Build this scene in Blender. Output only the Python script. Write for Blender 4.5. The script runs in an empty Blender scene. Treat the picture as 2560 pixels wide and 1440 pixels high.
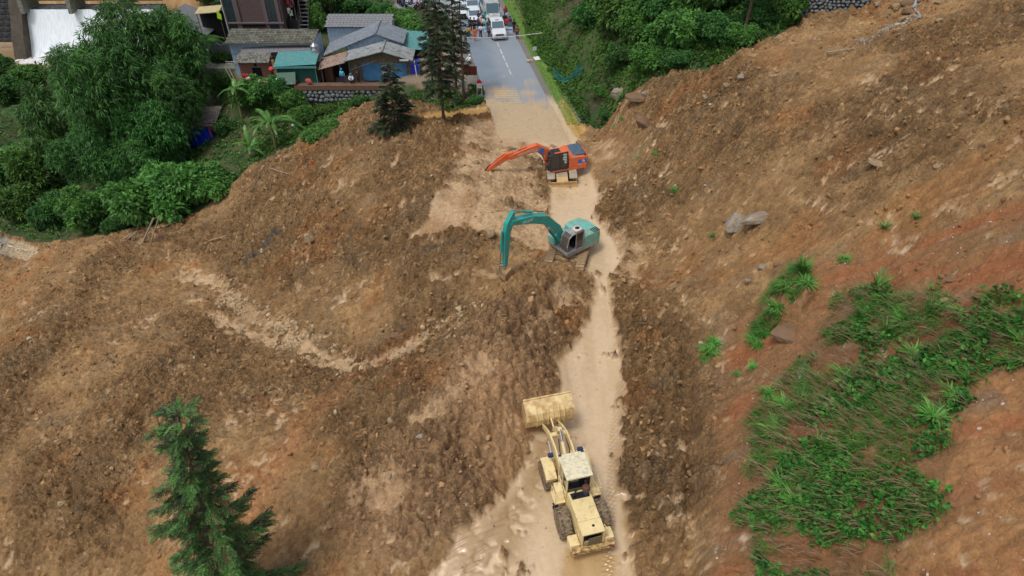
import bpy, bmesh, math, random
import numpy as np
from mathutils import Vector, Matrix, Euler
random.seed(7); RNG = np.random.default_rng(7)
R = math.radians
scene = bpy.context.scene
COL = scene.collection

# ------------------------------------------------------------------ camera, sky, sun, exposure
CAM_H, PITCH, FPX = 31.4, R(40.3), 1707.0        # height, degrees below level, focal length in pixels of a 2560 wide picture
cam = bpy.data.cameras.new('camera'); camo = bpy.data.objects.new('camera', cam); COL.objects.link(camo)
camo.location = (0, 0, CAM_H); camo.rotation_euler = (math.pi/2 - PITCH, 0, 0)
cam.sensor_width = 36; cam.lens = 36*FPX/2560; cam.clip_start = .5; cam.clip_end = 1500
scene.camera = camo
world = bpy.data.worlds.new('World'); scene.world = world; world.use_nodes = True
SUN_EL, SUN_AZ = R(68), R(225)
wn = world.node_tree.nodes; wl = world.node_tree.links
sky = wn.new('ShaderNodeTexSky'); sky.sky_type = 'NISHITA'; sky.sun_disc = False
sky.sun_elevation = SUN_EL; sky.sun_rotation = SUN_AZ; sky.dust_density = 4; sky.air_density = 1.0
hs = wn.new('ShaderNodeHueSaturation'); hs.inputs['Saturation'].default_value = .42
wl.new(sky.outputs[0], hs.inputs['Color']); wl.new(hs.outputs[0], wn['Background'].inputs[0])
wn['Background'].inputs[1].default_value = 0.13
sl = bpy.data.lights.new('sun', 'SUN'); sl.energy = 1.2; sl.angle = R(14); sl.color = (1, .985, .96)
so = bpy.data.objects.new('sun', sl); COL.objects.link(so)
so.rotation_euler = (math.pi/2 - SUN_EL, 0, -SUN_AZ + math.pi)
so.rotation_euler = Vector((math.sin(SUN_AZ)*math.cos(SUN_EL), math.cos(SUN_AZ)*math.cos(SUN_EL), math.sin(SUN_EL))).to_track_quat('Z', 'Y').to_euler()
scene.view_settings.view_transform = 'Standard'; scene.view_settings.look = 'None'
scene.view_settings.exposure = 0.15; scene.view_settings.gamma = 1; scene.view_settings.use_curve_mapping = False
scene.render.engine = 'CYCLES'

# ------------------------------------------------------------------ noise
def _h(ix, iy, s):
    n = (ix.astype(np.int64)*374761393 + iy.astype(np.int64)*668265263 + s*1274126177) & 0xffffffff
    n = ((n ^ (n >> 13))*1274126177) & 0xffffffff
    n = ((n ^ (n >> 15))*2246822519) & 0xffffffff
    return ((n ^ (n >> 16)) & 0xffffff)/float(0xffffff)
def vnoise(x, y, s=0):
    ix = np.floor(x); iy = np.floor(y); fx = x-ix; fy = y-iy
    fx = fx*fx*(3-2*fx); fy = fy*fy*(3-2*fy)
    a = _h(ix, iy, s); b = _h(ix+1, iy, s); c = _h(ix, iy+1, s); d = _h(ix+1, iy+1, s)
    return (a+(b-a)*fx)*(1-fy) + (c+(d-c)*fx)*fy
def fbm(x, y, s=0, o=4, g=.5):
    t = 0; a = 1; n = 0
    for k in range(o):
        c, q = math.cos(k*1.1), math.sin(k*1.1)
        t = t + a*vnoise((x*c-y*q)*2**k+k*7.3, (x*q+y*c)*2**k+k*3.1, s+k); n += a; a *= g
    return t/n
def worley(x, y, s=0):
    ix = np.floor(x); iy = np.floor(y)
    f1 = np.full(x.shape, 9.); f2 = np.full(x.shape, 9.); cid = np.zeros(x.shape)
    for dx in (-1, 0, 1):
        for dy in (-1, 0, 1):
            cx = ix+dx; cy = iy+dy
            px = cx + .1+.8*_h(cx, cy, s); py = cy + .1+.8*_h(cx, cy, s+11)
            d = (px-x)**2 + (py-y)**2; r = _h(cx, cy, s+23)
            near = d < f1
            f2 = np.where(near, f1, np.minimum(f2, d)); cid = np.where(near, r, cid); f1 = np.where(near, d, f1)
    return np.sqrt(f1), np.sqrt(f2), cid
def ss(a, b, x):
    t = np.clip((x-a)/(b-a), 0, 1); return t*t*(3-2*t)

# ------------------------------------------------------------------ lie of the land
SN, CS = math.sin(PITCH), math.cos(PITCH)
def P(u, v, h=0.0):                                # point of the place at height h seen in direction (u, v)
    t = (v-720)/FPX; z = (CAM_H-h)/(SN+t*CS)
    return ((u-1280)/FPX*z, z*(CS-t*SN), h)
CP = [  # road and muddy track
 (1200,5,0),(1165,5,0),(1240,50,0),(1210,130,0),(1340,130,0),(1290,200,0),(1230,250,0),(1370,250,0),(1330,330,0),(1420,320,0),
 (1405,455,.1),(1440,405,.2),(1400,500,.2),(1440,560,.3),(1410,640,.3),(1500,700,.2),(1490,800,0),(1480,900,0),(1480,1000,0),(1380,1200,0),
 (1540,1200,0),(1300,1400,0),(1600,1400,0),(1450,1300,0),
 # spread of debris left of the track
 (1200,400,1.2),(1260,420,1.0),(1320,480,.6),(1150,300,.3),(1100,270,0),(1000,330,.9),(950,280,.3),(1080,350,1.1),(880,290,-1.2),(700,400,-4.2),(600,460,-6.2),
 (480,560,-8.3),(450,620,-8.8),(1100,500,1.2),(900,500,-2),(1000,600,-1.2),(775,610,-4.6),(1200,600,.6),(1100,680,-.3),(900,720,-3.2),
 (700,700,-6.2),(1360,710,1.5),(1250,720,.3),(1285,665,.2),(1280,800,2.4),(1300,880,2.7),(1200,1000,2.5),(1100,1150,1.5),(1200,1260,.6),(1000,1300,.2),
 (1050,1420,-.1),(1340,1000,.5),(1380,900,.5),(1400,800,.7),(1260,1130,.7),
 # gully
 (1200,770,.5),(1050,850,-2.4),(880,925,-4.4),(650,790,-7),(540,700,-8.4),(470,690,-8.6),
 # lower left
 (300,620,-9.3),(60,630,-11),(0,600,-11.2),(150,700,-9),(200,900,-6.5),(0,900,-8),(400,850,-6.3),(600,950,-4.2),(800,1050,-1.8),(0,1200,-7),
 (300,1200,-5),(600,1200,-3),(800,1300,-1.5),(0,1440,-7),(400,1440,-5),(750,1440,-2),(950,1000,.1),
 # wooded left
 (0,520,-12.5),(100,560,-11.5),(300,580,-9.8),(250,450,-12),(100,350,-15),(0,250,-18),(450,450,-8.5),(350,250,-14),
 # village terrace and the bank under it
 (700,195,-1.6),(900,200,-1.4),(1000,200,-1.2),(1100,180,-.5),(1150,200,-.2),(700,150,-1.2),(900,120,-1),(650,90,0),(850,245,-3.4),(920,240,-3.1),(750,265,-4.0),(700,330,-5.2),
 (610,240,-3.6),(600,350,-6.2),(520,370,-7.6),(900,262,-2.6),(1000,255,-1.2),(900,30,0),(1050,20,.3),(700,10,1),(540,180,-4),(500,90,-3),
 # hillside right
 (1340,60,.6),(1400,100,2.4),(1450,200,1.8),(1500,290,1.6),(1470,330,.7),(1550,420,1.5),(1500,480,.5),(1560,560,1.1),(1600,640,.9),
 (1650,700,.9),(1600,850,.9),(1640,1000,.9),(1650,1200,.7),(1700,1440,.7),(1700,900,1.2),(1740,1200,1.6),(1725,1020,1.3),
 (1500,100,5.4),(1600,170,6.4),(1700,60,9),(1900,100,10.5),(2000,60,11.2),(2250,60,12.5),(2560,50,16),(1500,20,6.5),(1700,300,6),
 (1900,300,9),(2200,300,12),(2500,300,15),(1700,450,4),(1900,500,7),(2200,450,11),(2500,480,14),(1700,600,2.5),(1850,650,5),
 (2000,600,7),(2300,600,11),(2550,600,14),(1800,750,4.2),(2000,700,7.3),
 # spur in the right foreground
 (1850,800,4),(1950,820,5.8),(2200,720,9.6),(2400,760,12),(2550,850,13),(1900,900,4.8),(2100,900,8),(2300,900,10),(2500,1000,12),
 (1850,1000,4.3),(2000,1100,6.8),(2200,1100,9),(2400,1150,10.8),(1850,1200,4.4),(2000,1300,6.3),(2200,1300,8.3),(2400,1350,10),
 (2550,1400,11.2),(1850,1440,4.4),(2050,1440,6),(2250,1440,8.2)]
cw = [P(*c) for c in CP]
cw += [(36,24,19),(45,50,21),(45,80,21),(38,105,19),(12,105,4),(25,95,13),(-50,40,-13),(-62,100,-26),(-97,138,-25),(-60,138,-24),(-20,135,-8),(0,5,0),(-20,5,-4),(20,2,11),
       (-42,12,-9),(0,135,1),(40,135,20),(-100,200,-22),(0,220,8),(60,200,30),(-60,170,-20),(-80,60,-22),(-110,110,-27),(-100,90,-27),(-45,88,-14),(-48,74,-14)]
cw = np.array(cw)
def _U(d2): return np.where(d2 > 1e-9, d2*np.log(np.maximum(d2, 1e-9))*.5, 0)
def _fit(pts, lam=.8):
    n = len(pts); X = pts[:, :2]/10
    K = _U(((X[:, None]-X[None])**2).sum(-1)) + np.eye(n)*lam*.02
    Q = np.c_[np.ones(n), X]; A = np.block([[K, Q], [Q.T, np.zeros((3, 3))]])
    return X, np.linalg.solve(A, np.r_[pts[:, 2], 0, 0, 0])
_X, _W = _fit(cw)
def base_raw(x, y):
    x = np.asarray(x, float); y = np.asarray(y, float); sh = x.shape
    q = np.c_[x.ravel(), y.ravel()]/10; out = np.empty(len(q))
    for i in range(0, len(q), 60000):
        c = q[i:i+60000]
        out[i:i+60000] = _U(((c[:, None, :]-_X[None])**2).sum(-1)) @ _W[:-3] + _W[-3] + c @ _W[-2:]
    return out.reshape(sh)
ROAD_L = lambda y: -2.8-.18*(y-68.6)
ROAD_R = lambda y: 3.6-.18*(y-68.6)
# the smooth land is sampled once on a grid of 0.25 m and looked up from there
GX0, GY0, GS = -230., -2., .5
_gx = np.arange(GX0, 160, GS); _gy = np.arange(GY0, 280, GS)
def base_exact(x, y):
    h = base_raw(x, y)
    d = np.maximum(ROAD_L(y)-.6-x, x-ROAD_R(y)-2.6)          # flat bed under the road
    k = ss(2.5, 0, d)*ss(54, 60, y)
    h = h*(1-k)
    # terrace edge: the wall in front of the houses
    return np.where(y > 130, np.maximum(h, -26), h)
_GZ = base_exact(*np.meshgrid(_gx, _gy))
def base(x, y):
    x = np.asarray(x, float); y = np.asarray(y, float)
    fx = np.clip((x-GX0)/GS, 0, len(_gx)-1.001); fy = np.clip((y-GY0)/GS, 0, len(_gy)-1.001)
    i = fx.astype(int); j = fy.astype(int); a = fx-i; b = fy-j
    return (_GZ[j, i]*(1-a)+_GZ[j, i+1]*a)*(1-b) + (_GZ[j+1, i]*(1-a)+_GZ[j+1, i+1]*a)*b
def G(u, v, dh=0.0):                               # where the line of sight meets the land
    t = (v-720)/FPX; z = np.arange(8, 260, .1)
    x = (u-1280)/FPX*z; y = z*(CS-t*SN); h = CAM_H - z*(SN+t*CS)
    k = np.argmax(h < base(x, y)+dh)
    if k == 0: k = len(z)-1
    return Vector((float(x[k]), float(y[k]), float(base(x[k], y[k]))))
def GP(pts): return np.array([G(*p)[:2] for p in pts])
def in_poly(x, y, poly):
    c = np.zeros(x.shape, bool); n = len(poly)
    for i in range(n):
        x1, y1 = poly[i]; x2, y2 = poly[(i+1) % n]
        if y1 == y2: continue
        m = ((y1 > y) != (y2 > y)) & (x < (x2-x1)*(y-y1)/(y2-y1)+x1)
        c ^= m
    return c
def seg_dist(x, y, poly, closed=True):
    d = np.full(x.shape, 1e9); n = len(poly)
    for i in range(n if closed else n-1):
        a = poly[i]; b = poly[(i+1) % n]; ab = b-a; L = max(ab@ab, 1e-9)
        t = np.clip(((x-a[0])*ab[0]+(y-a[1])*ab[1])/L, 0, 1)
        d = np.minimum(d, np.hypot(x-a[0]-t*ab[0], y-a[1]-t*ab[1]))
    return d
def area(x, y, px, soft=.5):                       # 1 inside the outline, 0 outside
    poly = GP(px); d = seg_dist(x, y, poly); s = np.where(in_poly(x, y, poly), d, -d)
    return ss(-soft, soft, s)
def band(x, y, px, w, soft=.5):
    return ss(w+soft, w-soft*.5, seg_dist(x, y, GP(px), False))
# ------------------------------------------------------------------ materials
def srgb(r, g, b):
    f = lambda c: (c/255/12.92 if c/255 <= .04045 else ((c/255+.055)/1.055)**2.4)
    return (f(r), f(g), f(b), 1)
MATS = {}
def mat(name, col=(.5, .5, .5), rough=.6, metal=0., var=.25, scale=3., bump=0., bscale=20., dirt=None, dirt_amt=0., attr=None, spec=.5, trans=0., coat=0., inst=None, alpha=1.):
    """principled material with noise variation, dirt in patches, optional colour attribute"""
    if name in MATS: return MATS[name]
    m = bpy.data.materials.new(name); m.use_nodes = True; MATS[name] = m
    n = m.node_tree.nodes; l = m.node_tree.links; b = n['Principled BSDF']
    b.inputs['Roughness'].default_value = rough; b.inputs['Metallic'].default_value = metal
    b.inputs['Specular IOR Level'].default_value = spec; b.inputs['Coat Weight'].default_value = coat
    tc = n.new('ShaderNodeTexCoord'); nz = n.new('ShaderNodeTexNoise'); nz.inputs['Scale'].default_value = scale
    nz.inputs['Detail'].default_value = 6; l.new(tc.outputs['Object'], nz.inputs['Vector'])
    mr = n.new('ShaderNodeMapRange'); mr.inputs[1].default_value = .25; mr.inputs[2].default_value = .75
    mr.inputs[3].default_value = 1-var; mr.inputs[4].default_value = 1+var; l.new(nz.outputs['Fac'], mr.inputs[0])
    vm = n.new('ShaderNodeVectorMath'); vm.operation = 'SCALE'; l.new(mr.outputs[0], vm.inputs['Scale'])
    if attr or inst:
        a = n.new('ShaderNodeAttribute'); a.attribute_name = attr or inst
        if inst: a.attribute_type = 'INSTANCER'
        l.new(a.outputs['Color'], vm.inputs[0])
    else:
        vm.inputs[0].default_value = col[:3]
    out = vm.outputs[0]
    if dirt is not None:
        n2 = n.new('ShaderNodeTexNoise'); n2.inputs['Scale'].default_value = scale*.7+1.3; n2.inputs['Detail'].default_value = 8
        n2.inputs['Roughness'].default_value = .7; l.new(tc.outputs['Object'], n2.inputs['Vector'])
        m2 = n.new('ShaderNodeMapRange'); m2.inputs[1].default_value = .62-.5*dirt_amt; m2.inputs[2].default_value = .8-.5*dirt_amt
        l.new(n2.outputs['Fac'], m2.inputs[0])
        mx = n.new('ShaderNodeMix'); mx.data_type = 'RGBA'; l.new(m2.outputs[0], mx.inputs[0])
        l.new(out, mx.inputs[6]); mx.inputs[7].default_value = (*dirt[:3], 1); out = mx.outputs[2]
    l.new(out, b.inputs['Base Color'])
    if trans:
        b.inputs['Subsurface Weight'].default_value = 0
        tr = n.new('ShaderNodeBsdfTranslucent'); ms = n.new('ShaderNodeMixShader'); ms.inputs[0].default_value = trans
        l.new(out, tr.inputs['Color']); l.new(b.outputs[0], ms.inputs[1]); l.new(tr.outputs[0], ms.inputs[2])
        l.new(ms.outputs[0], n['Material Output'].inputs[0])
    if alpha < 1: b.inputs['Alpha'].default_value = alpha
    if bump:
        nb = n.new('ShaderNodeTexNoise'); nb.inputs['Scale'].default_value = bscale; nb.inputs['Detail'].default_value = 6
        l.new(tc.outputs['Object'], nb.inputs['Vector'])
        bp = n.new('ShaderNodeBump'); bp.inputs['Strength'].default_value = min(bump, 1); bp.inputs['Distance'].default_value = bump*.1
        l.new(nb.outputs['Fac'], bp.inputs['Height']); l.new(bp.outputs[0], b.inputs['Normal'])
    return m

# ------------------------------------------------------------------ objects
def tag(o, label=None, cat=None, group=None, kind=None):
    if label: o['label'] = label
    if cat: o['category'] = cat
    if group: o['group'] = group
    if kind: o['kind'] = kind
    return o
def empty(name, loc=(0, 0, 0), rz=0, label=None, cat=None, group=None, rot=None):
    o = bpy.data.objects.new(name, None); COL.objects.link(o); o.location = loc
    o.rotation_euler = rot if rot is not None else (0, 0, rz); o.empty_display_size = .3
    return tag(o, label, cat, group)
def copy_tree(o, parent=None):
    c = o.copy(); COL.objects.link(c)
    if parent is not None: c.parent = parent
    for ch in list(o.children): copy_tree(ch, c)
    return c
def scoop(name, V, F, m, parent=None, smooth=False, col=None, bevel=0):
    me = bpy.data.meshes.new(name)
    V = np.asarray(V, dtype=np.float64)
    if isinstance(F, np.ndarray):
        k = F.shape[1]; me.vertices.add(len(V)); me.vertices.foreach_set('co', V.astype(np.float32).ravel())
        me.loops.add(F.size); me.loops.foreach_set('vertex_index', F.astype(np.int32).ravel())
        me.polygons.add(len(F)); me.polygons.foreach_set('loop_start', np.arange(0, F.size, k, dtype=np.int32))
        me.polygons.foreach_set('loop_total', np.full(len(F), k, dtype=np.int32)); me.update(calc_edges=True); me.validate()
    else:
        me.from_pydata(V.tolist(), [], F); me.update()
    if m is not None: me.materials.append(m)
    if col is not None:
        ca = me.color_attributes.new('col', 'FLOAT_COLOR', 'POINT')
        ca.data.foreach_set('color', np.c_[col, np.ones(len(col))].astype(np.float32).ravel())
    if smooth: me.polygons.foreach_set('use_smooth', np.ones(len(me.polygons), bool))
    o = bpy.data.objects.new(name, me); COL.objects.link(o)
    if parent is not None: o.parent = parent
    if bevel:
        b = o.modifiers.new('bevel', 'BEVEL'); b.width = bevel; b.segments = 2; b.limit_method = 'ANGLE'; b.angle_limit = R(35)
    return o
class MB:
    """collects simple solids; build() links them as one mesh object"""
    def __init__(s, M=None): s.V = []; s.F = []; s.M = M or Matrix()
    def add(s, vs, fs):
        b = len(s.V); s.V += [tuple(s.M @ Vector(v)) for v in vs]; s.F += [tuple(b+i for i in f) for f in fs]; return s
    def box(s, c, d, rot=None, taper=(1, 1)):
        x, y, z = d[0]/2, d[1]/2, d[2]/2; tx, ty = taper
        vs = [(-x, -y, -z), (x, -y, -z), (x, y, -z), (-x, y, -z), (-x*tx, -y*ty, z), (x*tx, -y*ty, z), (x*tx, y*ty, z), (-x*tx, y*ty, z)]
        m = Euler(rot).to_matrix() if rot else Matrix.Identity(3)
        return s.add([Vector(c)+m @ Vector(v) for v in vs], [(0, 3, 2, 1), (4, 5, 6, 7), (0, 1, 5, 4), (1, 2, 6, 5), (2, 3, 7, 6), (3, 0, 4, 7)])
    def bb(s, x0, x1, y0, y1, z0, z1): return s.box(((x0+x1)/2, (y0+y1)/2, (z0+z1)/2), (x1-x0, y1-y0, z1-z0))
    def prism(s, pts, a0, a1, axis='x', inset=0):          # outline in the plane across the axis, pulled along it
        n = len(pts)
        def put(p, a): return {'x': (a, p[0], p[1]), 'y': (p[0], a, p[1]), 'z': (p[0], p[1], a)}[axis]
        vs = [put(p, a0) for p in pts] + [put(p, a1) for p in pts]
        ar = sum(pts[i][0]*pts[(i+1) % n][1]-pts[(i+1) % n][0]*pts[i][1] for i in range(n))
        flip = (ar > 0) == (axis != 'y')
        f = [(i, (i+1) % n, n+(i+1) % n, n+i) for i in range(n)] + [tuple(range(n))[::-1], tuple(range(n, 2*n))]
        if (a1 < a0) == flip: f = [q[::-1] for q in f]
        return s.add(vs, f)
    def tube(s, p0, p1, r0, r1=None, n=8, cap=True):
        p0 = Vector(p0); p1 = Vector(p1); r1 = r0 if r1 is None else r1; d = (p1-p0)
        if d.length < 1e-6: return s
        q = d.to_track_quat('Z', 'Y').to_matrix(); vs = []
        for p, r in ((p0, r0), (p1, r1)):
            for i in range(n):
                a = 2*math.pi*i/n; vs.append(p + q @ Vector((math.cos(a)*r, math.sin(a)*r, 0)))
        f = [(i, (i+1) % n, n+(i+1) % n, n+i) for i in range(n)]
        if cap: f += [tuple(range(n))[::-1], tuple(range(n, 2*n))]
        return s.add(vs, f)
    def path(s, ps, r, n=6, r1=None):
        ps = [Vector(p) for p in ps]; k = len(ps); vs = []; f = []
        for j, p in enumerate(ps):
            d = (ps[min(j+1, k-1)]-ps[max(j-1, 0)]); q = d.to_track_quat('Z', 'Y').to_matrix()
            rr = r if r1 is None else r+(r1-r)*j/(k-1)
            vs += [p + q @ Vector((math.cos(2*math.pi*i/n)*rr, math.sin(2*math.pi*i/n)*rr, 0)) for i in range(n)]
            if j: f += [((j-1)*n+i, (j-1)*n+(i+1) % n, j*n+(i+1) % n, j*n+i) for i in range(n)]
        f += [tuple(range(n))[::-1], tuple(range((k-1)*n, k*n))]
        return s.add(vs, f)
    def lathe(s, prof, c=(0, 0, 0), axis='z', n=16):       # prof: (radius, along)
        vs = []; f = []; k = len(prof)
        for r, a in prof:
            for i in range(n):
                t = 2*math.pi*i/n; p = (math.cos(t)*r, math.sin(t)*r, a)
                if axis == 'x': p = (p[2], p[0], p[1])
                if axis == 'y': p = (p[1], p[2], p[0])
                vs.append(Vector(c)+Vector(p))
        for j in range(k-1): f += [(j*n+i, j*n+(i+1) % n, (j+1)*n+(i+1) % n, (j+1)*n+i) for i in range(n)]
        f += [tuple(range(n))[::-1], tuple(range((k-1)*n, k*n))]
        return s.add(vs, f)
    def build(s, name, m, parent=None, smooth=False, bevel=0):
        o = scoop(name, s.V, s.F, m, parent, False, None, bevel)
        if smooth:
            o.data.polygons.foreach_set('use_smooth', np.ones(len(o.data.polygons), bool))
            o.data.set_sharp_from_angle(angle=R(40))
        return o
# ------------------------------------------------------------------ the ground: one sheet, fine near the slide, coarse far off
rows = [4.]
while rows[-1] < 270:
    y = rows[-1]; rows.append(y + (.088 if y < 45 else .088+(y-45)*.0020 if y < 108 else 1.5+(y-108)*.03))
yy = np.array(rows); NC = 940
sx = np.linspace(-1, 1, NC); XX = np.sign(sx)*np.abs(sx)**1.08
X = XX[None, :]*(31+.78*yy[:, None]); Y = np.repeat(yy[:, None], NC, 1)
X = X + .02*(vnoise(X*9, Y*9, 90)-.5)
B = base(X, Y)
# kinds of ground
veg_left = area(X, Y, [(-900,640),(0,590),(100,612),(190,600),(300,585),(420,560),(500,530),(600,448),(700,385),(790,345),(870,285),(930,262),(1060,262),(1120,285),(1215,262),(1195,180),(1150,60),(1130,-160),(-1400,-160)], .5)
veg_right = area(X, Y, [(1290,-170),(1320,100),(1400,235),(1440,300),(1500,330),(1540,280),(1640,200),(1790,175),(1900,110),(2000,62),(2000,5),(2160,-10),(2200,-200),(1900,-240)], .7)
spur = area(X, Y, [(1890,1560),(1880,1300),(1870,1010),(1960,930),(2030,850),(2090,760),(2190,690),(2300,720),(2420,770),(2560,780),(2620,900),(2440,960),(2400,1100),(2330,1300),(2200,1400),(2150,1560)], .35)
cut = area(X, Y, [(1735,1560),(1740,1200),(1715,1000),(1760,860),(1900,770),(1990,680),(2200,600),(2560,500),(3100,430),(3100,1700),(1735,1700)], .6)
slope_r = ss(2.0, 4.0, B)*(X > 4)
mudA = area(X, Y, [(1000,1560),(1080,1440),(1145,1330),(1210,1288),(1285,1190),(1335,1090),(1370,1030),(1400,960),(1385,905),(1440,850),(1472,790),(1488,715),(1450,670),(1395,650),(1375,560),(1370,500),(1375,440),(1320,360),(1240,310),(1210,262),(1200,225),(1390,238),(1455,330),(1440,360),(1480,420),(1500,480),(1490,540),(1540,610),(1556,655),(1525,700),(1535,800),(1560,900),(1560,1050),(1545,1200),(1575,1350),(1640,1560)], .45)
mudB = area(X, Y, [(1150,330),(1200,295),(1280,335),(1350,450),(1380,560),(1380,640),(1240,590),(1200,590),(1010,612),(1060,560),(1085,480),(1150,420)], .7)
mudC = band(X, Y, [(460,690),(540,705),(600,770),(690,820),(760,880),(870,925),(960,905),(1040,862)], .55, 1.0)
mudC = np.maximum(mudC, band(X, Y, [(520,790),(620,840),(720,870)], .5, .9))
mudC = np.maximum(mudC, band(X, Y, [(480,755),(600,770)], .2, .6))
mudD = np.maximum.reduce([area(X, Y, q, .8) for q in ([(990,1100),(1010,1040),(1100,1000),(1180,900),(1240,890),(1260,960),(1150,1020),(1100,1090)],
      [(860,1230),(960,1180),(1060,1230),(1000,1290),(880,1290)], [(890,690),(990,640),(900,725)], [(1080,700),(1130,705),(1100,720)], [(1150,680),(1240,660),(1260,700),(1180,715)], [(1490,540),(1560,590),(1640,640),(1680,710),(1560,725),(1500,640)], [(1370,430),(1350,360),(1230,300),(1150,320),(1120,420),(1060,560),(1000,620),(1250,600),(1370,640)], [(1290,900),(1380,820),(1450,740),(1400,700),(1340,790)], [(1440,345),(1600,345),(1500,420),(1470,420)])])
pond = area(X, Y, [(1040,288),(1120,274),(1215,268),(1225,290),(1120,300),(1050,300)], .5)
pond = np.maximum(pond, area(X, Y, [(1398,250),(1420,260),(1470,330),(1440,345),(1415,310)], .35))
wobble = fbm(X*.5, Y*.5, 3, 5)-.5; wob2 = fbm(X*2.2, Y*2.2, 31, 4)-.5
streak = fbm(X*.35, Y*1.5+.5*X, 33, 4)-.5; wob3 = fbm(X*6, Y*3, 34, 3)-.5
mud = np.clip(ss(.36, .60, mudA+wobble*1.0+wob2*1.25+wob3*.6), 0, 1)
mess = area(X, Y, [(1100,1460),(1150,1320),(1280,1230),(1350,1060),(1390,1100),(1330,1300),(1260,1460)], .8)*mud
churn = 1-np.abs(2*fbm(X*1.2, Y*1.6, 35, 4)-1)
soft = np.clip(np.maximum.reduce([ss(.36, .74, mudB+wobble*1.1+streak*1.3-.12), ss(.38, .75, mudC+wobble*.6+wob2*2.2-.05), .8*ss(.45, .95, mudD+wobble*.9+wob2*1.6+streak*.8-.15)]), 0, 1)*(1-mud)
pond = ss(.4, .6, pond+wob2*.4)
VL = ss(.45, .55, veg_left + wobble*.5); VR = ss(.45, .55, veg_right+wobble*.5); SP = ss(.4, .6, spur+wobble*.5)
veg = np.maximum(VL, VR)*(1-pond)
# forms ---------------------------------------------------------
far = ss(112, 130, Y)
yard = area(X, Y, [(590,170),(720,150),(800,140),(1040,150),(1180,120),(1200,230),(1120,270),(1040,210),(930,212),(750,206),(600,212)], .6)
lot = area(X, Y, [(990,-60),(990,22),(1100,26),(1150,60),(1180,-60)], .6)
kr = (X > ROAD_L(Y)-.2)*(X < ROAD_R(Y)+1.5)*ss(57, 60, Y)*ss(114, 110, Y)
veg = veg*(1-yard)*(1-lot)
debris = (1-mud)*(1-veg)*(1-far)*(1-pond)*(1-yard)*(1-lot)*(1-kr)
lump = fbm(X*.22, Y*.22, 5, 3)-.5
d1, d1b, c1 = worley(X*1.1+2*fbm(X*.8, Y*.8, 8, 2), Y*1.1+2*fbm(X*.8, Y*.8, 9, 2), 1)
d2, d2b, c2 = worley(X*2.7+fbm(X*3, Y*3, 18, 2), Y*2.7, 2)
d3, d3b, c3 = worley(X*6.1, Y*6.1+fbm(X*5, Y*5, 19, 2), 4)
def clod(a, b, c): return np.minimum(1, np.clip(b-a, 0, 1)*2.6)**.7*(.25+.75*c)
patch = ss(.3, .7, fbm(X*.13+5, Y*.13, 41, 3))      # rough and smoother areas of the slide
rough = debris*(1-.75*soft)*(1-.72*cut*slope_r)*(.5+.6*patch)
rid = 1-np.abs(2*fbm(X*.75, Y*.75, 51, 4)-1)
H = B + rough*(.55*lump + .44*clod(d1, d1b, c1) + .26*clod(d2, d2b, c2) + .17*clod(d3, d3b, c3) + .07*(fbm(X*11, Y*11, 53, 2)-.5) + .30*(rid-.8)*2 + .10*(fbm(X*3, Y*3, 52, 3)-.5))
# furrows the slide scraped along its path on the cut slope (fall line runs up to the right)
fx, fy = G(2500, 560)[0]-G(1800, 800)[0], G(2500, 560)[1]-G(1800, 800)[1]; fl = math.hypot(fx, fy); fx /= fl; fy /= fl
al = X*fx+Y*fy; ac = -X*fy+Y*fx
fur = fbm(al*.25, ac*2.4+.8*fbm(X*.4, Y*.4, 60, 3), 61, 4)
H += cut*(1-SP*.5)*slope_r*(.42*(fur-.5)+.16*(fbm(al*1.2, ac*5, 63, 3)-.5) + .10*clod(d2, d2b, c2)*(c2 > .6)+.035*clod(d3, d3b, c3))
gul = ss(.62, .80, 1-np.abs(2*fbm(X*.35+9, Y*.35, 66, 3)-1)); H -= cut*gul*slope_r*.25
# trough between slide debris and the cut slope; darker gap
tr = band(X, Y, [(1735,1500),(1735,1300),(1730,1100),(1712,980),(1720,900)], .25, .3); H -= .6*tr
# mud: wheel ruts and ripples along the track
tx = 3.9-.16*(Y-20); rut = np.exp(-((np.abs(X-tx)-1.05)/.28)**2)
H += mud*(-.05*rut*(Y < 60) + .05*(fbm(X*1.3, Y*.6, 70, 3)-.5) + .02*(fbm(X*6, Y*3, 71, 2)-.5)) - .03*mud + mud*.10*ss(.5, .8, churn)*np.maximum(ss(1., .6, mudA+wobble*.5), mess)
tread = band(X, Y, [(1520,1440),(1528,1250),(1535,1100),(1552,960)], .22, .15)
tread = np.maximum(tread, band(X, Y, [(1160,1450),(1215,1350),(1290,1260)], .22, .12)); tread = np.maximum(tread, band(X, Y, [(1120,1400),(1180,1310)], .2, .12)); tread = np.maximum(tread, .8*band(X, Y, [(1275,1110),(1330,1150),(1350,1180)], .2, .1))
H += mud*(.09*tread*(np.sin((Y+.5*np.abs(X-tx))*2*math.pi/.26)))
blk = area(X, Y, [(1890,790),(1960,710),(2010,690),(2025,740),(1995,800),(1930,815)], .35); H += .9*blk
H += soft*(.10*(fbm(X*3, Y*3, 72, 3)-.5)+.35*streak+.10*clod(d2, d2b, c2)*(c2 > .45))
scr = area(X, Y, [(1100,1110),(1190,950),(1300,970),(1240,1140)], .6); H += scr*(1-mud)*(.08*np.sin((X*.8+Y*.6+.5*fbm(X*.8, Y*.8, 98, 3))*2*math.pi/.8)*ss(.4, .6, fbm(X*.5, Y*.5, 99, 2))+.25*fbm(X*.8, Y*.8, 76, 3))*(1-.4*rough)
toe = band(X, Y, [(1600,1500),(1610,1300),(1625,1100),(1640,900),(1620,780)], 1.2, 1.2); H += toe*(1-mud)*(.28*clod(d1, d1b, c1)+.14*clod(d2, d2b, c2))
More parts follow.
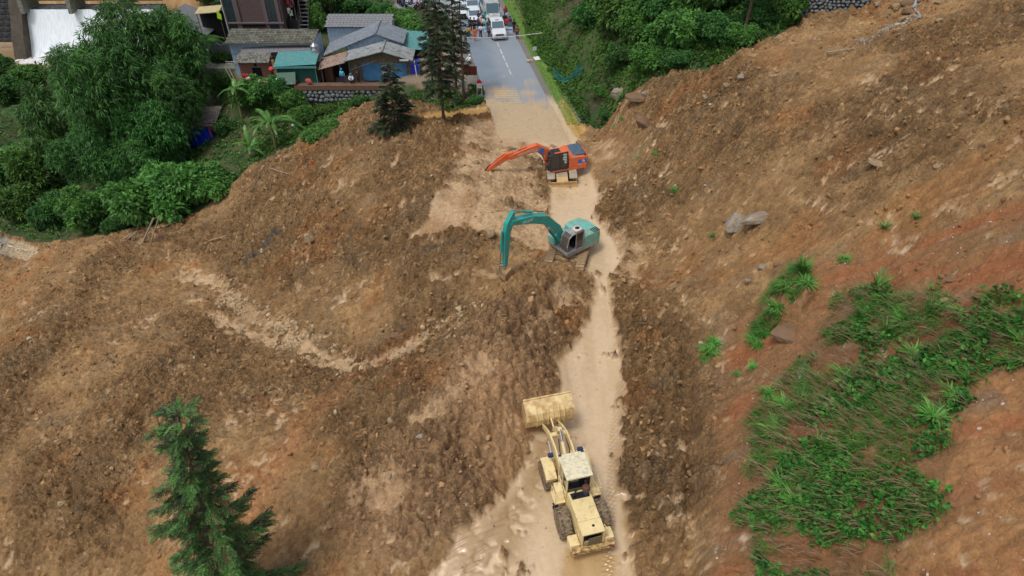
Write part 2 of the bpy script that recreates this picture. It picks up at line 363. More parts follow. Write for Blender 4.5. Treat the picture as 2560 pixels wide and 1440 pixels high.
heap = band(X, Y, [(1330,700),(1300,860),(1200,1000),(1120,1130)], 1.8, 1.8); H += heap*(1-mud)*(.42*clod(d1, d1b, c1)+.22*clod(d2, d2b, c2)+.4*clod(*worley(X*.55+.6*fbm(X, Y, 38, 2), Y*.55, 39))+.75*(fbm(X*.45, Y*.45, 75, 3)-.5))
H = H*(1-pond) + (B-.12)*pond
H += veg*.5*(fbm(X*.5, Y*.5, 73, 3)-.5)
H += far*1.2*(fbm(X*.08, Y*.08, 74, 3)-.5)
# bed of the road stays under the road sheet
kr = (X > ROAD_L(Y)-.2)*(X < ROAD_R(Y)+1.5)*ss(57, 60, Y)*ss(114, 110, Y)
over = kr*(X < ROAD_R(Y)+.1)*ss(.42, .62, (67.5-Y)/9+.5+1.5*(fbm(X*.45, Y*.22, 77, 4)-.5))*(1+.6*(fbm(X*2.5, Y*.7, 78, 3)-.5))
H = H*(1-kr) + np.minimum(B, 0)*kr - .06*kr*(X < ROAD_R(Y)+.1) + over*.10
# lower road at the left edge
LR = area(X, Y, [(-500,545),(0,595),(60,607),(98,625),(95,640),(70,655),(0,640),(-500,600)], .15)
LR = ss(.35, .65, LR); lrz = float(base(*G(40, 628)[:2]))
H = H*(1-LR) + (B-.02)*LR
# colours -------------------------------------------------------
def c(r, g, b): return np.array(srgb(r, g, b)[:3])
def mixc(A, Bc, t): return A*(1-t[..., None]) + Bc*t[..., None]
n1 = fbm(X*.16, Y*.16, 80, 5); n2 = fbm(X*.9, Y*.9, 81, 5); n3 = fbm(X*4, Y*4, 82, 3)
C = np.zeros(X.shape+(3,)) + c(143, 110, 73)
C = mixc(C, c(160, 126, 86), ss(.42, .68, n2)); C = mixc(C, c(122, 94, 64), ss(.55, .78, n1)*.25)
C = mixc(C, c(128, 112, 90), ss(.58, .76, fbm(X*.5, Y*.7, 83, 5))*.35)
C = mixc(C, c(156, 108, 64), ss(.60, .74, fbm(X*.3+4, Y*.3, 84, 4))*.6)
orange = np.maximum(band(X, Y, [(1010,860),(900,940),(760,1080),(690,1180),(620,1290)], 1.0, 1.6), .8*band(X, Y, [(640,1000),(760,1060)], .2, .8))
C = mixc(C, c(160, 108, 68), ss(.3, 1.1, orange+wobble*1.3)*.55)
C = mixc(C, c(166, 130, 94), ss(.25, .75, band(X, Y, [(1290,830),(1230,1000),(1130,1150),(1000,1240)], 2.6, 2.2)+wobble))
C = mixc(C, c(98, 92, 90), ss(.5, .9, band(X, Y, [(620,660),(690,590)], .4, .8)+wob2)*.8)
C = mixc(C, c(146, 100, 66), cut*slope_r*.75*ss(.2, .6, n2)); C = mixc(C, c(158, 94, 58), cut*slope_r*ss(.5, .72, fbm(al*.2, ac*1.2, 85, 4))*.7)
C = mixc(C, c(168, 122, 80), area(X, Y, [(2400,1000),(2560,930),(2700,1200),(2500,1500),(2250,1500),(2330,1300)], .8)*ss(.35, .6, fbm(X*.9, Y*.9, 86, 3)))
C = mixc(C, c(132, 118, 98), cut*ss(.62, .8, fbm(X*.9+3, Y*.9, 87, 5))*.5)
C = mixc(C, c(182, 140, 98), ss(.7, .95, c2)*ss(.25, .12, d2)*.35*debris); C = mixc(C, c(92, 70, 54), ss(.16, .02, d1b-d1)*.12*debris)  # painted shading: clod tops lightened, creases between clods darkened
C = mixc(C, c(194, 162, 126), soft*.85*(.4+.6*ss(.35, .6, n2))); C = mixc(C, c(203, 174, 142), mud)
C = mixc(C, c(184, 156, 120), mud*ss(.45, .7, fbm(X*1.4, Y*.22, 88, 5))*.5); C = mixc(C, c(158, 124, 86), mud*ss(.5, .72, churn)*np.maximum(ss(.95, .6, mudA+wobble*.5), mess)*.75); C = mixc(C, c(160, 128, 94), mud*tread*.45)
pud = area(X, Y, [(1395,1460),(1415,1375),(1480,1360),(1545,1390),(1540,1460)], .3)*mud; C = mixc(C, c(176, 140, 92), pud*.8)
C = mixc(C, c(186, 146, 86), pond)
gcol = mixc(np.zeros(X.shape+(3,))+c(56, 74, 40), c(80, 80, 52), ss(.4, .65, n2))
C = mixc(C, gcol, veg); C = mixc(C, c(112, 86, 58), SP*.4)
C = mixc(C, c(128, 116, 104), yard*.9)
shoulder = ss(1.5, 1.0, np.maximum(ROAD_L(Y)-X, X-ROAD_R(Y)))*ss(58, 61, Y)*(Y < 110)
C = mixc(C, c(112, 112, 108), shoulder*.9*ss(66, 70, Y)); C = mixc(C, c(186, 158, 124), np.clip(over*1.5, 0, 1))
C = mixc(C, c(140, 145, 152), lot)
C = mixc(C, mixc(np.zeros(X.shape+(3,))+c(150, 146, 138), c(190, 165, 132), ss(.4, .7, n1)), LR)
river = area(X, Y, [(-300,60),(0,90),(60,105),(75,150),(150,180),(150,240),(-300,240)], 1.5)*(Y > 100)
C = mixc(C, c(176, 140, 100), river)
vs_ = (X > ROAD_R(Y)+.7)*(X < ROAD_R(Y)+6)*ss(66, 69, Y)*(Y < 125); C = mixc(C, c(70, 92, 44), vs_*(1-pond)*.9); C = mixc(C, c(104, 132, 60), vs_*(1-pond)*(X < ROAD_R(Y)+2.1)*.8)
C *= (.93+.14*n3)[..., None]; C = mixc(C, np.repeat(C.mean(-1, keepdims=True), 3, -1), .02*(1-mud)*(1-veg)); C *= np.array([.99, 1.0, .965]); C = mixc(C, C*np.array([.97, 1.0, 1.01]), mud)
C *= (1+rough*(.42*(c2-.5)+.50*(c3-.5)+.16*(c1-.5)))[..., None]
wet = np.clip(pud*.6+mud*.9+soft*.35+pond*1.0+river*.8+LR*.4, 0, 1)
fine = np.clip(rough+.35*cut*slope_r+.25*soft, 0, 1)
nr = len(yy); idx = np.arange(nr*NC).reshape(nr, NC)
Fq = np.stack([idx[:-1, :-1], idx[:-1, 1:], idx[1:, 1:], idx[1:, :-1]], -1).reshape(-1, 4)
gm = bpy.data.materials.new('slide_earth'); gm.use_nodes = True
n = gm.node_tree.nodes; l = gm.node_tree.links; b = n['Principled BSDF']
a = n.new('ShaderNodeAttribute'); a.attribute_name = 'col'; w = n.new('ShaderNodeAttribute'); w.attribute_name = 'wet'
tc = n.new('ShaderNodeTexCoord')
def noise(sc, det=8, ro=.6):
    q = n.new('ShaderNodeTexNoise'); q.inputs['Scale'].default_value = sc; q.inputs['Detail'].default_value = det
    q.inputs['Roughness'].default_value = ro; l.new(tc.outputs['Object'], q.inputs['Vector']); return q.outputs['Fac']
def rng(i, a0, a1, b0, b1):
    q = n.new('ShaderNodeMapRange'); q.inputs[1].default_value = a0; q.inputs[2].default_value = a1
    q.inputs[3].default_value = b0; q.inputs[4].default_value = b1; l.new(i, q.inputs[0]); return q.outputs[0]
def mth(op, x, y):
    q = n.new('ShaderNodeMath'); q.operation = op
    for k, s in enumerate((x, y)):
        if isinstance(s, (int, float)): q.inputs[k].default_value = s
        else: l.new(s, q.inputs[k])
    return q.outputs[0]
sep = n.new('ShaderNodeSeparateColor'); l.new(w.outputs['Color'], sep.inputs[0])
WET, FINE = sep.outputs[0], sep.outputs[1]
spk = mth('MULTIPLY', rng(noise(2.2, 10, .8), .38, .62, .80, 1.20), rng(noise(7, 6, .7), .38, .62, .78, 1.22))
amt = mth('ADD', mth('MULTIPLY', mth('SUBTRACT', spk, 1), mth('ADD', mth('MULTIPLY', FINE, .9), .18)), 1)
vm = n.new('ShaderNodeVectorMath'); vm.operation = 'SCALE'; l.new(a.outputs['Color'], vm.inputs[0]); l.new(amt, vm.inputs['Scale'])
l.new(vm.outputs[0], b.inputs['Base Color'])
l.new(mth('MULTIPLY', rng(WET, 0, 1, .88, .5), rng(noise(.9, 6, .6), .42, .6, .35, 1.0)) if False else mth('SUBTRACT', rng(WET, 0, 1, .88, .42), mth('MULTIPLY', WET, rng(noise(.9, 6, .6), .45, .6, 0, .3))), b.inputs['Roughness']); l.new(rng(WET, 0, 1, .3, .6), b.inputs['Specular IOR Level']); b.inputs['Specular IOR Level'].default_value = .35
def vor(sc):
    vo = n.new('ShaderNodeTexVoronoi'); vo.feature = 'DISTANCE_TO_EDGE'; vo.inputs['Scale'].default_value = sc
    ad = n.new('ShaderNodeVectorMath'); ad.operation = 'ADD'; nz_ = n.new('ShaderNodeTexNoise'); nz_.inputs['Scale'].default_value = sc*.9; l.new(tc.outputs['Object'], nz_.inputs['Vector'])
    sc_ = n.new('ShaderNodeVectorMath'); sc_.operation = 'SCALE'; sc_.inputs['Scale'].default_value = .8/sc; l.new(nz_.outputs['Color'], sc_.inputs[0])
    l.new(tc.outputs['Object'], ad.inputs[0]); l.new(sc_.outputs[0], ad.inputs[1]); l.new(ad.outputs[0], vo.inputs['Vector']); return rng(vo.outputs['Distance'], 0, .18, 0, 1)
hsum = mth('ADD', mth('MULTIPLY', noise(3, 12, .78), 1.6), mth('ADD', mth('MULTIPLY', vor(2.1), .34), mth('MULTIPLY', vor(5.2), .16)))
bp = n.new('ShaderNodeBump'); bp.inputs['Distance'].default_value = .30
l.new(mth('ADD', mth('MULTIPLY', FINE, .9), .06), bp.inputs['Strength']); l.new(hsum, bp.inputs['Height']); l.new(bp.outputs[0], b.inputs['Normal'])
ground = scoop('ground', np.c_[X.ravel(), Y.ravel(), H.ravel()], Fq, gm, None, False, C.reshape(-1, 3))
ca = ground.data.color_attributes.new('wet', 'FLOAT_COLOR', 'POINT')
ca.data.foreach_set('color', np.c_[wet.ravel(), fine.ravel(), veg.ravel(), np.ones(wet.size)].astype(np.float32).ravel())
tag(ground, kind='structure')
def hz(x, y):                                      # finished surface height under a point
    j = int(np.clip(np.searchsorted(yy, y), 1, nr-1)); j = j-1 if abs(yy[j-1]-y) < abs(yy[j]-y) else j
    i = int(np.argmin(np.abs(X[j]-x))); return float(H[j, i])
def GH(u, v, dz=0):
    p = G(u, v); return Vector((p.x, p.y, hz(p.x, p.y)+dz))
# ------------------------------------------------------------------ foliage
def leafmat(name, rough=.55, trans=.25, spec=.4):
    m = mat(name, rough=rough, var=.28, scale=1.3, attr='col', trans=trans, spec=spec)
    if 'oi' not in m:
        m['oi'] = 1; n = m.node_tree.nodes; l = m.node_tree.links
        vm = [q for q in n if q.type == 'VECT_MATH'][0]; src = vm.outputs[0]
        hsv = n.new('ShaderNodeHueSaturation'); oi = n.new('ShaderNodeObjectInfo')
        mr = n.new('ShaderNodeMapRange'); mr.inputs[3].default_value = .8; mr.inputs[4].default_value = 1.2; l.new(oi.outputs['Random'], mr.inputs[0])
        mh = n.new('ShaderNodeMapRange'); mh.inputs[3].default_value = .485; mh.inputs[4].default_value = .51; l.new(oi.outputs['Random'], mh.inputs[0])
        tos = [k.to_socket for k in src.links]
        l.new(src, hsv.inputs['Color']); l.new(mr.outputs[0], hsv.inputs['Value']); l.new(mh.outputs[0], hsv.inputs['Hue'])
        for t in tos: l.new(hsv.outputs[0], t)
    return m
def unit(a): return a/np.maximum(np.linalg.norm(a, axis=-1, keepdims=True), 1e-9)
def tufts(Pn, Nn, k, L, W, droop=.5, spread=.9, ca=(30, 60, 28), cb=(70, 110, 52), rs=None, sag=.25, seed=0, lvar=.35):
    """k pointed leaves at every point; returns vertices, quads, colours"""
    rg = np.random.default_rng(seed); n = len(Pn)
    d = Nn[:, None, :] + spread*rg.normal(size=(n, k, 3)); d[..., 2] -= droop; d = unit(d)
    s = unit(np.cross(d, rg.normal(size=(n, k, 3))*.5+np.array([0, 0, 1.])))
    ll = L*(1+lvar*(rg.random((n, k, 1))*2-1)); p = Pn[:, None, :]+d*ll*.08
    up = np.array([0, 0, 1.]); mid = p+d*ll*.45; tip = p+d*ll-up*sag*ll
    V = np.stack([p, mid+s*W, tip, mid-s*W], 2).reshape(-1, 3)
    F = np.arange(len(V)).reshape(-1, 4)
    A = np.array(srgb(*ca)[:3]); Bc = np.array(srgb(*cb)[:3])
    t = np.clip(rg.beta(2, 2.4, size=(n, 1, 1))+.18*rg.normal(size=(n, k, 1)), 0, 1)
    if rs is not None: t = np.clip(t*.6+.55*rs[:, None, None], 0, 1)
    c = A*(1-t)+Bc*t; c = np.repeat(c[:, :, None, :], 4, 2).reshape(-1, 3)
    return V, F, c
def cat(parts):
    V = []; F = []; C_ = []; b = 0
    for v, f, c_ in parts: V.append(v); F.append(f+b); C_.append(c_); b += len(v)
    return np.concatenate(V), np.concatenate(F), np.concatenate(C_)
def lobes(n, L, rg, shell=.72, low=-.75):
    """n points near the skin of the ellipsoids L = (cx, cy, cz, rx, ry, rz)"""
    L = np.array(L, float); w = (L[:, 3]*L[:, 4])**.8; pick = rg.choice(len(L), n, p=w/w.sum())
    d = unit(rg.normal(size=(n, 3))); d[:, 2] = np.where(d[:, 2] < low, -d[:, 2], d[:, 2])
    q = L[pick]; r = shell+(1.06-shell)*rg.random(n)**.6
    bumpy = .86+.28*vnoise(d[:, 0]*2.7+q[:, 0], d[:, 1]*2.7+d[:, 2]*2.1+q[:, 1], 5)
    pts = q[:, :3]+d*q[:, 3:]*(r*bumpy)[:, None]
    nr_ = unit(d/q[:, 3:])
    inside = np.zeros(n, bool)
    for j in range(len(L)):
        e = (pts-L[j, :3])/L[j, 3:]; inside |= ((e**2).sum(1) < .38) & (pick != j)
    k = ~inside; clump = vnoise(pts[:, 0]*1.1, pts[:, 1]*1.1+pts[:, 2]*1.3, 9)
    return pts[k], nr_[k], clump[k]
def trunk_mesh(name, m, paths, parent):
    b = MB()
    for ps, r0, r1 in paths: b.path(ps, r0, 7, r1)
    return b.build(name, m, parent, smooth=True)
BARK = mat('bark', srgb(92, 76, 60), .9, var=.4, scale=6, bump=.5); CULM = mat('bamboo_culm', srgb(110, 112, 70), .6, var=.3)
CORE = mat('twigs', srgb(48, 52, 34), .95, var=.4)
BAMBOO = leafmat('bamboo_leaf'); BROAD = leafmat('broad_leaf', .62, .3, .3); NEEDLE = leafmat('needle', .6, .12); FERN = leafmat('fern_leaf', .5, .3); BAN = leafmat('banana_leaf', .35, .3); GRASS = leafmat('grass_blade', .5, .25)

def bamboo_proto(seed, hgt, spread):
    rg = np.random.default_rng(seed); root = empty('bamboo_clump'); L = []; paths = []
    for k in range(9):
        a = k*2.4+rg.random(); r = spread*(.25+.75*rg.random()) if k else 0; hh = hgt*(.72+.28*rg.random()) if k else hgt
        tipx, tipy = math.cos(a)*r, math.sin(a)*r
        ps = [(math.cos(a)*.4*j/6+tipx*(j/6)**2.2, math.sin(a)*.4*j/6+tipy*(j/6)**2.2, hh*(1-(1-j/6)**1.3)) for j in range(7)]
        paths.append((ps, .06, .02))
        L.append((tipx, tipy, hh-1.5, 1.35, 1.35, 1.7)); L.append((tipx*1.15+math.cos(a)*.5, tipy*1.15+math.sin(a)*.5, hh-3.4, 1.3, 1.3, 2.2)); L.append((tipx*.8, tipy*.8, hh-6.2, 1.5, 1.5, 2.5))
    p, nn, cl = lobes(4300, L, rg, .45, -.8)
    V, F, c_ = tufts(p, nn*.8, 6, .56, .047, .95, .75, (24, 60, 29), (90, 148, 66), cl, .12, seed)
    trunk_mesh('culm', CULM, paths, root); scoop('foliage', V, F, BAMBOO, root, False, c_)
    return root
def bush_proto(seed, w, h, n=1500, k=5, L=.34, W=.085, ca=(30, 66, 34), cb=(104, 152, 68), lob=9, name='bush', m=None, droop=.35):
    rg = np.random.default_rng(seed); root = empty(name); LL = [(0, 0, h*.5, w*.55, w*.55, h*.45)]; paths = [([(0, 0, -.5), (.05, .02, h*.3), (0, .1, h*.6)], .12, .06)]
    for q in range(lob):
        a = q*2.399+rg.random()*.5; r = w*(.35+.4*rg.random()); zz = h*(.3+.5*rg.random())
        LL.append((math.cos(a)*r, math.sin(a)*r, zz, w*(.22+.15*rg.random()), w*(.22+.15*rg.random()), h*(.16+.14*rg.random())))
        paths.append(([(0, 0, .1), (math.cos(a)*r*.4, math.sin(a)*r*.4, zz*.6), (math.cos(a)*r, math.sin(a)*r, zz)], .07, .02))
    p, nn, cl = lobes(n, LL, rg, .6, -.6)
    V, F, c_ = tufts(p, nn, k, L, W, droop, .8, ca, cb, cl, .2, seed)
    trunk_mesh('stem', BARK, paths, root); scoop('foliage', V, F, m or BROAD, root, False, c_)
    return root
def conifer(name, x, y, z0, hgt, rad, seed, bare=.1, dens=1., spray=.55, ca=(22, 46, 26), cb=(60, 104, 56), up=.15, lean=(0, 0), brown=.0, nb=46, tilt=0., wid=.016):
    """tapered trunk, whorls of limbs, flat sprays of needles set along every limb"""
    rg = np.random.default_rng(seed); root = empty(name, (x, y, z0)); pts = []; nrm = []; paths = []; cl = []
    tr = [(lean[0]*(j/8)**1.5, lean[1]*(j/8)**1.5, hgt*j/8) for j in range(9)]
    at = lambda f: Vector((lean[0]*f**1.5, lean[1]*f**1.5, hgt*f))
    sp = []
    for i in range(nb):
        f = bare+(.985-bare)*(i/(nb-1))**.92; a = i*2.399+rg.random()*.9
        shape = ((1-f)**.78*(.45+.8*rg.random()**1.5)+.10) if f < .93 else .12+.3*(1-f)/.07
        r = rad*shape; b0 = at(f); e = Vector((math.cos(a), math.sin(a), up-.35*(1-f)+tilt)); tipp = b0+e*r+Vector((0, 0, .12*r))
        mid = b0+e*r*.5-Vector((0, 0, .06*r)); paths.append(([b0, mid, tipp], .012*hgt*(1-f)**.5*.5+.012, .006))
        ns = max(4, int(r*9*dens))
        for j in range(ns):
            t = .22+.78*(j+rg.random())/ns; q = b0.lerp(tipp, t)-Vector((0, 0, .2*r*t*(1-t)))
            side = (1 if j % 2 else -1)*(.5+.6*rg.random()); dirv = Vector((e.x, e.y, e.z+.1)).normalized()
            sd = Vector((-e.y, e.x, 0))*side*(1.15-.7*t); g = (dirv+sd+Vector((0, 0, .25*rg.normal()))).normalized()
            sp.append((q, g, spray*(.6+.5*rg.random())*(1.1-.3*t)*min(1, .45+r/rad), rg.random()))
        sp.append((tipp-e*spray*.3, e.normalized(), spray*.8, rg.random()))
    top = at(1)
    for k in range(5):
        a = k*1.256; sp.append((top-Vector((0, 0, .3)), Vector((math.cos(a)*.6, math.sin(a)*.6, 1)).normalized(), spray*.6, .8))
    # every spray: short needles all along a twig
    m = len(sp); q = np.array([s[0] for s in sp]); g = np.array([s[1] for s in sp]); ln = np.array([s[2] for s in sp]); cv = np.array([s[3] for s in sp])
    nk = 13; tt = (np.arange(nk)+.5)/nk
    base_p = q[:, None]+g[:, None]*ln[:, None, None]*tt[None, :, None]; base_p[..., 2] -= (.22*ln[:, None]*tt**2)
    s1 = unit(np.cross(g, np.array([0, 0, 1.])+.3*rg.normal(size=g.shape))); parts = []
    A = np.array(srgb(*ca)[:3]); Bc = np.array(srgb(*cb)[:3]); Br = np.array(srgb(96, 74, 52)[:3])
    col0 = A*(1-cv[:, None])+Bc*cv[:, None]; isb = rg.random(m) < brown; col0[isb] = Br
    for sgn in (-1, 1):
        d = unit(g[:, None]*.75+s1[:, None]*sgn+.18*rg.normal(size=(m, nk, 3))+np.array([0, 0, .15])); w = unit(np.cross(d, np.array([0, 0, 1.])+.2*rg.normal(size=d.shape)))
        l_ = (ln[:, None]*.36*(1.1-.7*tt))[..., None]
        V = np.stack([base_p, base_p+d*l_*.5+w*wid*1.6, base_p+d*l_, base_p+d*l_*.5-w*wid*1.6], 2).reshape(-1, 3)
        c_ = np.repeat((col0[:, None]*(.75+.5*rg.random((m, nk, 1)))).reshape(-1, 3), 4, 0); parts.append((V, np.arange(len(V)).reshape(-1, 4), c_))
    V, F, c_ = cat(parts)
    b = MB(); b.path(tr, .013*hgt, 9, .02); b.build('trunk', BARK, root, True)
    trunk_mesh('limbs', BARK, paths, root); scoop('crown', V, F, NEEDLE, root, False, c_)
    return root
def frond(b0, az, ln, drop, rg, ca, cb, npin=18, pl=.26, pw=.03, lift=.9):
    """one feather leaf: midrib curve with leaflets either side"""
    e = np.array([math.cos(az), math.sin(az), 0]); t = np.linspace(.08, 1, npin)
    rib = np.array(b0)+e*ln*t[:, None]*.95; rib[:, 2] += ln*(lift*.55*t-drop*t**2)
    side = np.array([-e[1], e[0], 0]); parts = []
    for s in (-1, 1):
        d = unit(side*s+e*.35+np.array([0, 0, -.25])); w = e*pw; l_ = (pl*np.sin(np.pi*(.12+.85*t)))[:, None]
        V = np.stack([rib-w, rib+d*l_*.5-w*.8, rib+d*l_, rib+w], 1).reshape(-1, 3)
        k = rg.random((npin, 1)); c_ = np.array(srgb(*ca)[:3])*(1-k)+np.array(srgb(*cb)[:3])*k
        parts.append((V, np.arange(len(V)).reshape(-1, 4), np.repeat(c_, 4, 0)))
    rv = np.concatenate([rib-np.array([0, 0, .012]), rib+side*.02]); n_ = len(rib)
    parts.append((rv, np.array([[i, i+1, n_+i+1, n_+i] for i in range(n_-1)]), np.tile(np.array(srgb(90, 84, 52)[:3]), (len(rv), 1))))
    return cat(parts)
def tree_fern(p, hgt, ln, seed, label, group=None, n=15):
    rg = np.random.default_rng(seed); root = empty('tree_fern', p, 0, label, 'fern', group)
    MB().path([(0, 0, -.3), (.05, 0, hgt*.5), (0, .04, hgt)], .13, 8, .09).build('trunk', mat('fern_trunk', srgb(46, 38, 30), .95, bump=.6), root, True)
    for k in range(n):
        V, F, c_ = frond((0, 0, hgt), k*2.399, ln*(.8+.3*rg.random()), .55+.25*rg.random(), rg, (34, 74, 34), (88, 138, 58), 20, ln*.24, .04)
        scoop('frond', V, F, FERN, root, False, c_)
    return root
def banana(p, hgt, ln, seed, label, n=9, lean=0.):
    rg = np.random.default_rng(seed); root = empty('banana_plant', p, 0, label, 'banana plant')
    MB().path([(0, 0, -.3), (lean*.4, 0, hgt*.5), (lean, 0, hgt)], .14, 9, .09).build('stem', mat('banana_stem', srgb(120, 118, 72), .6, var=.35), root, True)
    for k in range(n):
        az = k*2.399+rg.random()*.3; L_ = ln*(.75+.35*rg.random()); upr = .45+1.3*rg.random()*(1 if k > n*.5 else .6); w0 = .25*(.8+.3*rg.random()); N = 12
        e = np.array([math.cos(az), math.sin(az), 0]); sd = np.array([-e[1], e[0], 0]); V = []; c_ = []
        for i in range(N+1):
            t = i/N; q = np.array([lean, 0, hgt])+e*L_*t*(1-.25*upr)+np.array([0, 0, L_*(upr*.9*t-.75*t*t)])
            w = w0*(.12 if t < .12 else math.sin(math.pi*min(1, .12+.86*t))**.55); jag = 1-.22*(i % 2)*(rg.random() if t > .2 else 0)
            V += [q+sd*w*jag-np.array([0, 0, w*.45]), q, q-sd*w*jag-np.array([0, 0, w*.45])]
            kk = rg.random()*.5+.25*upr; cc = np.array(srgb(44, 92, 38)[:3])*(1-kk)+np.array(srgb(108, 154, 70)[:3])*kk; c_ += [cc*.92, cc*1.15, cc*.92]
        F = [];
        for i in range(N):
            a = 3*i; F += [(a, a+3, a+4, a+1), (a+1, a+4, a+5, a+2)]
        scoop('leaf', np.array(V), np.array(F), BAN, root, False, np.array(c_))
    return root
def blades(pts, nrm, k, L, W, ca, cb, seed, arch=.6, out=.55, seg=3):
    """grass or reed blades: curved strips"""
    rg = np.random.default_rng(seed); n = len(pts); az = rg.random((n, k))*2*np.pi; o = out*(.3+.9*rg.random((n, k)))
    d = np.stack([np.cos(az)*o, np.sin(az)*o, np.ones_like(o)], -1)+nrm[:, None]*.4; d = unit(d); l_ = L*(.55+.6*rg.random((n, k)))
    hd = d*np.array([1, 1, 0]); hd = unit(hd+1e-6); sd = unit(np.cross(hd, np.array([0, 0, 1.]))); V = []
    for i in range(seg+1):
        t = i/seg; q = pts[:, None]+(d*(l_*t)[..., None])+hd*(l_*arch*.5*t*t)[..., None]-np.array([0, 0, 1.])*(l_*arch*t*t*.75)[..., None]
        w = W*(.55 if i == 0 else 1. if i < seg-1 else .75 if i < seg else .06); V += [q+sd*w, q-sd*w]
    V = np.stack(V, 2).reshape(-1, 3); m = n*k; s2 = 2*(seg+1)
    f = np.array([[2*i, 2*i+2, 2*i+3, 2*i+1] for i in range(seg)]); F = (np.arange(m)[:, None, None]*s2+f[None]).reshape(-1, 4)
    t = np.clip(rg.beta(2, 2, (n, k))*.8+.2*rg.random((n, 1)), 0, 1)[..., None]; c_ = np.array(srgb(*ca)[:3])*(1-t)+np.array(srgb(*cb)[:3])*t
    return V, F, np.repeat(c_.reshape(-1, 3), s2, 0)
def Htop(p, v):                                    # height whose sight line row is v above the spot p
    t = (v-720)/FPX; z = p[1]/(CS-t*SN); return CAM_H-z*(SN+t*CS)
def at_top(u, v, h):
    x, y, _ = P(u, v, h); return Vector((x, y, float(base(x, y))))

# ---- bamboo on the left
protos = [bamboo_proto(11, 14, 3.6), bamboo_proto(12, 14, 2.9), bamboo_proto(13, 14, 4.2)]
first = {0: True, 1: True, 2: True}
def place(pr, i, x, y, z, s, rz, label, cat_, group):
    o = pr[i]
    if o.get('label'): o = copy_tree(o)
    if isinstance(s, (int, float)): s = (s, s, s)
    o.location = (x, y, z); o.scale = s; o.rotation_euler = (0, 0, rz); tag(o, label, cat_, group)
    return o
BG = 'bamboo clumps on the left slope'
bl = [(290,-20,8,'tallest bamboo clump, its plume reaching the top edge right of the weir'),(392,8,6.5,'bamboo clump beside the grey shed roof, its plume near the top edge'),
 (255,60,6,'bamboo clump whose upper sprays hang before the white waterfall'),(150,92,3.5,'rounded dark bamboo clump leaning left over the brown river pool'),
 (400,140,2.6,'bright green bamboo clump left of the tree fern by the house'),(315,150,2.5,'dark bamboo clump in the middle of the grove'),
 (215,190,1,'bamboo clump under the one that leans over the river'),(335,235,-.2,'bamboo clump drooping just left of the blue tarpaulin shed'),
 (270,255,-1.5,'bluish green bamboo clump at the front of the grove'),(190,300,-3,'low bamboo clump at the left front of the grove'),(310,310,-3,'low bamboo clump right above the broadleaf tree')]
for k, (u, v, h, lab) in enumerate(bl):
    p = at_top(u, v+14, h); s = (h-p.z)/14.2
    place(protos, k % 3, p.x, p.y, p.z-.2, (max(s, .72), max(s, .72), s), k*1.7, lab, 'bamboo', BG)
# ---- broadleaf bushes
bush = [bush_proto(21, 2.6, 3.4), bush_proto(22, 2.6, 3.2, n=1400, L=.42, W=.11, ca=(34, 76, 38), cb=(112, 162, 76)), bush_proto(23, 2.2, 2.6, n=1700, k=5, L=.24, W=.075, ca=(28, 62, 34), cb=(88, 140, 68))]
LG = 'bushes on the left slope'; RGp = 'bushes on the right hillside'
def bushes(lst, group):
    for k, q in enumerate(lst):
        u, v, hgt, w, i, lab = q; p = G(u, v)
        place(bush, i, p.x, p.y, p.z-.2, (w/2.6, w/2.6, hgt/3.2), k*2.1, lab, 'bush', group)
bushes([(365,545,4.6,3.4,1,'broadleaf tree-like bush above the upright timber poles'),(450,518,4.8,3.7,1,'large broadleaf bush at the edge of the slide, left of the blue shed'),(535,482,2.8,2.8,1,'bright broadleaf bush reaching out over the slide below the blue shed'),
 (235,565,4,3,0,'bush with heart-shaped pale leaves at the foot of the bamboo'),(150,560,4.2,3.2,2,'vine-covered bush on the bank above the lower road'),(60,545,3.6,3,0,'dark bush above the broken end of the lower road'),
 (0,530,4,3.2,2,'dark bush at the left edge above the lower road'),(300,575,2.4,2,2,'small bush left of the leaning timber poles'),(110,470,5,3.6,0,'yellowish green bush in the middle of the left bank'),
 (20,450,4,3.4,1,'bush below the two tree ferns'),(190,440,6,3.2,0,'tall leafy bush at the left foot of the bamboo'),(-40,380,5,4,2,'bush cut by the left edge of the picture'),
 (30,250,5,4.4,2,'greyish round tree crown below the river pool'),(80,225,4,4,0,'round bush crown beside the brown pool'),(10,190,5,4.4,2,'bush between the red earth bank and the left edge'),
 (560,330,2.2,2,2,'small bush beside the orange post of the blue shed'),(440,455,2.6,2.6,2,'dark bush under the blue tarpaulin')], LG)
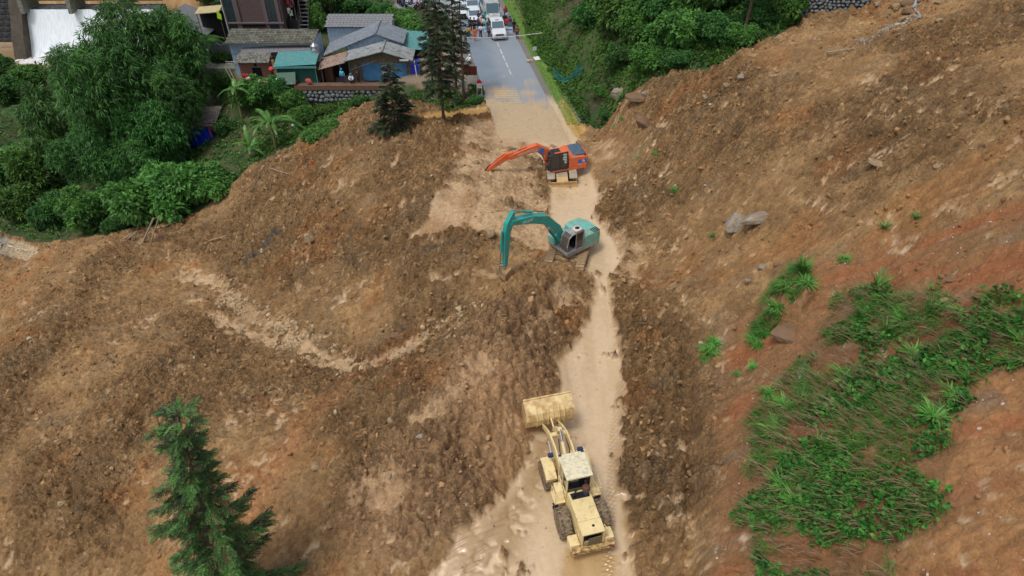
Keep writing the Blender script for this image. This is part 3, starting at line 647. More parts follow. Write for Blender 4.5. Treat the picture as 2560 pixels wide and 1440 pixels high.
bushes([(655,250,2.6,2.6,0,'bush under the brick kitchen hut, left of the retaining wall'),(700,245,3.2,2.5,2,'feathery bush in front of the teal shed'),(620,262,2.4,2.4,0,'bush below the pile of red and white bags'),
 (730,262,2.2,2,1,'bush at the left end of the retaining wall'),(815,285,1.1,1.3,0,'low bush growing from the foot of the stone wall'),(830,330,1.2,1.5,1,'pale green bush on the upper edge of the slide'),
 (790,350,1.3,1.6,1,'low leafy bush beside the rubble and the slide edge'),(900,262,1.3,1.4,2,'bush under the right end of the stone wall'),(560,215,2,2.2,2,'bush at the foot of the leaning bamboo poles'),
 (1125,262,1.3,1.4,0,'bright bush at the foot of the slender tree trunk'),(1190,258,1,1.1,2,'low bush around the white and red milestone'),(1030,80,2.0,2.2,1,'bright leafy bush behind the teal roof annex'),
 (1000,52,1.5,2.4,0,'bush under the row of parked motorbikes'),(950,45,2.4,2.4,2,'dark bush behind the tiled blue building'),(800,75,3.2,1.6,1,'leafy shrub between the tiled roof and the grey roof'),
 (880,35,3,3,2,'bush above the far tiled roof'),(820,30,3.4,3,0,'bush right of the outdoor iron stair'),(1092,48,1.4,1.8,2,'bush right of the motorbikes'),(500,185,2,2,2,'bush under the tree fern'),
 (560,160,1.8,1.8,0,'bush left of the pale blue wall'),(760,310,2,1.8,0,'bush behind the banana plants'),(520,10,5,4,0,'dark tree crown behind the yellow awning'),(460,-30,6,4,2,'dark tree crown behind the grey shed roof')], 'bushes around the village')
bushes([(1465,70,3,2.6,2,'bush on the hillside nearest the ditch'),(1500,20,3.5,3,0,'bush at the top edge above the dry brown slope'),(1545,60,3.4,2.8,1,'bright bush with large leaves above the dry slope'),
 (1590,110,3,2.6,0,'bright green bush in the middle of the hillside'),(1560,160,2.4,2.4,2,'bush just above the teal netting'),(1650,60,4,3.2,2,'dark bluish bush in the shade of the hillside'),(1690,110,3,2.8,1,'bush with a pale broad leaf beside it'),
 (1740,50,3.6,3,0,'bush left of the lone tree trunk'),(1790,100,2.8,2.6,2,'bush at the foot of the lone tree trunk'),(1620,170,2,2.2,0,'low bush on the rim of the slide'),(1700,160,1.6,2,2,'low bush on the rim of the slide below the dark hollow'),
 (1900,60,2.6,2.2,2,'bush right of the lone tree trunk'),(1960,55,2.6,2.0,0,'bush against the left end of the dry stone wall'),(1930,-10,4,3.2,1,'bush at the top edge left of the stone wall'),(1810,0,4.5,3.6,2,'dense dark bush at the top edge of the hillside'),
 (1700,-10,4.5,3.6,0,'tall bush at the top edge behind the bright ones'),(1600,-20,4,3.4,1,'tall bush at the top edge beside the dry slope'),(1410,-20,3.4,3,2,'bush at the top edge nearest the road'),
 (1850,110,1.6,1.8,0,'small bush at the upper rim of the slide'),(1520,290,1.0,1.2,2,'low bush under the first boulder'),(1505,240,1.1,1.3,0,'low bush left of the first boulder')], RGp)
for i, o in enumerate(protos+bush):
    if not o.get('label'): bpy.data.objects.remove(o)
# ---- tree on the right hillside, ferns, bananas, conifers
p = G(1858, 88); t_ = empty('broadleaf_tree', p, 0, 'slender tree with a bare pale trunk at the top of the right hillside', 'tree')
MB().path([(0, 0, -.4), (.1, 0, 2), (0, .1, 5)], .17, 8, .1).build('trunk', BARK, t_, True)
pp, nn, cl = lobes(1500, [(0, 0, 6, 1.6, 1.6, 1.3), (.9, .5, 5, 1.2, 1.2, 1), (-1, .3, 5.4, 1.2, 1.2, .9)], np.random.default_rng(5)); V, F, c_ = tufts(pp, nn, 5, .3, .08, .4, .8, (28, 58, 34), (80, 124, 66), cl)
scoop('crown', V, F, BROAD, t_, False, c_)
for (u, v, hg, ln, lab) in [(75,352,5.0,3.4,'tree fern with wide fronds, the left of the pair below the river'),(165,345,5.4,2.8,'tree fern standing right of the wide one, against the bamboo'),(543,190,4.6,2.4,'bright tree fern in front of the concrete yard wall'),(35,420,2.2,2.4,'small bright tree fern low on the left bank')]:
    q = G(u, v); tree_fern(q, hg, ln, u, lab, 'tree ferns')
for (u, v, hg, ln, s, lab, n_) in [(690,372,2.8,4.2,1,'largest banana plant with broad ragged leaves at the edge of the slide',16),(606,300,3.8,2.4,2,'tall thin banana plant with a pale upright leaf near the bamboo poles',7),(628,398,1.4,2.6,3,'small banana plant nearest the slide, yellow dead leaf under it',8)]:
    banana(G(u, v), hg, ln, s, lab, n_, .15)
def con(u, v, vtop, rad, seed, label, **k):
    q = G(u, v); h = Htop(q, vtop)-q.z; o = conifer('conifer', q.x, q.y, q.z-.3, h+.3, rad, seed, **k); tag(o, label, 'conifer', 'conifers'); return o
con(990, 332, 158, 2.35, 3, 'conifer standing on the slide in front of the blue tarpaulin house', bare=.14, dens=1.0, spray=.75, ca=(30, 44, 30), cb=(80, 100, 66), up=-.1, nb=70, wid=.03, brown=.06)
con(1110, 312, -22, 2.5, 4, 'tall conifer with a bare lower trunk standing on the slide', bare=.28, dens=.95, spray=.8, ca=(32, 44, 30), cb=(76, 94, 60), up=-.15, nb=80, wid=.03, brown=.1)
con(1142, 245, -60, 2.0, 5, 'conifer behind the tall one, beside the rusty sign', bare=.25, dens=.85, spray=.75, ca=(32, 46, 30), cb=(78, 98, 60), up=-.1, nb=64, wid=.03, brown=.08)
con(1160, 250, -70, 1.5, 6, 'thin mostly bare conifer nearest the road', bare=.42, dens=.7, spray=.65, ca=(40, 56, 34), cb=(84, 104, 62), up=-.1, nb=40, wid=.03, brown=.1)
con(1082, 215, 0, 1.6, 7, 'conifer between the house corner and the tall one', bare=.2, dens=1.1, spray=.75, ca=(30, 42, 28), cb=(70, 90, 56), up=-.1, nb=60, wid=.03, brown=.1)
q = P(440, 1022, 12.); z0 = float(base(q[0], q[1]))
near = conifer('conifer', q[0]-1.5, q[1], z0, 12.-z0, 2.65, 8, bare=.12, dens=1.7, spray=.66, ca=(24, 44, 22), cb=(88, 126, 60), up=.05, nb=108, wid=.012, brown=.12, lean=(1.5, 0))
tag(near, 'large bright conifer in the left foreground, cut by the bottom edge', 'conifer', 'conifers')

# ---- ground cover, one object for each kind
def scatter(n, px, seed, dens=None):
    poly = GP(px); rg = np.random.default_rng(seed); lo = poly.min(0); hi = poly.max(0); out = []
    q = lo+(hi-lo)*rg.random((n, 2)); k = in_poly(q[:, 0], q[:, 1], poly); q = q[k]
    if dens is not None: q = q[rg.random(len(q)) < dens(q[:, 0], q[:, 1])]
    return np.c_[q, base(q[:, 0], q[:, 1])]
def normals(p):
    e = .4; gx = (base(p[:, 0]+e, p[:, 1])-base(p[:, 0]-e, p[:, 1]))/(2*e); gy = (base(p[:, 0], p[:, 1]+e)-base(p[:, 0], p[:, 1]-e))/(2*e)
    return unit(np.c_[-gx, -gy, np.ones(len(p))])
vl = [(-500,700),(0,580),(100,602),(190,590),(300,575),(420,552),(500,520),(600,440),(700,378),(790,338),(860,285),(925,255),(930,240),(740,240),(600,225),(560,150),(480,150),(480,60),(300,150),(140,180),(0,150),(-500,200)]
vr = [(1290,-60),(1315,90),(1400,225),(1445,295),(1505,325),(1545,275),(1640,195),(1790,170),(1900,105),(1995,58),(1990,-60)]
p = scatter(34000, vl, 1); p[:, 2] += .35*RNG.random(len(p)); V1 = tufts(p, normals(p), 5, .45, .09, .15, .8, (28, 64, 32), (104, 152, 68), fbm(p[:, 0]*.4, p[:, 1]*.4, 7, 2), seed=1)
tag(scoop('undergrowth', *V1[:2], BROAD, None, False, V1[2]), 'tangled green undergrowth covering the bank left of the slide', kind='stuff')
dry = lambda x, y: 1-.9*np.clip(ss(.35, .6, fbm(x*.6, y*.6, 45, 3))*1.3*np.maximum(area(x, y, [(1350,-60),(1365,40),(1400,110),(1470,160),(1500,100),(1470,20),(1440,-60)], .6), area(x, y, [(1460,230),(1480,315),(1530,270),(1500,210)], .4)), 0, 1)
p = scatter(30000, vr, 2, dry); p[:, 2] += .3*RNG.random(len(p)); V1 = tufts(p, normals(p), 5, .34, .07, .15, .8, (32, 74, 34), (106, 162, 68), fbm(p[:, 0]*.5, p[:, 1]*.5, 17, 2), seed=2)
tag(scoop('hillside_greenery', *V1[:2], BROAD, None, False, V1[2]), 'green creepers and weeds covering the right hillside', kind='stuff')
p = scatter(5000, [(1300,-60),(1340,70),(1440,215),(1500,325),(1560,250),(1500,100),(1460,-60)], 3, lambda x, y: 1.05-dry(x, y)*.6); V1 = blades(p, normals(p), 4, .5, .018, (92, 74, 62), (150, 126, 104), 3, 1.1, 1.3)
tag(scoop('dry_stalks', *V1[:2], GRASS, None, False, V1[2]), 'dead brown stalks matted on the cut hillside beside the road', kind='stuff')
p = scatter(14000, [(600,230),(640,330),(640,400),(700,375),(725,245),(750,300),(700,370),(760,355),(850,290),(925,255),(1060,255),(1120,280),(1215,258),(1205,215),(1120,215),(1000,240),(800,245)], 4, lambda x, y: ss(.32, .5, fbm(x*.6, y*.6, 44, 3))); V1 = tufts(p, normals(p), 4, .28, .07, .1, .7, (38, 76, 30), (110, 150, 66), seed=4)
tag(scoop('bank_weeds', *V1[:2], BROAD, None, False, V1[2]), 'low weeds on the bank below the stone wall', kind='stuff')
p = scatter(9000, [(-400,170),(0,140),(70,150),(135,180),(480,140),(500,-60),(975,-70),(985,30),(1000,40),(800,60),(560,20),(480,100),(130,240),(-400,300)], 5, lambda x, y: (y > 84)*1.); p[:, 2] += .8*RNG.random(len(p)); V1 = tufts(p, normals(p), 5, .8, .17, .15, .8, (24, 50, 30), (72, 112, 58), seed=5)
tag(scoop('far_greenery', *V1[:2], BROAD, None, False, V1[2]), 'dense greenery behind the village houses', kind='stuff')
# grass verge along the road
yv = np.linspace(62, 112, 7000); xv = ROAD_R(yv)+.7+RNG.random(len(yv))*1.35; p = np.c_[xv, yv, np.zeros(len(yv))]
V1 = blades(p, np.tile([0, 0, 1.], (len(p), 1)), 3, .14, .02, (88, 128, 48), (142, 182, 80), 6, .6, .9, 2); tag(scoop('verge_grass', *V1[:2], GRASS, None, False, V1[2]), 'strip of bright grass between road and ditch', kind='stuff')
# ---- the spur in the right foreground
spp = [(1890,1500),(1870,1250),(1880,1010),(1960,930),(2030,850),(2090,770),(2190,690),(2270,730),(2420,770),(2560,750),(2640,900),(2440,960),(2400,1100),(2340,1250),(2230,1340),(2150,1500)]
def onslope(p, dz=.03): p[:, 2] = base(p[:, 0], p[:, 1])+dz; return p
spw = lambda x, y: ss(.45, .62, area(x, y, spp, 1.2)+1.5*(fbm(x*.6, y*.6, 95, 4)-.5))
spq = [(1830,1560),(1820,1240),(1830,1000),(1900,900),(1990,800),(2050,740),(2180,660),(2290,690),(2420,740),(2560,700),(2700,900),(2480,1000),(2440,1130),(2380,1300),(2270,1400),(2200,1560)]
p = scatter(14000, spq, 7, lambda x, y: spw(x, y)*ss(.45, .58, fbm(x*.55, y*.55, 91, 3))); V1 = tufts(onslope(p, .08+.34*RNG.random(len(p))**1.5*fbm(p[:, 0]*.9, p[:, 1]*.9, 13, 2)*2), normals(p)*1.3, 3, .20, .085, .1, .75, (36, 88, 38), (100, 154, 66), seed=7, sag=.1)
tag(scoop('creeper_leaves', *V1[:2], BROAD, None, False, V1[2]), 'broad-leaved creeper spreading over the foreground spur', kind='stuff')
p = scatter(7500, spq, 8, lambda x, y: spw(x, y)*ss(.36, .52, fbm(x*.8+7, y*.8, 92, 3))); V1 = blades(onslope(p), normals(p), 5, .55, .016, (46, 94, 40), (112, 156, 70), 8, .9, .8)
tag(scoop('slope_grass', *V1[:2], GRASS, None, False, V1[2]), 'fine green grass on the foreground spur', kind='stuff')
p = scatter(2300, spq, 9, lambda x, y: .7*spw(x, y)); nn = normals(p); dn = np.c_[-nn[:, 0]*-1, nn[:, 1], 0*nn[:, 0]]
V1 = blades(onslope(p, .05), nn*np.array([2.2, 2.2, -.6]), 3, 1.1, .013, (120, 96, 72), (190, 166, 132), 9, .5, .25)
tag(scoop('dry_stems', *V1[:2], GRASS, None, False, V1[2]), 'dead reed stems lying down the foreground spur', kind='stuff')
def reed_proto(seed, L=1., k=34, W=.026, arch=.75, out=.7, ca=(44, 104, 44), cb=(122, 182, 80)):
    V, F, c_ = blades(RNG.normal(size=(3, 3))*np.array([.1, .1, 0]), np.tile([0, 0, 1.], (3, 1)), k//3, L, W, ca, cb, seed, arch, out, 4)
    return scoop('reed_tuft', V, F, GRASS, None, False, c_)
rp = [reed_proto(31, .9, 48, .022, .6, .6), reed_proto(32, .95, 75, .026, .65, .75), reed_proto(33, 1.3, 45, .028, .35, .35), reed_proto(34, .8, 75, .018, .8, .8)]
reeds = [(2285,900,1.35,1,'big reed tuft with broad dark leaves near the middle of the spur'),(2350,890,1.2,0,'reed tuft right of the big dark one'),(2115,945,1.2,1,'dark reed tuft above the pale rock streak'),(2190,730,1.30,2,'tall reeds with a white-tipped shoot on the crest of the spur'),
 (2215,760,1.25,3,'fine grass tuft under the white-tipped reeds'),(2150,800,1.1,2,'upright reeds left of centre below the crest'),(2205,850,1.0,2,'upright reeds between the crest and the big dark tuft'),(2320,790,1.0,2,'lone upright reeds on the right of the crest'),
 (2250,790,1.2,3,'arching grass tuft on the crest'),(2280,800,1.0,0,'grass tuft beside the lone upright reeds'),(1960,1020,1.1,1,'reed tuft at the left rim of the spur, upper one'),(1940,1080,1.25,1,'reed tuft at the left rim of the spur below the upper one'),
 (1920,980,1.1,3,'pale green grass at the top of the left rim'),(2000,1000,1.1,0,'reed tuft beside the pale rock'),(2370,1000,1.20,1,'spreading reed tuft at the right rim of the spur'),(2330,1060,1.25,1,'bright reed tuft at the right rim under the spreading one'),(2400,960,1.0,0,'reed tuft nearest the bare red face'),
 (2050,1000,.8,0,'small yellow-green reed shoot in the middle of the bare stems'),(1960,1160,1.2,0,'reed tuft hanging on the left rim, middle height'),(1950,1230,1.35,1,'large reed tuft at the lower left of the spur'),(1990,1270,1.2,1,'reed tuft just right of the large lower left one'),
 (1900,1150,.9,0,'reed shoot sticking out left over the bare slope'),(2240,1230,.8,0,'yellowish reed shoot in the creeper'),(2120,1330,1.0,0,'reed tuft low in the creeper'),(2280,1290,1.0,0,'reed tuft low at the right of the creeper'),(2040,1120,.9,2,'short reeds on the bare strip of the spur'),
 (2180,960,.9,3,'grass tuft in the middle of the spur'),(2230,1050,.9,3,'grass tuft on the dry stems'),(1885,860,1.30,3,'grass tuft on the rim left of the overhanging rock'),(1990,720,1.30,2,'upright leafy reeds above the overhanging rock'),(1960,760,1.40,3,'grass on the block above the overhanging rock'),
 (1930,800,1.40,3,'grass hanging down the left of the overhanging block'),(2000,745,1.25,3,'grass at the right of the leafy reeds'),(1910,840,.9,0,'grass with a yellow flower beside the overhanging rock'),(1790,870,1.3,3,'isolated grass patch on the bare slope, upper end'),(1775,890,1.3,3,'isolated grass patch on the bare slope, middle'),(1760,905,.8,3,'isolated grass patch on the bare slope, lower end'),
 (1880,915,.8,3,'small grass patch below the overhanging rock'),(1845,935,.7,3,'thin grass on the bare slope left of the spur'),(2210,575,.9,0,'uprooted reeds on the upper slide, the left ones'),(2280,555,.7,0,'uprooted reeds on the upper slide, the right ones'),(2115,645,.8,3,'strip of green grass on the red slope'),
 (2100,655,.7,3,'lower end of the grass strip on the red slope'),(2250,820,1.0,3,'grass under the crest reeds'),(2400,800,1.1,3,'grass at the upper right rim of the spur'),(2540,850,1.2,0,'reeds at the right edge of the picture'),(2520,900,1.1,3,'grass at the right edge above the bare face'),
 (640,470,.9,3,'green grass tuft beside the broken sticks on the slide'),(655,490,.8,3,'grass tuft under the broken sticks on the slide'),(425,575,.9,3,'bright grass sprouting among the timber debris'),(1720,150,1.0,1,'bright reed tuft at the rim of the hillside greenery'),(1660,175,.9,1,'pale reeds on the rim above the slide'),(1600,190,.9,1,'pale reeds left of the slide rim'),
 (1560,240,.8,3,'grass beside the first boulder'),(1560,300,.9,3,'grass hanging under the second boulder'),(1540,320,.8,3,'grass strip above the muddy corner'),(1600,330,.8,3,'grass beside the dark slab boulder'),(1640,390,.9,3,'flattened grass on the slide toe'),(1600,400,.8,3,'grass tuft behind the orange excavator'),
 (1690,480,.9,3,'flattened brown-green grass above the track'),(1780,600,.8,0,'tuft of reeds under the big white boulder')]
for k, (u, v, s, i, lab) in enumerate(reeds):
    q = G(u, v); o = place(rp, i, q.x, q.y, (hz(q.x, q.y) if u > 1700 else q.z)-.03, s, k*1.3, lab, 'reeds' if i != 3 else 'grass tuft', 'reed and grass tufts')
p = scatter(2000, [(1875,860),(1900,870),(1950,810),(2000,760),(2020,720),(2010,680),(1975,675),(1900,770)], 12, lambda x, y: ss(.3, .5, fbm(x*1.6, y*1.6, 94, 3))); p[:, 2] = [hz(a_, b_) for a_, b_ in p[:, :2]]; V1 = blades(p, normals(p), 4, .55, .016, (40, 86, 38), (98, 146, 62), 12, .9, .7)
tag(scoop('block_grass', *V1[:2], GRASS, None, False, V1[2]), 'long grass on the earth block above the overhanging slab', kind='stuff')
# ---- earth clods and pebbles: points with a small lump on each
def lumps(name, pts, sizes, cols, label, seed):
    me = bpy.data.meshes.new(name); me.from_pydata(pts.tolist(), [], [])
    a = me.attributes.new('size', 'FLOAT', 'POINT'); a.data.foreach_set('value', sizes.astype(np.float32))
    a = me.attributes.new('tint', 'FLOAT_COLOR', 'POINT'); a.data.foreach_set('color', np.c_[cols, np.ones(len(cols))].astype(np.float32).ravel())
    o = bpy.data.objects.new(name, me); COL.objects.link(o); tag(o, label, kind='stuff')
    ng = bpy.data.node_groups.new(name, 'GeometryNodeTree'); ng.interface.new_socket('Geometry', in_out='INPUT', socket_type='NodeSocketGeometry'); ng.interface.new_socket('Geometry', in_out='OUTPUT', socket_type='NodeSocketGeometry')
    N = ng.nodes; L = ng.links; gi = N.new('NodeGroupInput'); go = N.new('NodeGroupOutput'); mp = N.new('GeometryNodeMeshToPoints'); L.new(gi.outputs[0], mp.inputs['Mesh'])
    ico = N.new('GeometryNodeMeshIcoSphere'); ico.inputs['Radius'].default_value = 1; ico.inputs['Subdivisions'].default_value = 2
    sp_ = N.new('GeometryNodeSetPosition'); nz = N.new('ShaderNodeTexNoise'); nz.inputs['Scale'].default_value = 1.3+seed*.1; vm = N.new('ShaderNodeVectorMath'); vm.operation = 'SUBTRACT'; vm.inputs[1].default_value = (.5, .5, .5)
    vs = N.new('ShaderNodeVectorMath'); vs.operation = 'SCALE'; vs.inputs['Scale'].default_value = 1.5
    L.new(nz.outputs['Color'], vm.inputs[0]); L.new(vm.outputs[0], vs.inputs[0]); L.new(ico.outputs[0], sp_.inputs[0]); L.new(vs.outputs[0], sp_.inputs['Offset'])
    sm = N.new('GeometryNodeSetMaterial'); L.new(sp_.outputs[0], sm.inputs[0]); sm.inputs['Material'].default_value = CLOD
    ip = N.new('GeometryNodeInstanceOnPoints'); L.new(mp.outputs[0], ip.inputs['Points']); L.new(sm.outputs[0], ip.inputs['Instance'])
    rv = N.new('FunctionNodeRandomValue'); rv.data_type = 'FLOAT_VECTOR'; rv.inputs[1].default_value = (6.28, 6.28, 6.28); L.new(rv.outputs[0], ip.inputs['Rotation'])
    r2 = N.new('FunctionNodeRandomValue'); r2.data_type = 'FLOAT_VECTOR'; r2.inputs[0].default_value = (.6, .6, .45); r2.inputs[1].default_value = (1.35, 1.35, 1.0); r2.inputs['Seed'].default_value = 3
    na = N.new('GeometryNodeInputNamedAttribute'); na.data_type = 'FLOAT'; na.inputs[0].default_value = 'size'
    v2 = N.new('ShaderNodeVectorMath'); v2.operation = 'SCALE'; L.new(r2.outputs[0], v2.inputs[0]); L.new(na.outputs[0], v2.inputs['Scale']); L.new(v2.outputs[0], ip.inputs['Scale'])
    L.new(ip.outputs[0], go.inputs[0]); md = o.modifiers.new('lumps', 'NODES'); md.node_group = ng
    return o
CLOD = mat('clod', inst='tint', rough=.9, var=.3, scale=2.5, bump=.6, bscale=6)
ww = (debris*(rough+.12)).ravel()*((H-B).ravel() > -.35)
# chance by floor area so that near and far get alike cover
ar = (np.gradient(yy)[:, None]*np.gradient(X, axis=1)).ravel(); vis = (np.abs(X) < Y*.85+9) & (Y < 112) & (Y > 9)
ww = ww*ar*vis.ravel()*(.35+1.3*ss(.35, .65, fbm(X*.45, Y*.45, 93, 3)).ravel()); ww /= ww.sum()
ids = RNG.choice(len(ww), 50000, p=ww); sz = .02+.13*RNG.random(len(ids))**7+.03*RNG.random(len(ids))
pts = np.c_[X.ravel()[ids]+.1*RNG.normal(size=len(ids)), Y.ravel()[ids]+.1*RNG.normal(size=len(ids)), H.ravel()[ids]+sz*.2]
cc = C.reshape(-1, 3)[ids]*(.85+.4*RNG.random((len(ids), 1))); grey = RNG.random(len(ids)) < .012; cc[grey] = c(170, 158, 138)*(.7+.5*RNG.random((grey.sum(), 1)))
lumps('soil_clods', pts, sz, cc, 'crumbled brown clods covering the landslide debris', 1)
edge = ss(.02, .3, mud)*ss(1., .75, mud)+.03*mud+.1*soft; wm = edge.ravel()*ar*vis.ravel(); wm /= wm.sum(); ids = RNG.choice(len(wm), 3800, p=wm); sz = .02+.05*RNG.random(len(ids))**3
lumps('mud_pebbles', np.c_[X.ravel()[ids], Y.ravel()[ids], H.ravel()[ids]+.01], sz, C.reshape(-1, 3)[ids]*(.55+.45*RNG.random((len(ids), 1))), 'small stones and clods lying in the mud', 2)
gpx = [(470,690),(540,705),(600,770),(690,820),(760,880),(870,925),(960,905),(1060,850),(1160,790)]
gd = seg_dist(X, Y, GP(gpx), False); wg = (ss(2.0, .1, gd)*(.15+ss(.45, .6, fbm(X*.7, Y*.7, 96, 3)))*(X > G(560, 740).x)*ar.reshape(X.shape)).ravel(); wg /= wg.sum(); ids = RNG.choice(len(wg), 700, p=wg); sz = .05+.16*RNG.random(len(ids))**3
k = RNG.random((len(ids), 1)); lumps('gully_stones', np.c_[X.ravel()[ids], Y.ravel()[ids], H.ravel()[ids]+.02], sz, c(150, 132, 100)*(1-k)+c(196, 170, 134)*k, 'muddy stones in the washed-out gully', 3)
# ------------------------------------------------------------------ machines
def text(body, size, m, parent, loc, rot, depth=.004, name='lettering'):
    cu = bpy.data.curves.new('t', 'FONT'); cu.body = body; cu.size = size; cu.extrude = depth; cu.align_x = 'CENTER'; cu.align_y = 'CENTER'
    o = bpy.data.objects.new('t', cu); COL.objects.link(o); dg = bpy.context.evaluated_depsgraph_get()
    me = bpy.data.meshes.new_from_object(o.evaluated_get(dg)); bpy.data.objects.remove(o); me.materials.clear(); me.materials.append(m)
    r = bpy.data.objects.new(name, me); COL.objects.link(r); r.parent = parent; r.location = loc; r.rotation_euler = rot; return r
MUDC = srgb(186, 156, 116)
CREAM = mat('cream_paint', srgb(224, 202, 148), .45, var=.08, scale=2, dirt=srgb(178, 142, 96), dirt_amt=.16)
CREAM2 = mat('worn_cream_roof', srgb(222, 212, 180), .6, var=.10, scale=4, dirt=srgb(178, 170, 140), dirt_amt=.3)
RUSTY = mat('chipped_cream', srgb(206, 178, 120), .7, var=.2, scale=5, dirt=srgb(98, 60, 40), dirt_amt=.42)
STEEL = mat('dark_steel', srgb(46, 44, 44), .6, .3, var=.3); RUB = mat('tyre_rubber', srgb(70, 68, 64), .9, var=.3, scale=5, dirt=srgb(150, 128, 98), dirt_amt=.45, bump=.2)
GLASS = mat('dark_glass', srgb(22, 27, 32), .08, var=.1, spec=.8); CHROME = mat('chrome', srgb(190, 190, 195), .2, .9, var=.05)
BLUEL = mat('lamp_housing', srgb(32, 48, 88), .5); BLACK = mat('black_plastic', srgb(24, 24, 26), .6); YEL = mat('yellow_print', srgb(226, 190, 30), .5)
def wheel(parent, x, y, r, w, m_rim, side, mud=.3, name='wheel', lugs=22):
    e = empty(name, (x, y, r)); e.parent = parent
    b = MB(); h = w/2; b.lathe([(r*.56, -h*.9), (r*.84, -h), (r*.95, -h*.86), (r*.97, -h*.4), (r*.975, 0), (r*.97, h*.4), (r*.95, h*.86), (r*.84, h), (r*.56, h*.9)], axis='x', n=30)
    for i in range(lugs):
        for s in (-1, 1):
            a = 2*math.pi*(i+(.5 if s > 0 else 0))/lugs; M_ = Matrix.Rotation(a, 4, 'X')
            c0 = M_ @ Vector((s*h*.48, 0, r*.985)); b.box(c0, (h*1.0, r*.13, r*.075), rot=(a, 0, 0))
    b.build('tyre', RUB, e, True)
    q = MB(); q.lathe([(r*.55, -h*.75), (r*.57, -h*.93), (r*.5, -h*.9), (r*.42, -h*.45), (r*.2, -h*.4), (r*.17, -h*.75), (.01, -h*.78), (.01, h*.78), (r*.17, h*.75), (r*.2, h*.4), (r*.42, h*.45), (r*.5, h*.9), (r*.57, h*.93), (r*.55, h*.75)], axis='x', n=24); q.build('rim', m_rim, e, True)
    return e
def plate(b, pts, x0, x1): return b.prism(pts, x0, x1, 'x')
def limb(pts, ws):                                 # outline of an arm in (y, z) from a centre line and half widths
    up, dn = [], []; n = len(pts)
    for i in range(n):
        a = Vector(pts[max(i-1, 0)]); c_ = Vector(pts[min(i+1, n-1)]); d = (c_-a).normalized(); nn = Vector((-d.y, d.x))
        p = Vector(pts[i]); up.append(tuple(p+nn*ws[i])); dn.append(tuple(p-nn*ws[i]))
    return up+dn[::-1]
def cyl(parent, a, c_, r, frac=.55, x=0., m=None, dx=0):
    a = Vector((x, *a)); c_ = Vector((x+dx, *c_)); k = a.lerp(c_, frac)
    o = MB().tube(a, k, r, n=10).build('hydraulic_cylinder', m or CREAM, parent, True); MB().tube(k, c_, r*.55, n=8).build('rod', CHROME, o, True)

# ---- wheel loader
lx, ly = 3.5, 18.55
L_ = empty('wheel_loader', (lx, ly, hz(lx, ly)-.06), R(14), 'cream yellow wheel loader driving away on the muddy track with its wide bucket raised', 'wheel loader')
for x, y in ((-1.06, 0), (1.06, 0), (-1.06, 3.05), (1.06, 3.05)): wheel(L_, x, y, .80, .60, mat('loader_rim', srgb(176, 140, 84), .7, dirt=srgb(90, 60, 40), dirt_amt=.5), 1)
MB().bb(-.42, .42, -1.5, 2.0, .62, 1.12).bb(-.8, .8, -.15, .15, .65, .95).build('rear_frame', CREAM, L_, bevel=.02)
MB().bb(-.36, .36, 2.0, 3.9, .6, 1.25).bb(-.52, -.36, 2.5, 3.5, .7, 2.05).bb(.36, .52, 2.5, 3.5, .7, 2.05).bb(-.8, .8, 2.9, 3.2, .65, .95).build('front_frame', CREAM, L_, bevel=.02)
hd = MB(); hd.prism([(-.66, 1.0), (.66, 1.0), (.60, 2.08), (-.60, 2.08)], -.86, .92, 'y'); hood = hd.build('hood', CREAM, L_, bevel=.03)
hr = MB(); hr.bb(-.62, -.52, -1.62, -.86, .95, 2.02).bb(.52, .62, -1.62, -.86, .95, 2.02).bb(-.52, .52, -1.62, -.86, 1.94, 2.02).build('radiator_shell', CREAM, L_, bevel=.015)
cv = MB(); cv.bb(-.60, .60, -1.64, -.875, 2.025, 2.075); cover = cv.build('rear_cover', CREAM, L_, bevel=.015); MB().tube((.1, -1.22, 2.07), (.1, -1.22, 2.083), .075, n=16).build('filler_hole', BLACK, cover)
MB().bb(-.52, .52, -1.42, -1.36, .98, 1.94).build('radiator', BLACK, L_)
for i in range(9): MB().bb(-.50+.115*i, -.48+.115*i, -1.45, -1.42, 1.0, 1.9).build('fin', STEEL, L_)
gp = MB(); gp.box((-.1, -1.66, 1.32), (.32, .03, .8), rot=(.05, .04, 0)); gp.box((.18, -1.68, 1.36), (.44, .03, .86), rot=(.05, -.05, 0)); gpo = gp.build('grille_panel', mat('grey_mesh', srgb(112, 106, 84), .7, .3, var=.3, scale=12), L_)
text('80W', .20, YEL, gpo, (.12, -1.702, 1.02), (math.pi/2+.05, -.05, 0))
cw_ = MB(); cw_.bb(-1.18, 1.18, -1.86, -1.60, .62, .98); cw_.build('counterweight', RUSTY, L_, bevel=.03)
for s in (-1, 1):
    MB().bb(s*.92-.26, s*.92+.26, -1.60, -.98, .80, 1.22).build('counterweight_block', CREAM, L_, bevel=.04)
    MB().bb(s*1.0-.07, s*1.0+.07, -1.90, -1.865, .85, .95).build('tail_lamp', mat('red_lens', srgb(140, 30, 24), .3), L_)
    MB().path([(s*.66, -1.5, 1.25), (s*.78, -1.5, 1.3), (s*.78, -1.5, 1.95), (s*.66, -1.25, 2.02)], .022).build('handrail', CREAM, L_, True)
cab = MB(); cab.bb(-.68, .68, .92, 2.3, 1.3, 1.82)
for s in (-1, 1):
    cab.prism([(s*.68, 1.82), (s*.58, 1.82), (s*.55, 3.2), (s*.64, 3.2)], .92, 1.04, 'y'); cab.prism([(s*.68, 1.82), (s*.58, 1.82), (s*.55, 3.2), (s*.64, 3.2)], 2.2, 2.3, 'y'); cab.bb(s*.64-.05, s*.64+.03, 1.58, 1.66, 1.82, 3.2)
cab.bb(-.6, .6, .92, 1.0, 1.82, 2.02); cabo = cab.build('cab', CREAM, L_, bevel=.015)
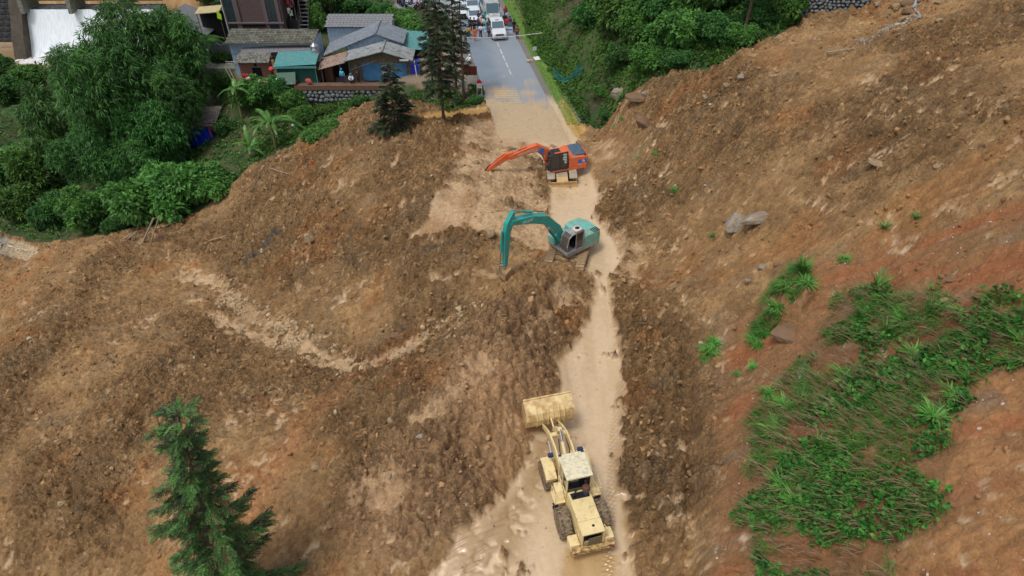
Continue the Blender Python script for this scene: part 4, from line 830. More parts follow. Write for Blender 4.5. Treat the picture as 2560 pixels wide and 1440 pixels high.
MB().bb(-.72, .72, .84, 2.42, 3.2, 3.34).build('cab_roof', CREAM2, L_, bevel=.03)
for i in range(3): MB().bb(-.62, .62, 1.12+.34*i, 1.135+.34*i, 3.341, 3.355).build('roof_rib', CREAM2, L_)
MB().bb(-.56, .56, .935, .95, 2.04, 3.18).build('rear_window', GLASS, L_); MB().bb(-.56, .56, 2.25, 2.265, 1.84, 3.18).build('windscreen', GLASS, L_)
for s in (-1, 1): MB().bb(s*.63-.006, s*.63+.006, 1.06, 2.18, 1.84, 3.16).build('side_window', GLASS, L_)
fr = MB(); fr.bb(-.60, .60, .905, .925, 3.14, 3.2).bb(-.60, .60, .905, .925, 2.0, 2.05).bb(-.60, -.55, .905, .925, 2.0, 3.2).bb(.55, .60, .905, .925, 2.0, 3.2).build('window_seal', BLACK, L_)
MB().bb(-.25, .3, 1.35, 1.85, 1.9, 2.5).bb(-.2, .25, 1.32, 1.42, 2.4, 2.9).build('driver_seat', BLACK, L_, bevel=.05)
ex = MB().path([(-.32, .55, 2.06), (-.32, .55, 2.72), (-.30, .47, 2.84)], .075, 10).build('exhaust_stack', STEEL, L_, True)
pc = MB().lathe([(.10, 2.06), (.14, 2.1), (.17, 2.45), (.12, 2.52)], (.28, .6, 0), n=16).build('air_cleaner', BLUEL, L_, True); MB().lathe([(.12, 2.52), (.22, 2.56), (.23, 2.68), (.18, 2.76), (.02, 2.78)], (.28, .6, 0), n=18).build('cleaner_bowl', mat('brown_bowl', srgb(92, 58, 48), .5), pc, True)
MB().prism([(-.48, .42), (.48, .42), (.5, .8), (-.5, .8)], 2.082, 2.09, 'z').build('hood_opening', BLACK, L_)
for s in (-1, 1):
    MB().bb(min(s*.7, s*1.3), max(s*.7, s*1.3), .78, 1.62, 1.36, 1.44).build('platform', CREAM, L_, bevel=.01)
    pl = MB(); pl.prism([(.95, 1.44), (1.75, 1.44), (1.75, 1.95), (1.25, 1.8)], s*.7, s*1.12, 'x'); pl.build('tank_box', CREAM, L_, bevel=.04)
    rr = MB(); rr.path([(s*1.28, .8, 1.44), (s*1.28, .8, 2.0), (s*1.28, 1.05, 2.1), (s*1.28, 1.5, 2.1), (s*1.28, 1.55, 1.5)], .022); rr.path([(s*1.28, .8, 1.72), (s*1.28, 1.5, 1.75)], .016); rr.path([(s*1.28, .8, 2.0), (s*.95, .8, 2.05), (s*.72, .85, 2.0)], .02); rr.build('handrail', CREAM, L_, True)
    for k in range(2): MB().bb(min(s*1.05, s*1.33), max(s*1.05, s*1.33), .84, 1.1, .72+.32*k, .76+.32*k).build('step', STEEL, L_)
    fb = MB(); fb.prism([(2.3, 1.2), (3.0, 1.62), (3.55, 1.62), (3.6, 1.72), (2.9, 1.74), (2.25, 1.5)], s*.72, s*1.32, 'x'); fb.build('fender', CREAM, L_, bevel=.01)
    MB().path([(s*.56, 3.2, 2.0), (s*.85, 3.2, 2.1), (s*.85, 3.2, 2.25)], .025).build('lamp_bracket', CREAM, L_, True)
    MB().bb(s*.85-.15, s*.85+.15, 3.12, 3.32, 2.22, 2.44).build('work_lamp', BLUEL, L_, bevel=.03)
    MB().bb(s*.62-.09, s*.62+.09, 2.3, 2.45, 3.2, 3.36).build('roof_lamp', BLUEL, L_, bevel=.03)
    arm = MB(); plate(arm, limb([(2.75, 2.0), (3.6, 2.28), (4.5, 2.22), (5.2, 1.9), (5.95, 1.42)], [.16, .17, .2, .16, .12]), s*.48-.05, s*.48+.05); arm.build('lift_arm', CREAM, L_, bevel=.01)
    cyl(L_, (3.0, 1.15), (4.35, 2.05), .085, .6, s*.62)
MB().tube((-.43, 4.6, 2.2), (.43, 4.6, 2.2), .15, n=12).build('cross_tube', CREAM, L_, True)
bc = MB(); plate(bc, limb([(4.35, 2.95), (4.65, 2.5), (5.05, 2.1), (5.25, 1.75)], [.10, .17, .15, .09]), -.12, .12); bc.build('bell_crank', CREAM, L_, bevel=.02)
cyl(L_, (3.0, 1.9), (4.35, 2.92), .12, .6, 0); MB().tube((0, 5.25, 1.78), (0, 5.98, 1.95), .05, n=8).build('bucket_link', CREAM, L_, True)
BKT = mat('bucket_steel', srgb(218, 196, 140), .5, var=.15, scale=1.2, dirt=srgb(182, 144, 98), dirt_amt=.4)
bk = MB(); prof = [(6.95, 2.75), (6.45, 2.62), (6.12, 2.35), (5.96, 1.95), (5.98, 1.5), (6.2, 1.14), (6.6, .98), (7.35, .95)]
inn = [(p[0]+.0, p[1]-.05) if i in (0,) else (p[0]+.05, p[1]+(.05 if p[1] < 1.9 else -.05)) for i, p in enumerate(prof)]; inn[-1] = (7.35, 1.0)
for i in range(len(prof)-1): bk.prism([prof[i], prof[i+1], inn[i+1], inn[i]], -1.42, 1.42, 'x')
bko = bk.build('bucket', BKT, L_); 
for s in (-1, 1): sp_ = MB(); sp_.prism(prof, s*1.42, s*1.46, 'x'); sp_.build('side_plate', BKT, bko)
for x in (-.82, -.5, -.15, .15, .5, .82):
    rb = MB(); o2 = [(p[0]-.07 if i < 5 else p[0], p[1]+(.05 if i < 3 else -.05 if i > 4 else 0)) for i, p in enumerate(prof[1:7])]; rb.prism(prof[1:7]+o2[::-1], x-.02, x+.02, 'x'); rb.build('rib', CREAM, bko)
for x in (-1.2, 1.2): MB().tube((x*.4, 5.9, 1.42), (x*.4, 6.02, 1.42), .1, n=8).build('pin', STEEL, bko)
MB().bb(-1.46, 1.46, 6.9, 7.0, 2.74, 2.82).build('lip', BKT, bko)
MB().path([(-.22, 3.0, 1.7), (-.28, 3.4, 2.35), (-.2, 3.9, 2.75)], .025).build('hose', BLACK, L_, True); MB().path([(.22, 3.0, 1.7), (.28, 3.4, 2.35), (.2, 3.9, 2.75)], .025).build('hose', BLACK, L_, True)

L_.scale = (.94, .94, .94)
# ---- tracked excavator
def shoe_track(parent, x, w, l, h, m, nshoe=44):
    t = empty('track', (x, 0, 0)); t.parent = parent
    MB().prism([(-l/2+.4, .2), (l/2-.4, .2), (l/2-.3, h-.2), (-l/2+.3, h-.2)], -w*.3, w*.3, 'x').build('track_frame', m, t)
    path = []; r = h/2
    st = l-2*r; per = 2*st+2*math.pi*r; me = None
    for i in range(nshoe):
        s = per*i/nshoe
        if s < st: p = (-st/2+s, h, 0)
        elif s < st+math.pi*r: a = (s-st)/r; p = (st/2+math.sin(a)*r, r+math.cos(a)*r, -a)
        elif s < 2*st+math.pi*r: p = (st/2-(s-st-math.pi*r), 0, math.pi)
        else: a = (s-2*st-math.pi*r)/r; p = (-st/2-math.sin(a)*r, r-math.cos(a)*r, math.pi-a)
        if me is None:
            o = MB().box((0, 0, 0), (w, per/nshoe*.9, .03)).box((0, per/nshoe*.25, .02), (w*.98, .02, .05)).build('track_shoe', m, t); me = o.data
        else: o = bpy.data.objects.new('track_shoe', me); COL.objects.link(o); o.parent = t
        o.location = (0, p[0], p[1]); o.rotation_euler = (p[2], 0, 0)
    return t
def excavator(name, C_, fwd, und, z, label, kind, paint, paint2, cabm, boom, stick, bucket, sc=1., pitch=0.):
    rz = math.atan2(-fwd[0], fwd[1]); rt = empty(name, (C_[0], C_[1], z), rz, label, 'excavator'); rt.rotation_euler = (pitch, 0, rz)
    S = sc; uz = math.atan2(-und[0], und[1])-rz
    if kind == 'tracks':
        for x in (-1.15, 1.15):
            e = shoe_track(rt, 0, .6, 4.2, .82, mat('muddy_track', srgb(176, 148, 108), .7, var=.2, scale=4, dirt=srgb(96, 82, 66), dirt_amt=.35)); q = Matrix.Rotation(uz, 3, 'Z') @ Vector((x, 0, 0)); e.location = (q.x, q.y, 0); e.rotation_euler = (0, 0, uz)
        car = MB(Matrix.Rotation(uz, 4, 'Z')); car.bb(-.9, .9, -.9, .9, .35, .8).bb(-1.2, 1.2, -1.3, -.9, .4, .65).bb(-1.2, 1.2, .9, 1.3, .4, .65); car.build('car_body', mat('muddy_track'), rt, bevel=.03)
    else:
        U = empty('undercarriage', (0, 0, 0), uz); U.parent = rt
        for y in (-1.35, 1.35):
            for x in (-.95, .95): w_ = wheel(U, x, y, .5, .5, STEEL, 1, lugs=16); [setattr(c_, 'parent', U) or setattr(c_, 'location', (x, y, .5)) for c_ in list(w_.children)]; bpy.data.objects.remove(w_)
            MB().bb(-.95, .95, y-.12, y+.12, .38, .62).build('axle', STEEL, U)
        G_ = mat('muddy_fender', srgb(158, 146, 124), .7, var=.2)
        MB().bb(-.5, .5, -1.7, 1.7, .55, .95).build('chassis', G_, U, bevel=.03)
        for x in (-.95, .95): MB().prism([(-1.95, .78), (-1.95, .84), (-1.7, 1.08), (-.9, 1.08), (-.9, 1.02), (-1.65, 1.02)], x-.33, x+.33, 'x').bb(x-.33, x+.33, .8, 1.8, 1.02, 1.08).build('fender', G_, U)
        bl = MB(); bl.prism([(-2.2, .05), (-2.1, .05), (-2.05, .35), (-2.12, .62), (-2.22, .62), (-2.15, .35)], -1.25, 1.25, 'x'); bl.prism([(-2.1, .55), (-1.6, .9), (-1.6, .96), (-2.1, .63)], -.48, .48, 'x'); bl.build('dozer_blade', mat('muddy_blade', srgb(190, 158, 108), .6, var=.15), U)
    MB().tube((0, 0, .75), (0, 0, 1.12), .62, n=24).build('slew_ring', STEEL, rt, True)
    up = MB(); up.bb(-1.28*S, 1.28*S, -2.15*S, 1.3*S, 1.08, 1.28); up.build('deck', paint2, rt, bevel=.04)
    en = MB(); en.prism([(-2.2*S, 1.28), (-.42*S, 1.28), (-.42*S, 2.12), (-.7*S, 2.25), (-2.0*S, 2.2), (-2.2*S, 2.0)], -1.26*S, 1.26*S, 'x'); en.build('engine_housing', paint, rt, bevel=.05)
    cwt = MB(); pts = [(-1.3*S, -1.7*S), (-1.22*S, -2.2*S), (-.7*S, -2.5*S), (.7*S, -2.5*S), (1.22*S, -2.2*S), (1.3*S, -1.7*S), (1.1*S, -1.75*S), (-1.1*S, -1.75*S)]
    cwt.prism(pts, 1.1, 2.05, 'z'); cwt.build('counterweight', paint, rt, bevel=.06)
    tk = MB(); tk.bb(.45*S, 1.28*S, -.4*S, 1.35*S, 1.28, 1.9); tk.build('tank_housing', paint, rt, bevel=.06)
    MB().path([(.5*S, 1.2*S, 1.9), (.5*S, 1.2*S, 2.45), (.5*S, .2*S, 2.45), (.5*S, .2*S, 1.9)], .02).path([(1.2*S, 1.2*S, 1.9), (1.2*S, 1.2*S, 2.4), (1.2*S, .2*S, 2.4), (1.2*S, .2*S, 1.9)], .02).build('guard_rail', paint, rt, True)
    # cab
    x0, x1, y0, y1, z0, z1 = -1.3*S, -.36*S, -.35*S, 1.42*S, 1.28, 2.95
    cb = MB(); fw = [(y0, z0), (y1, z0), (y1+.02, z0+.75), (y1-.12, z1-.25), (y1-.35, z1), (y0, z1)]
    cb.bb(x0, x1, y0, y1, z0, z0+.22)
    for x in (x0+.04, x1-.04):
        cb.bb(x-.04, x+.04, y0, y0+.1, z0+.2, z1-.02); cb.path([(x, y1-.04, z0+.1), (x, y1-.02, z0+.75), (x, y1-.14, z1-.25), (x, y1-.4, z1-.06)], .05, 6); cb.bb(x-.035, x+.035, y0, y1-.35, z1-.09, z1-.02); cb.bb(x-.035, x+.035, y0+.8*S, y0+.87*S, z0+.2, z1-.05)
    cbo = cb.build('cab', cabm, rt, bevel=.012); MB().prism([(y0, z1-.06), (y1-.38, z1-.06), (y1-.45, z1+.02), (y0+.05, z1+.03)], x0, x1, 'x').build('cab_roof', paint2 if kind == 'tracks' else paint, rt, bevel=.03)
    for x in (x0+.03, x1-.03):
        MB().prism([(y0+.1, z0+.24), (y0+.8*S, z0+.24), (y0+.8*S, z1-.1), (y0+.1, z1-.1)], x-.006, x+.006, 'x').build('side_window', GLASS, rt)
        if kind != 'tracks' or x > -1: MB().prism([(y0+.87*S, z0+.24), (y1-.06, z0+.24), (y1-.06, z0+.75), (y1-.18, z1-.28), (y1-.4, z1-.1), (y0+.87*S, z1-.1)], x-.006, x+.006, 'x').build('door_window', GLASS, rt)
    MB().prism([(y1-.03, z0+.24), (y1-.01, z0+.74), (y1-.13, z1-.26), (y1-.37, z1-.08), (y1-.39, z1-.1), (y1-.16, z1-.28), (y1-.05, z0+.74), (y1-.06, z0+.24)], x0+.08, x1-.08, 'x').build('windscreen', GLASS if kind != 'tracks' else mat('dusty_glass', srgb(88, 84, 74), .3), rt)
    MB().prism([(y0+.005, z0+.6), (y0+.02, z0+.6), (y0+.02, z1-.15), (y0+.005, z1-.15)], x0+.08, x1-.08, 'x').build('rear_window', GLASS, rt)
    MB().bb(x0+.25, x1-.25, y0+.35, y0+.85, z0+.3, z0+.7).bb(x0+.25, x1-.25, y0+.28, y0+.42, z0+.6, z0+1.25).build('driver_seat', BLACK, rt, bevel=.04)
    # boom, stick
    bm = MB(); bm.prism(limb(*boom), -.2*S-.02, .2*S+.12, 'x'); bmo = bm.build('boom', paint, rt, bevel=.02)
    st = MB(); st.prism(limb(*stick), -.14, .22, 'x'); sto = st.build('stick', paint, rt, bevel=.02)
    (bw, bp) = bucket; b = MB(); n_ = len(bp)
    for i in range(n_-1):
        a = Vector(bp[i]); c_ = Vector(bp[i+1]); d = (c_-a).normalized(); nn = Vector((-d.y, d.x))*.04; b.prism([tuple(a), tuple(c_), tuple(c_+nn), tuple(a+nn)], -bw/2+.04, bw/2+.04, 'x')
    BM = mat('dig_bucket', srgb(122, 102, 76), .75, .2, var=.3, dirt=srgb(168, 138, 98), dirt_amt=.5); bo = b.build('bucket', BM, rt)
    for s in (-1, 1): MB().prism(bp, s*bw/2+.02, s*bw/2+.06, 'x').build('side_plate', BM, bo)
    e0 = Vector(bp[-1]); d = (Vector(bp[-1])-Vector(bp[-2])).normalized()
    for i in range(5): x = -bw/2+.12+i*(bw-.16)/4; t = MB(); t.prism([tuple(e0+Vector((-d.y, d.x))*.04), tuple(e0-Vector((-d.y, d.x))*.04), tuple(e0+d*.2)], x-.04, x+.04, 'x'); t.build('tooth', STEEL, bo)
    return rt
TEAL = mat('teal_paint', srgb(30, 162, 154), .5, var=.12, scale=2, dirt=srgb(110, 124, 100), dirt_amt=.3); TEALC = mat('faded_teal', srgb(92, 182, 174), .5, var=.1, dirt=srgb(150, 140, 110), dirt_amt=.35)
GREYC = mat('grey_cab', srgb(148, 150, 156), .6, var=.12, dirt=srgb(134, 116, 92), dirt_amt=.3)
tc_ = (4.25, 40.4)
T = excavator('excavator', tc_, (-.80, -.60), (-.26, -.965), hz(4.9, 40)-.12+.1, 'teal tracked excavator digging into the mound, cab door open', 'tracks', TEALC, GREYC, GREYC,
    ([(.55, 1.55), (1.4, 3.2), (2.5, 4.4), (3.8, 4.95), (5.45, 5.35)], [.2, .30, .33, .28, .17]), ([(5.2, 6.1), (5.55, 5.3), (5.75, 4.6), (5.9, 2.0)], [.1, .27, .24, .12]),
    (1.0, [(5.7, 1.85), (6.2, 1.5), (6.25, 1.0), (5.95, .65), (5.5, .6), (5.2, .85)]), .88)
for o in T.children:
    if o.name.split('.')[0] in ('boom', 'stick'): o.data.materials[0] = TEAL
cyl(T, (3.6, 5.4), (5.17, 6.12), .09, .6, .05, TEAL); cyl(T, (.95, 1.7), (2.35, 3.9), .1, .55, -.3, TEAL); cyl(T, (.95, 1.7), (2.35, 3.9), .1, .55, .42, TEAL); cyl(T, (6.1, 4.9), (6.3, 2.2), .08, .62, .04, TEAL)
MB().tube((-.1, 5.9, 2.0), (-.1, 6.4, 2.15), .045, n=8).tube((.2, 5.9, 2.0), (.2, 6.4, 2.15), .045, n=8).tube((.05, 6.4, 2.15), (.05, 6.25, 1.45), .05, n=8).build('bucket_linkage', CHROME, T, True)
MB().path([(.3, 5.35, 4.9), (.35, 5.3, 4.2), (.3, 5.5, 3.7), (.25, 5.9, 3.9)], .02).path([(.25, 2.4, 4.85), (.25, 3.7, 5.4), (.2, 5.1, 5.8)], .025).build('hose', BLACK, T, True)
text('SK200', .34, mat('white_print', srgb(200, 220, 215), .5), T, (-.232, 4.15, 5.02), (math.pi/2, 0, -math.pi/2))
for i in range(4): MB().bb(-1.1, -.55, -1.9+.16*i, -1.82+.16*i, 2.215, 2.235).build('vent_slot', BLACK, T)
ac_ = MB().bb(-1.15, -.55, -.15, .5, 2.98, 3.14).build('roof_unit', mat('white_plastic', srgb(206, 204, 198), .5, dirt=srgb(150, 130, 100), dirt_amt=.3), T, bevel=.04); MB().tube((-.85, .17, 3.14), (-.85, .17, 3.155), .17, n=18).build('fan', BLACK, ac_)
# sliding door left open: the doorway is an empty opening in the near side
# ---- wheeled excavator
ORG = mat('orange_paint', srgb(226, 92, 42), .42, var=.1, scale=2, dirt=srgb(176, 124, 86), dirt_amt=.36)
ORC = mat('faded_orange', srgb(232, 122, 88), .5, var=.08)
oc = (4.25, 52.45); zo = hz(4.7, 51.5)
O = excavator('excavator', oc, (-.965, -.262), (-.04, 1.), zo-.05, 'orange wheeled excavator with black cab frame reaching its long arm to the left', 'wheels', ORG, ORG, mat('dark_cab', srgb(44, 48, 58), .5),
    ([(.5, 1.5), (1.15, 2.5), (2.2, 3.12), (3.2, 2.95), (4.6, 2.62)], [.2, .3, .32, .26, .17]), ([(4.2, 2.92), (4.75, 2.75), (5.3, 2.45), (6.55, 1.72)], [.16, .28, .24, .12]),
    (.85, [(6.5, 1.6), (7.0, 1.72), (7.35, 1.45), (7.3, 1.05), (7.0, .8), (6.6, .85)]), .92, -.035)
cyl(O, (3.0, 3.32), (4.25, 3.08), .07, .6, .05, ORG); cyl(O, (.9, 1.5), (2.1, 2.85), .08, .55, -.26, ORG); cyl(O, (4.95, 3.05), (6.3, 2.2), .06, .6, .04, ORG)
MB().tube((-.05, 6.4, 2.15), (-.05, 6.75, 1.75), .05, n=8).tube((.15, 6.2, 2.2), (.15, 6.55, 1.7), .05, n=8).build('bucket_linkage', STEEL, O, True)
for i, w_ in enumerate(('ĐT:', 'LÁI', 'XE')): pass
text('DOOSAN', .24, mat('white_print'), O, (-.215, 3.35, 2.88), (math.pi/2, R(-14), -math.pi/2))
text('07 066 47\n09 77 3286', .17, mat('white_print'), O, (-.215, 2.45, 3.0), (math.pi/2, R(-8), -math.pi/2))
MB().tube((-.222, 1.75, 2.85), (-.208, 1.75, 2.85), .24, n=24).build('round_sticker', mat('blue_print', srgb(28, 104, 190), .4), O)
stk = MB().bb(-1.175, -1.165, -2.0, -1.2, 1.62, 1.95).build('blue_sticker', mat('blue_print'), O); MB().prism([(-1.85, 1.7), (-1.6, 1.68), (-1.55, 1.85), (-1.75, 1.9)], -1.178, -1.176, 'x').build('emblem', mat('white_print'), stk)
text('DX140W', .17, mat('white_print'), O, (-1.172, -1.55, 1.45), (math.pi/2, 0, -math.pi/2))
MB().prism([(.32, 1.45), (-.1, 1.45), (-.33, 1.9), (-.36, 2.4), (-.30, 2.86), (.32, 2.86)], -1.205, -1.2, 'x').build('rear_glass', GLASS, O)
for i, w_ in enumerate((.34, .30, .36, .34, .22, .2)): MB().bb(-1.212, -1.206, -.16, -.16+w_*.9, 2.68-.16*i, 2.76-.16*i).build('sticker_line', mat('white_print'), O)
ht = MB(); ht.prism([(-2.1, 2.2), (-1.95, 2.36), (-1.1, 2.36), (-.8, 2.2)], -.9, .95, 'x'); ht.build('engine_hatch', mat('slate_hatch', srgb(72, 92, 110), .5), O, bevel=.06)
MB().prism([(-.05, .55), (1.0, .55), (1.0, -.1), (-.05, -.1)], 0, .001, 'z')
MB().bb(-1.08, -.5, .35, .95, 2.985, 3.0).build('roof_hatch', GLASS, O)
MB().path([(-1.2, 1.35, 1.4), (-1.2, 1.75, 1.5), (-1.15, 1.75, 2.2)], .02).path([(-.4, 1.35, 1.9), (-.35, 1.7, 2.0), (-.4, 1.7, 2.5)], .02).build('mirror_bracket', BLACK, O, True)
MB().bb(-1.25, -1.1, 1.74, 1.78, 2.0, 2.3).bb(-.45, -.3, 1.69, 1.73, 2.3, 2.6).build('mirror', BLACK, O)
# ------------------------------------------------------------------ road, ditch, markings
def strip(name, xs, ys, z, m, parent=None, th=.0):
    V = []; F = []
    for i, y in enumerate(ys):
        a, b_ = xs(y); V += [(a, y, z(y)), (b_, y, z(y))]
        if i: F.append((2*i-2, 2*i-1, 2*i+1, 2*i))
    return scoop(name, V, F, m, parent)
rm = mat('wet_asphalt', srgb(118, 130, 142), .4, var=.12, scale=.5, bump=.15, bscale=30)
n = rm.node_tree.nodes; l = rm.node_tree.links; b = n['Principled BSDF']; src = b.inputs['Base Color'].links[0].from_socket
tc = n.new('ShaderNodeTexCoord'); sx_ = n.new('ShaderNodeSeparateXYZ'); l.new(tc.outputs['Object'], sx_.inputs[0]); nz = n.new('ShaderNodeTexNoise'); nz.inputs['Scale'].default_value = .45; nz.inputs['Detail'].default_value = 8; l.new(tc.outputs['Object'], nz.inputs['Vector'])
def node_math(op, a_, b__):
    q = n.new('ShaderNodeMath'); q.operation = op
    for k, s in enumerate((a_, b__)):
        if isinstance(s, (int, float)): q.inputs[k].default_value = s
        else: l.new(s, q.inputs[k])
    return q.outputs[0]
# mud washed over the near end of the road, streaked by tyres
st_ = n.new('ShaderNodeTexNoise'); st_.inputs['Scale'].default_value = 3.; st_.inputs['Detail'].default_value = 4
mp = n.new('ShaderNodeMapping'); mp.inputs['Rotation'].default_value = (0, 0, R(-10)); mp.inputs['Scale'].default_value = (1, .08, 1); l.new(tc.outputs['Object'], mp.inputs[0]); l.new(mp.outputs[0], st_.inputs['Vector'])
k = node_math('ADD', node_math('MULTIPLY', node_math('SUBTRACT', 72.5, sx_.outputs[1]), .14), node_math('MULTIPLY', node_math('SUBTRACT', nz.outputs[0], .5), 3.2)); k = node_math('ADD', k, node_math('MULTIPLY', node_math('SUBTRACT', st_.outputs[0], .5), 1.6))
cl_ = n.new('ShaderNodeClamp'); l.new(k, cl_.inputs[0]); mx = n.new('ShaderNodeMix'); mx.data_type = 'RGBA'; l.new(cl_.outputs[0], mx.inputs[0]); l.new(src, mx.inputs[6]); mx.inputs[7].default_value = srgb(182, 158, 128)
# pale dried film right of the centre line, dark damp lane on the left
k2 = node_math('ADD', node_math('MULTIPLY', node_math('ADD', sx_.outputs[0], node_math('MULTIPLY', sx_.outputs[1], .18)), .9), node_math('MULTIPLY', nz.outputs[0], 2.2)); c2_ = n.new('ShaderNodeMapRange'); c2_.inputs[1].default_value = 11.2; c2_.inputs[2].default_value = 12.4; c2_.inputs[4].default_value = .55; l.new(k2, c2_.inputs[0])
m2 = n.new('ShaderNodeMix'); m2.data_type = 'RGBA'; l.new(c2_.outputs[0], m2.inputs[0]); l.new(src, m2.inputs[6]); m2.inputs[7].default_value = srgb(146, 152, 158); l.new(m2.outputs[2], mx.inputs[6]); l.new(mx.outputs[2], b.inputs['Base Color'])
ys = np.arange(62.5, 113, .8); tag(strip('road', lambda y: (ROAD_L(y), ROAD_R(y)), ys, lambda y: .004+.0*y, rm), kind='structure')
MK = mat('road_paint', srgb(214, 216, 214), .6, dirt=srgb(150, 140, 120), dirt_amt=.4); MY = mat('yellow_road_paint', srgb(226, 196, 120), .6, dirt=srgb(190, 160, 120), dirt_amt=.4)
cx = lambda y: (ROAD_L(y)+ROAD_R(y))/2
for k, v in enumerate((112, 129, 145, 163, 181)):
    y = P(1240, v)[1]; me = strip('lane_dash', lambda q: (cx(q)+.45, cx(q)+.58), [y-.75, y+.75], lambda q: .009, MK); tag(me, kind='structure')
for k in range(6):
    y = 69.8-.55*k; tag(strip('rumble_line', lambda q: (cx(q)-2.2, cx(q)+.3), [y-.07, y+.07], lambda q: .0095, MY), kind='structure')
CONC = mat('concrete', srgb(132, 132, 124), .85, var=.2, scale=2, bump=.3, dirt=srgb(86, 92, 70), dirt_amt=.4)
dk = MB()
for i in range(len(ys)-1):
    for o_ in (2.05, 2.75):
        a, b_ = ys[i], ys[i+1]; dk.add([(ROAD_R(a)+o_, a, -.5), (ROAD_R(a)+o_+.14, a, -.5), (ROAD_R(b_)+o_+.14, b_, -.5), (ROAD_R(b_)+o_, b_, -.5), (ROAD_R(a)+o_, a, .1), (ROAD_R(a)+o_+.14, a, .1), (ROAD_R(b_)+o_+.14, b_, .1), (ROAD_R(b_)+o_, b_, .1)], [(4, 5, 6, 7), (0, 4, 7, 3), (1, 2, 6, 5)])
tag(dk.build('drainage_ditch', CONC), kind='structure')
tag(strip('ditch_shade_strip', lambda y: (ROAD_R(y)+2.15, ROAD_R(y)+2.8), ys, lambda y: .03, mat('ditch_shade', srgb(40, 42, 34), .7)), kind='structure')  # near-black strip stands in for the shade down in the ditch
# lower road markings
for (u0, v0, u1, v1) in ((22, 616, 52, 624), (60, 625, 68, 627), (-60, 596, -20, 606)):
    a, b_ = G(u0, v0), G(u1, v1); d = (b_-a).normalized(); s = Vector((-d.y, d.x, 0))*.07; z_ = max(hz(a.x, a.y), hz(b_.x, b_.y))+.03
    o = scoop('lane_dash', [(*(a-s).xy, z_), (*(a+s).xy, z_), (*(b_+s).xy, z_), (*(b_-s).xy, z_)], [(0, 3, 2, 1)], MK); tag(o, kind='structure')

# ------------------------------------------------------------------ village
def corr(b, o, ux, uy, nx, amp, up=(0, 0, 1), th=.02):  # corrugated sheet: origin, edge across the ribs, edge along them
    o = Vector(o); ux = Vector(ux); uy = Vector(uy); nrm = ux.cross(uy).normalized()
    if nrm.z < 0: nrm = -nrm
    V = []; F = []; m_ = nx*4
    for i in range(m_+1):
        w = math.sin(i/4*2*math.pi)*amp; p = o+ux*(i/m_)+nrm*w; V += [p, p+uy, p-nrm*th, p+uy-nrm*th]
        if i: a = 4*(i-1); F += [(a, a+4, a+5, a+1), (a+2, a+3, a+7, a+6)]
    b.add(V, F); return b
def shingles(parent, m, p00, pu, pv, nu, nv, rs, th=.05):
    """rows of tiles on a roof plane; p00 eave corner, pu along the eave, pv up the slope"""
    p00 = Vector(p00); pu = Vector(pu); pv = Vector(pv); n_ = pu.cross(pv).normalized(); n_ = n_ if n_.z > 0 else -n_
    a = pu.length/nu; b_ = pv.length/nv; me = None; ex = pu.normalized(); ey = pv.normalized()
    rot = Matrix((ex, ey, n_)).transposed().to_euler()
    for j in range(nv):
        for i in range(nu):
            if me is None: o = MB().box((0, 0, 0), (a*.94, b_*1.12, th)).build('roof_tile', m, parent); me = o.data
            else: o = bpy.data.objects.new('roof_tile', me); COL.objects.link(o); o.parent = parent
            o.location = p00+pu*((i+.5+.25*(j % 2)-.12)/nu)+pv*((j+.5)/nv)+n_*(.04+.02*rs.random())
            o.rotation_euler = (Euler(rot).to_matrix() @ Euler((-th/b_*.8+.03*rs.random(), .03*(rs.random()-.5), .04*(rs.random()-.5))).to_matrix()).to_euler()
TILE = mat('slate_tile', srgb(78, 76, 72), .8, var=.35, scale=3, dirt=srgb(112, 112, 92), dirt_amt=.35, bump=.3)
nt = TILE.node_tree; oi = nt.nodes.new('ShaderNodeObjectInfo'); mr_ = nt.nodes.new('ShaderNodeMapRange'); mr_.inputs[3].default_value = .6; mr_.inputs[4].default_value = 1.5; nt.links.new(oi.outputs['Random'], mr_.inputs[0])
hv = nt.nodes.new('ShaderNodeHueSaturation'); bs = nt.nodes['Principled BSDF']; s0 = bs.inputs['Base Color'].links[0].from_socket; nt.links.new(s0, hv.inputs['Color']); nt.links.new(mr_.outputs[0], hv.inputs['Value']); nt.links.new(hv.outputs[0], bs.inputs['Base Color'])
BRICK = mat('dark_brick', srgb(96, 78, 76), .85, var=.35, scale=9, bump=.6, bscale=14); BRICKR = mat('red_brick', srgb(126, 88, 74), .85, var=.3, scale=8, bump=.5, bscale=12)
PALEB = mat('pale_blue_wall', srgb(164, 188, 212), .75, var=.1, scale=2, dirt=srgb(140, 156, 168), dirt_amt=.3); FIB = mat('fibre_cement', srgb(122, 130, 140), .85, var=.15, scale=1., dirt=srgb(94, 98, 100), dirt_amt=.3, bump=.2)
TEALR = mat('teal_sheet', srgb(66, 138, 144), .5, var=.1, dirt=srgb(110, 140, 124), dirt_amt=.35); NET = mat('green_net', srgb(22, 74, 66), .8, var=.2); DARK = mat('interior_shade', srgb(22, 22, 24), .9); WOOD = mat('old_wood', srgb(104, 92, 78), .85, var=.35, scale=5, bump=.4)  # DARK: near-black colour stands in for shade inside rooms and openings
TARP = mat('blue_tarp', srgb(60, 110, 152), .45, var=.25, scale=2, bump=.5, bscale=3); TARP2 = mat('royal_blue_tarp', srgb(24, 50, 190), .45, var=.2, scale=2, bump=.6, bscale=3)
RDS = mat('faded_red_sheet', srgb(134, 72, 84), .7, var=.3, scale=2, dirt=srgb(140, 130, 110), dirt_amt=.5); WHT = mat('white_paint', srgb(214, 214, 212), .5); ALU = mat('galvanised', srgb(150, 156, 160), .35, .7, var=.15)
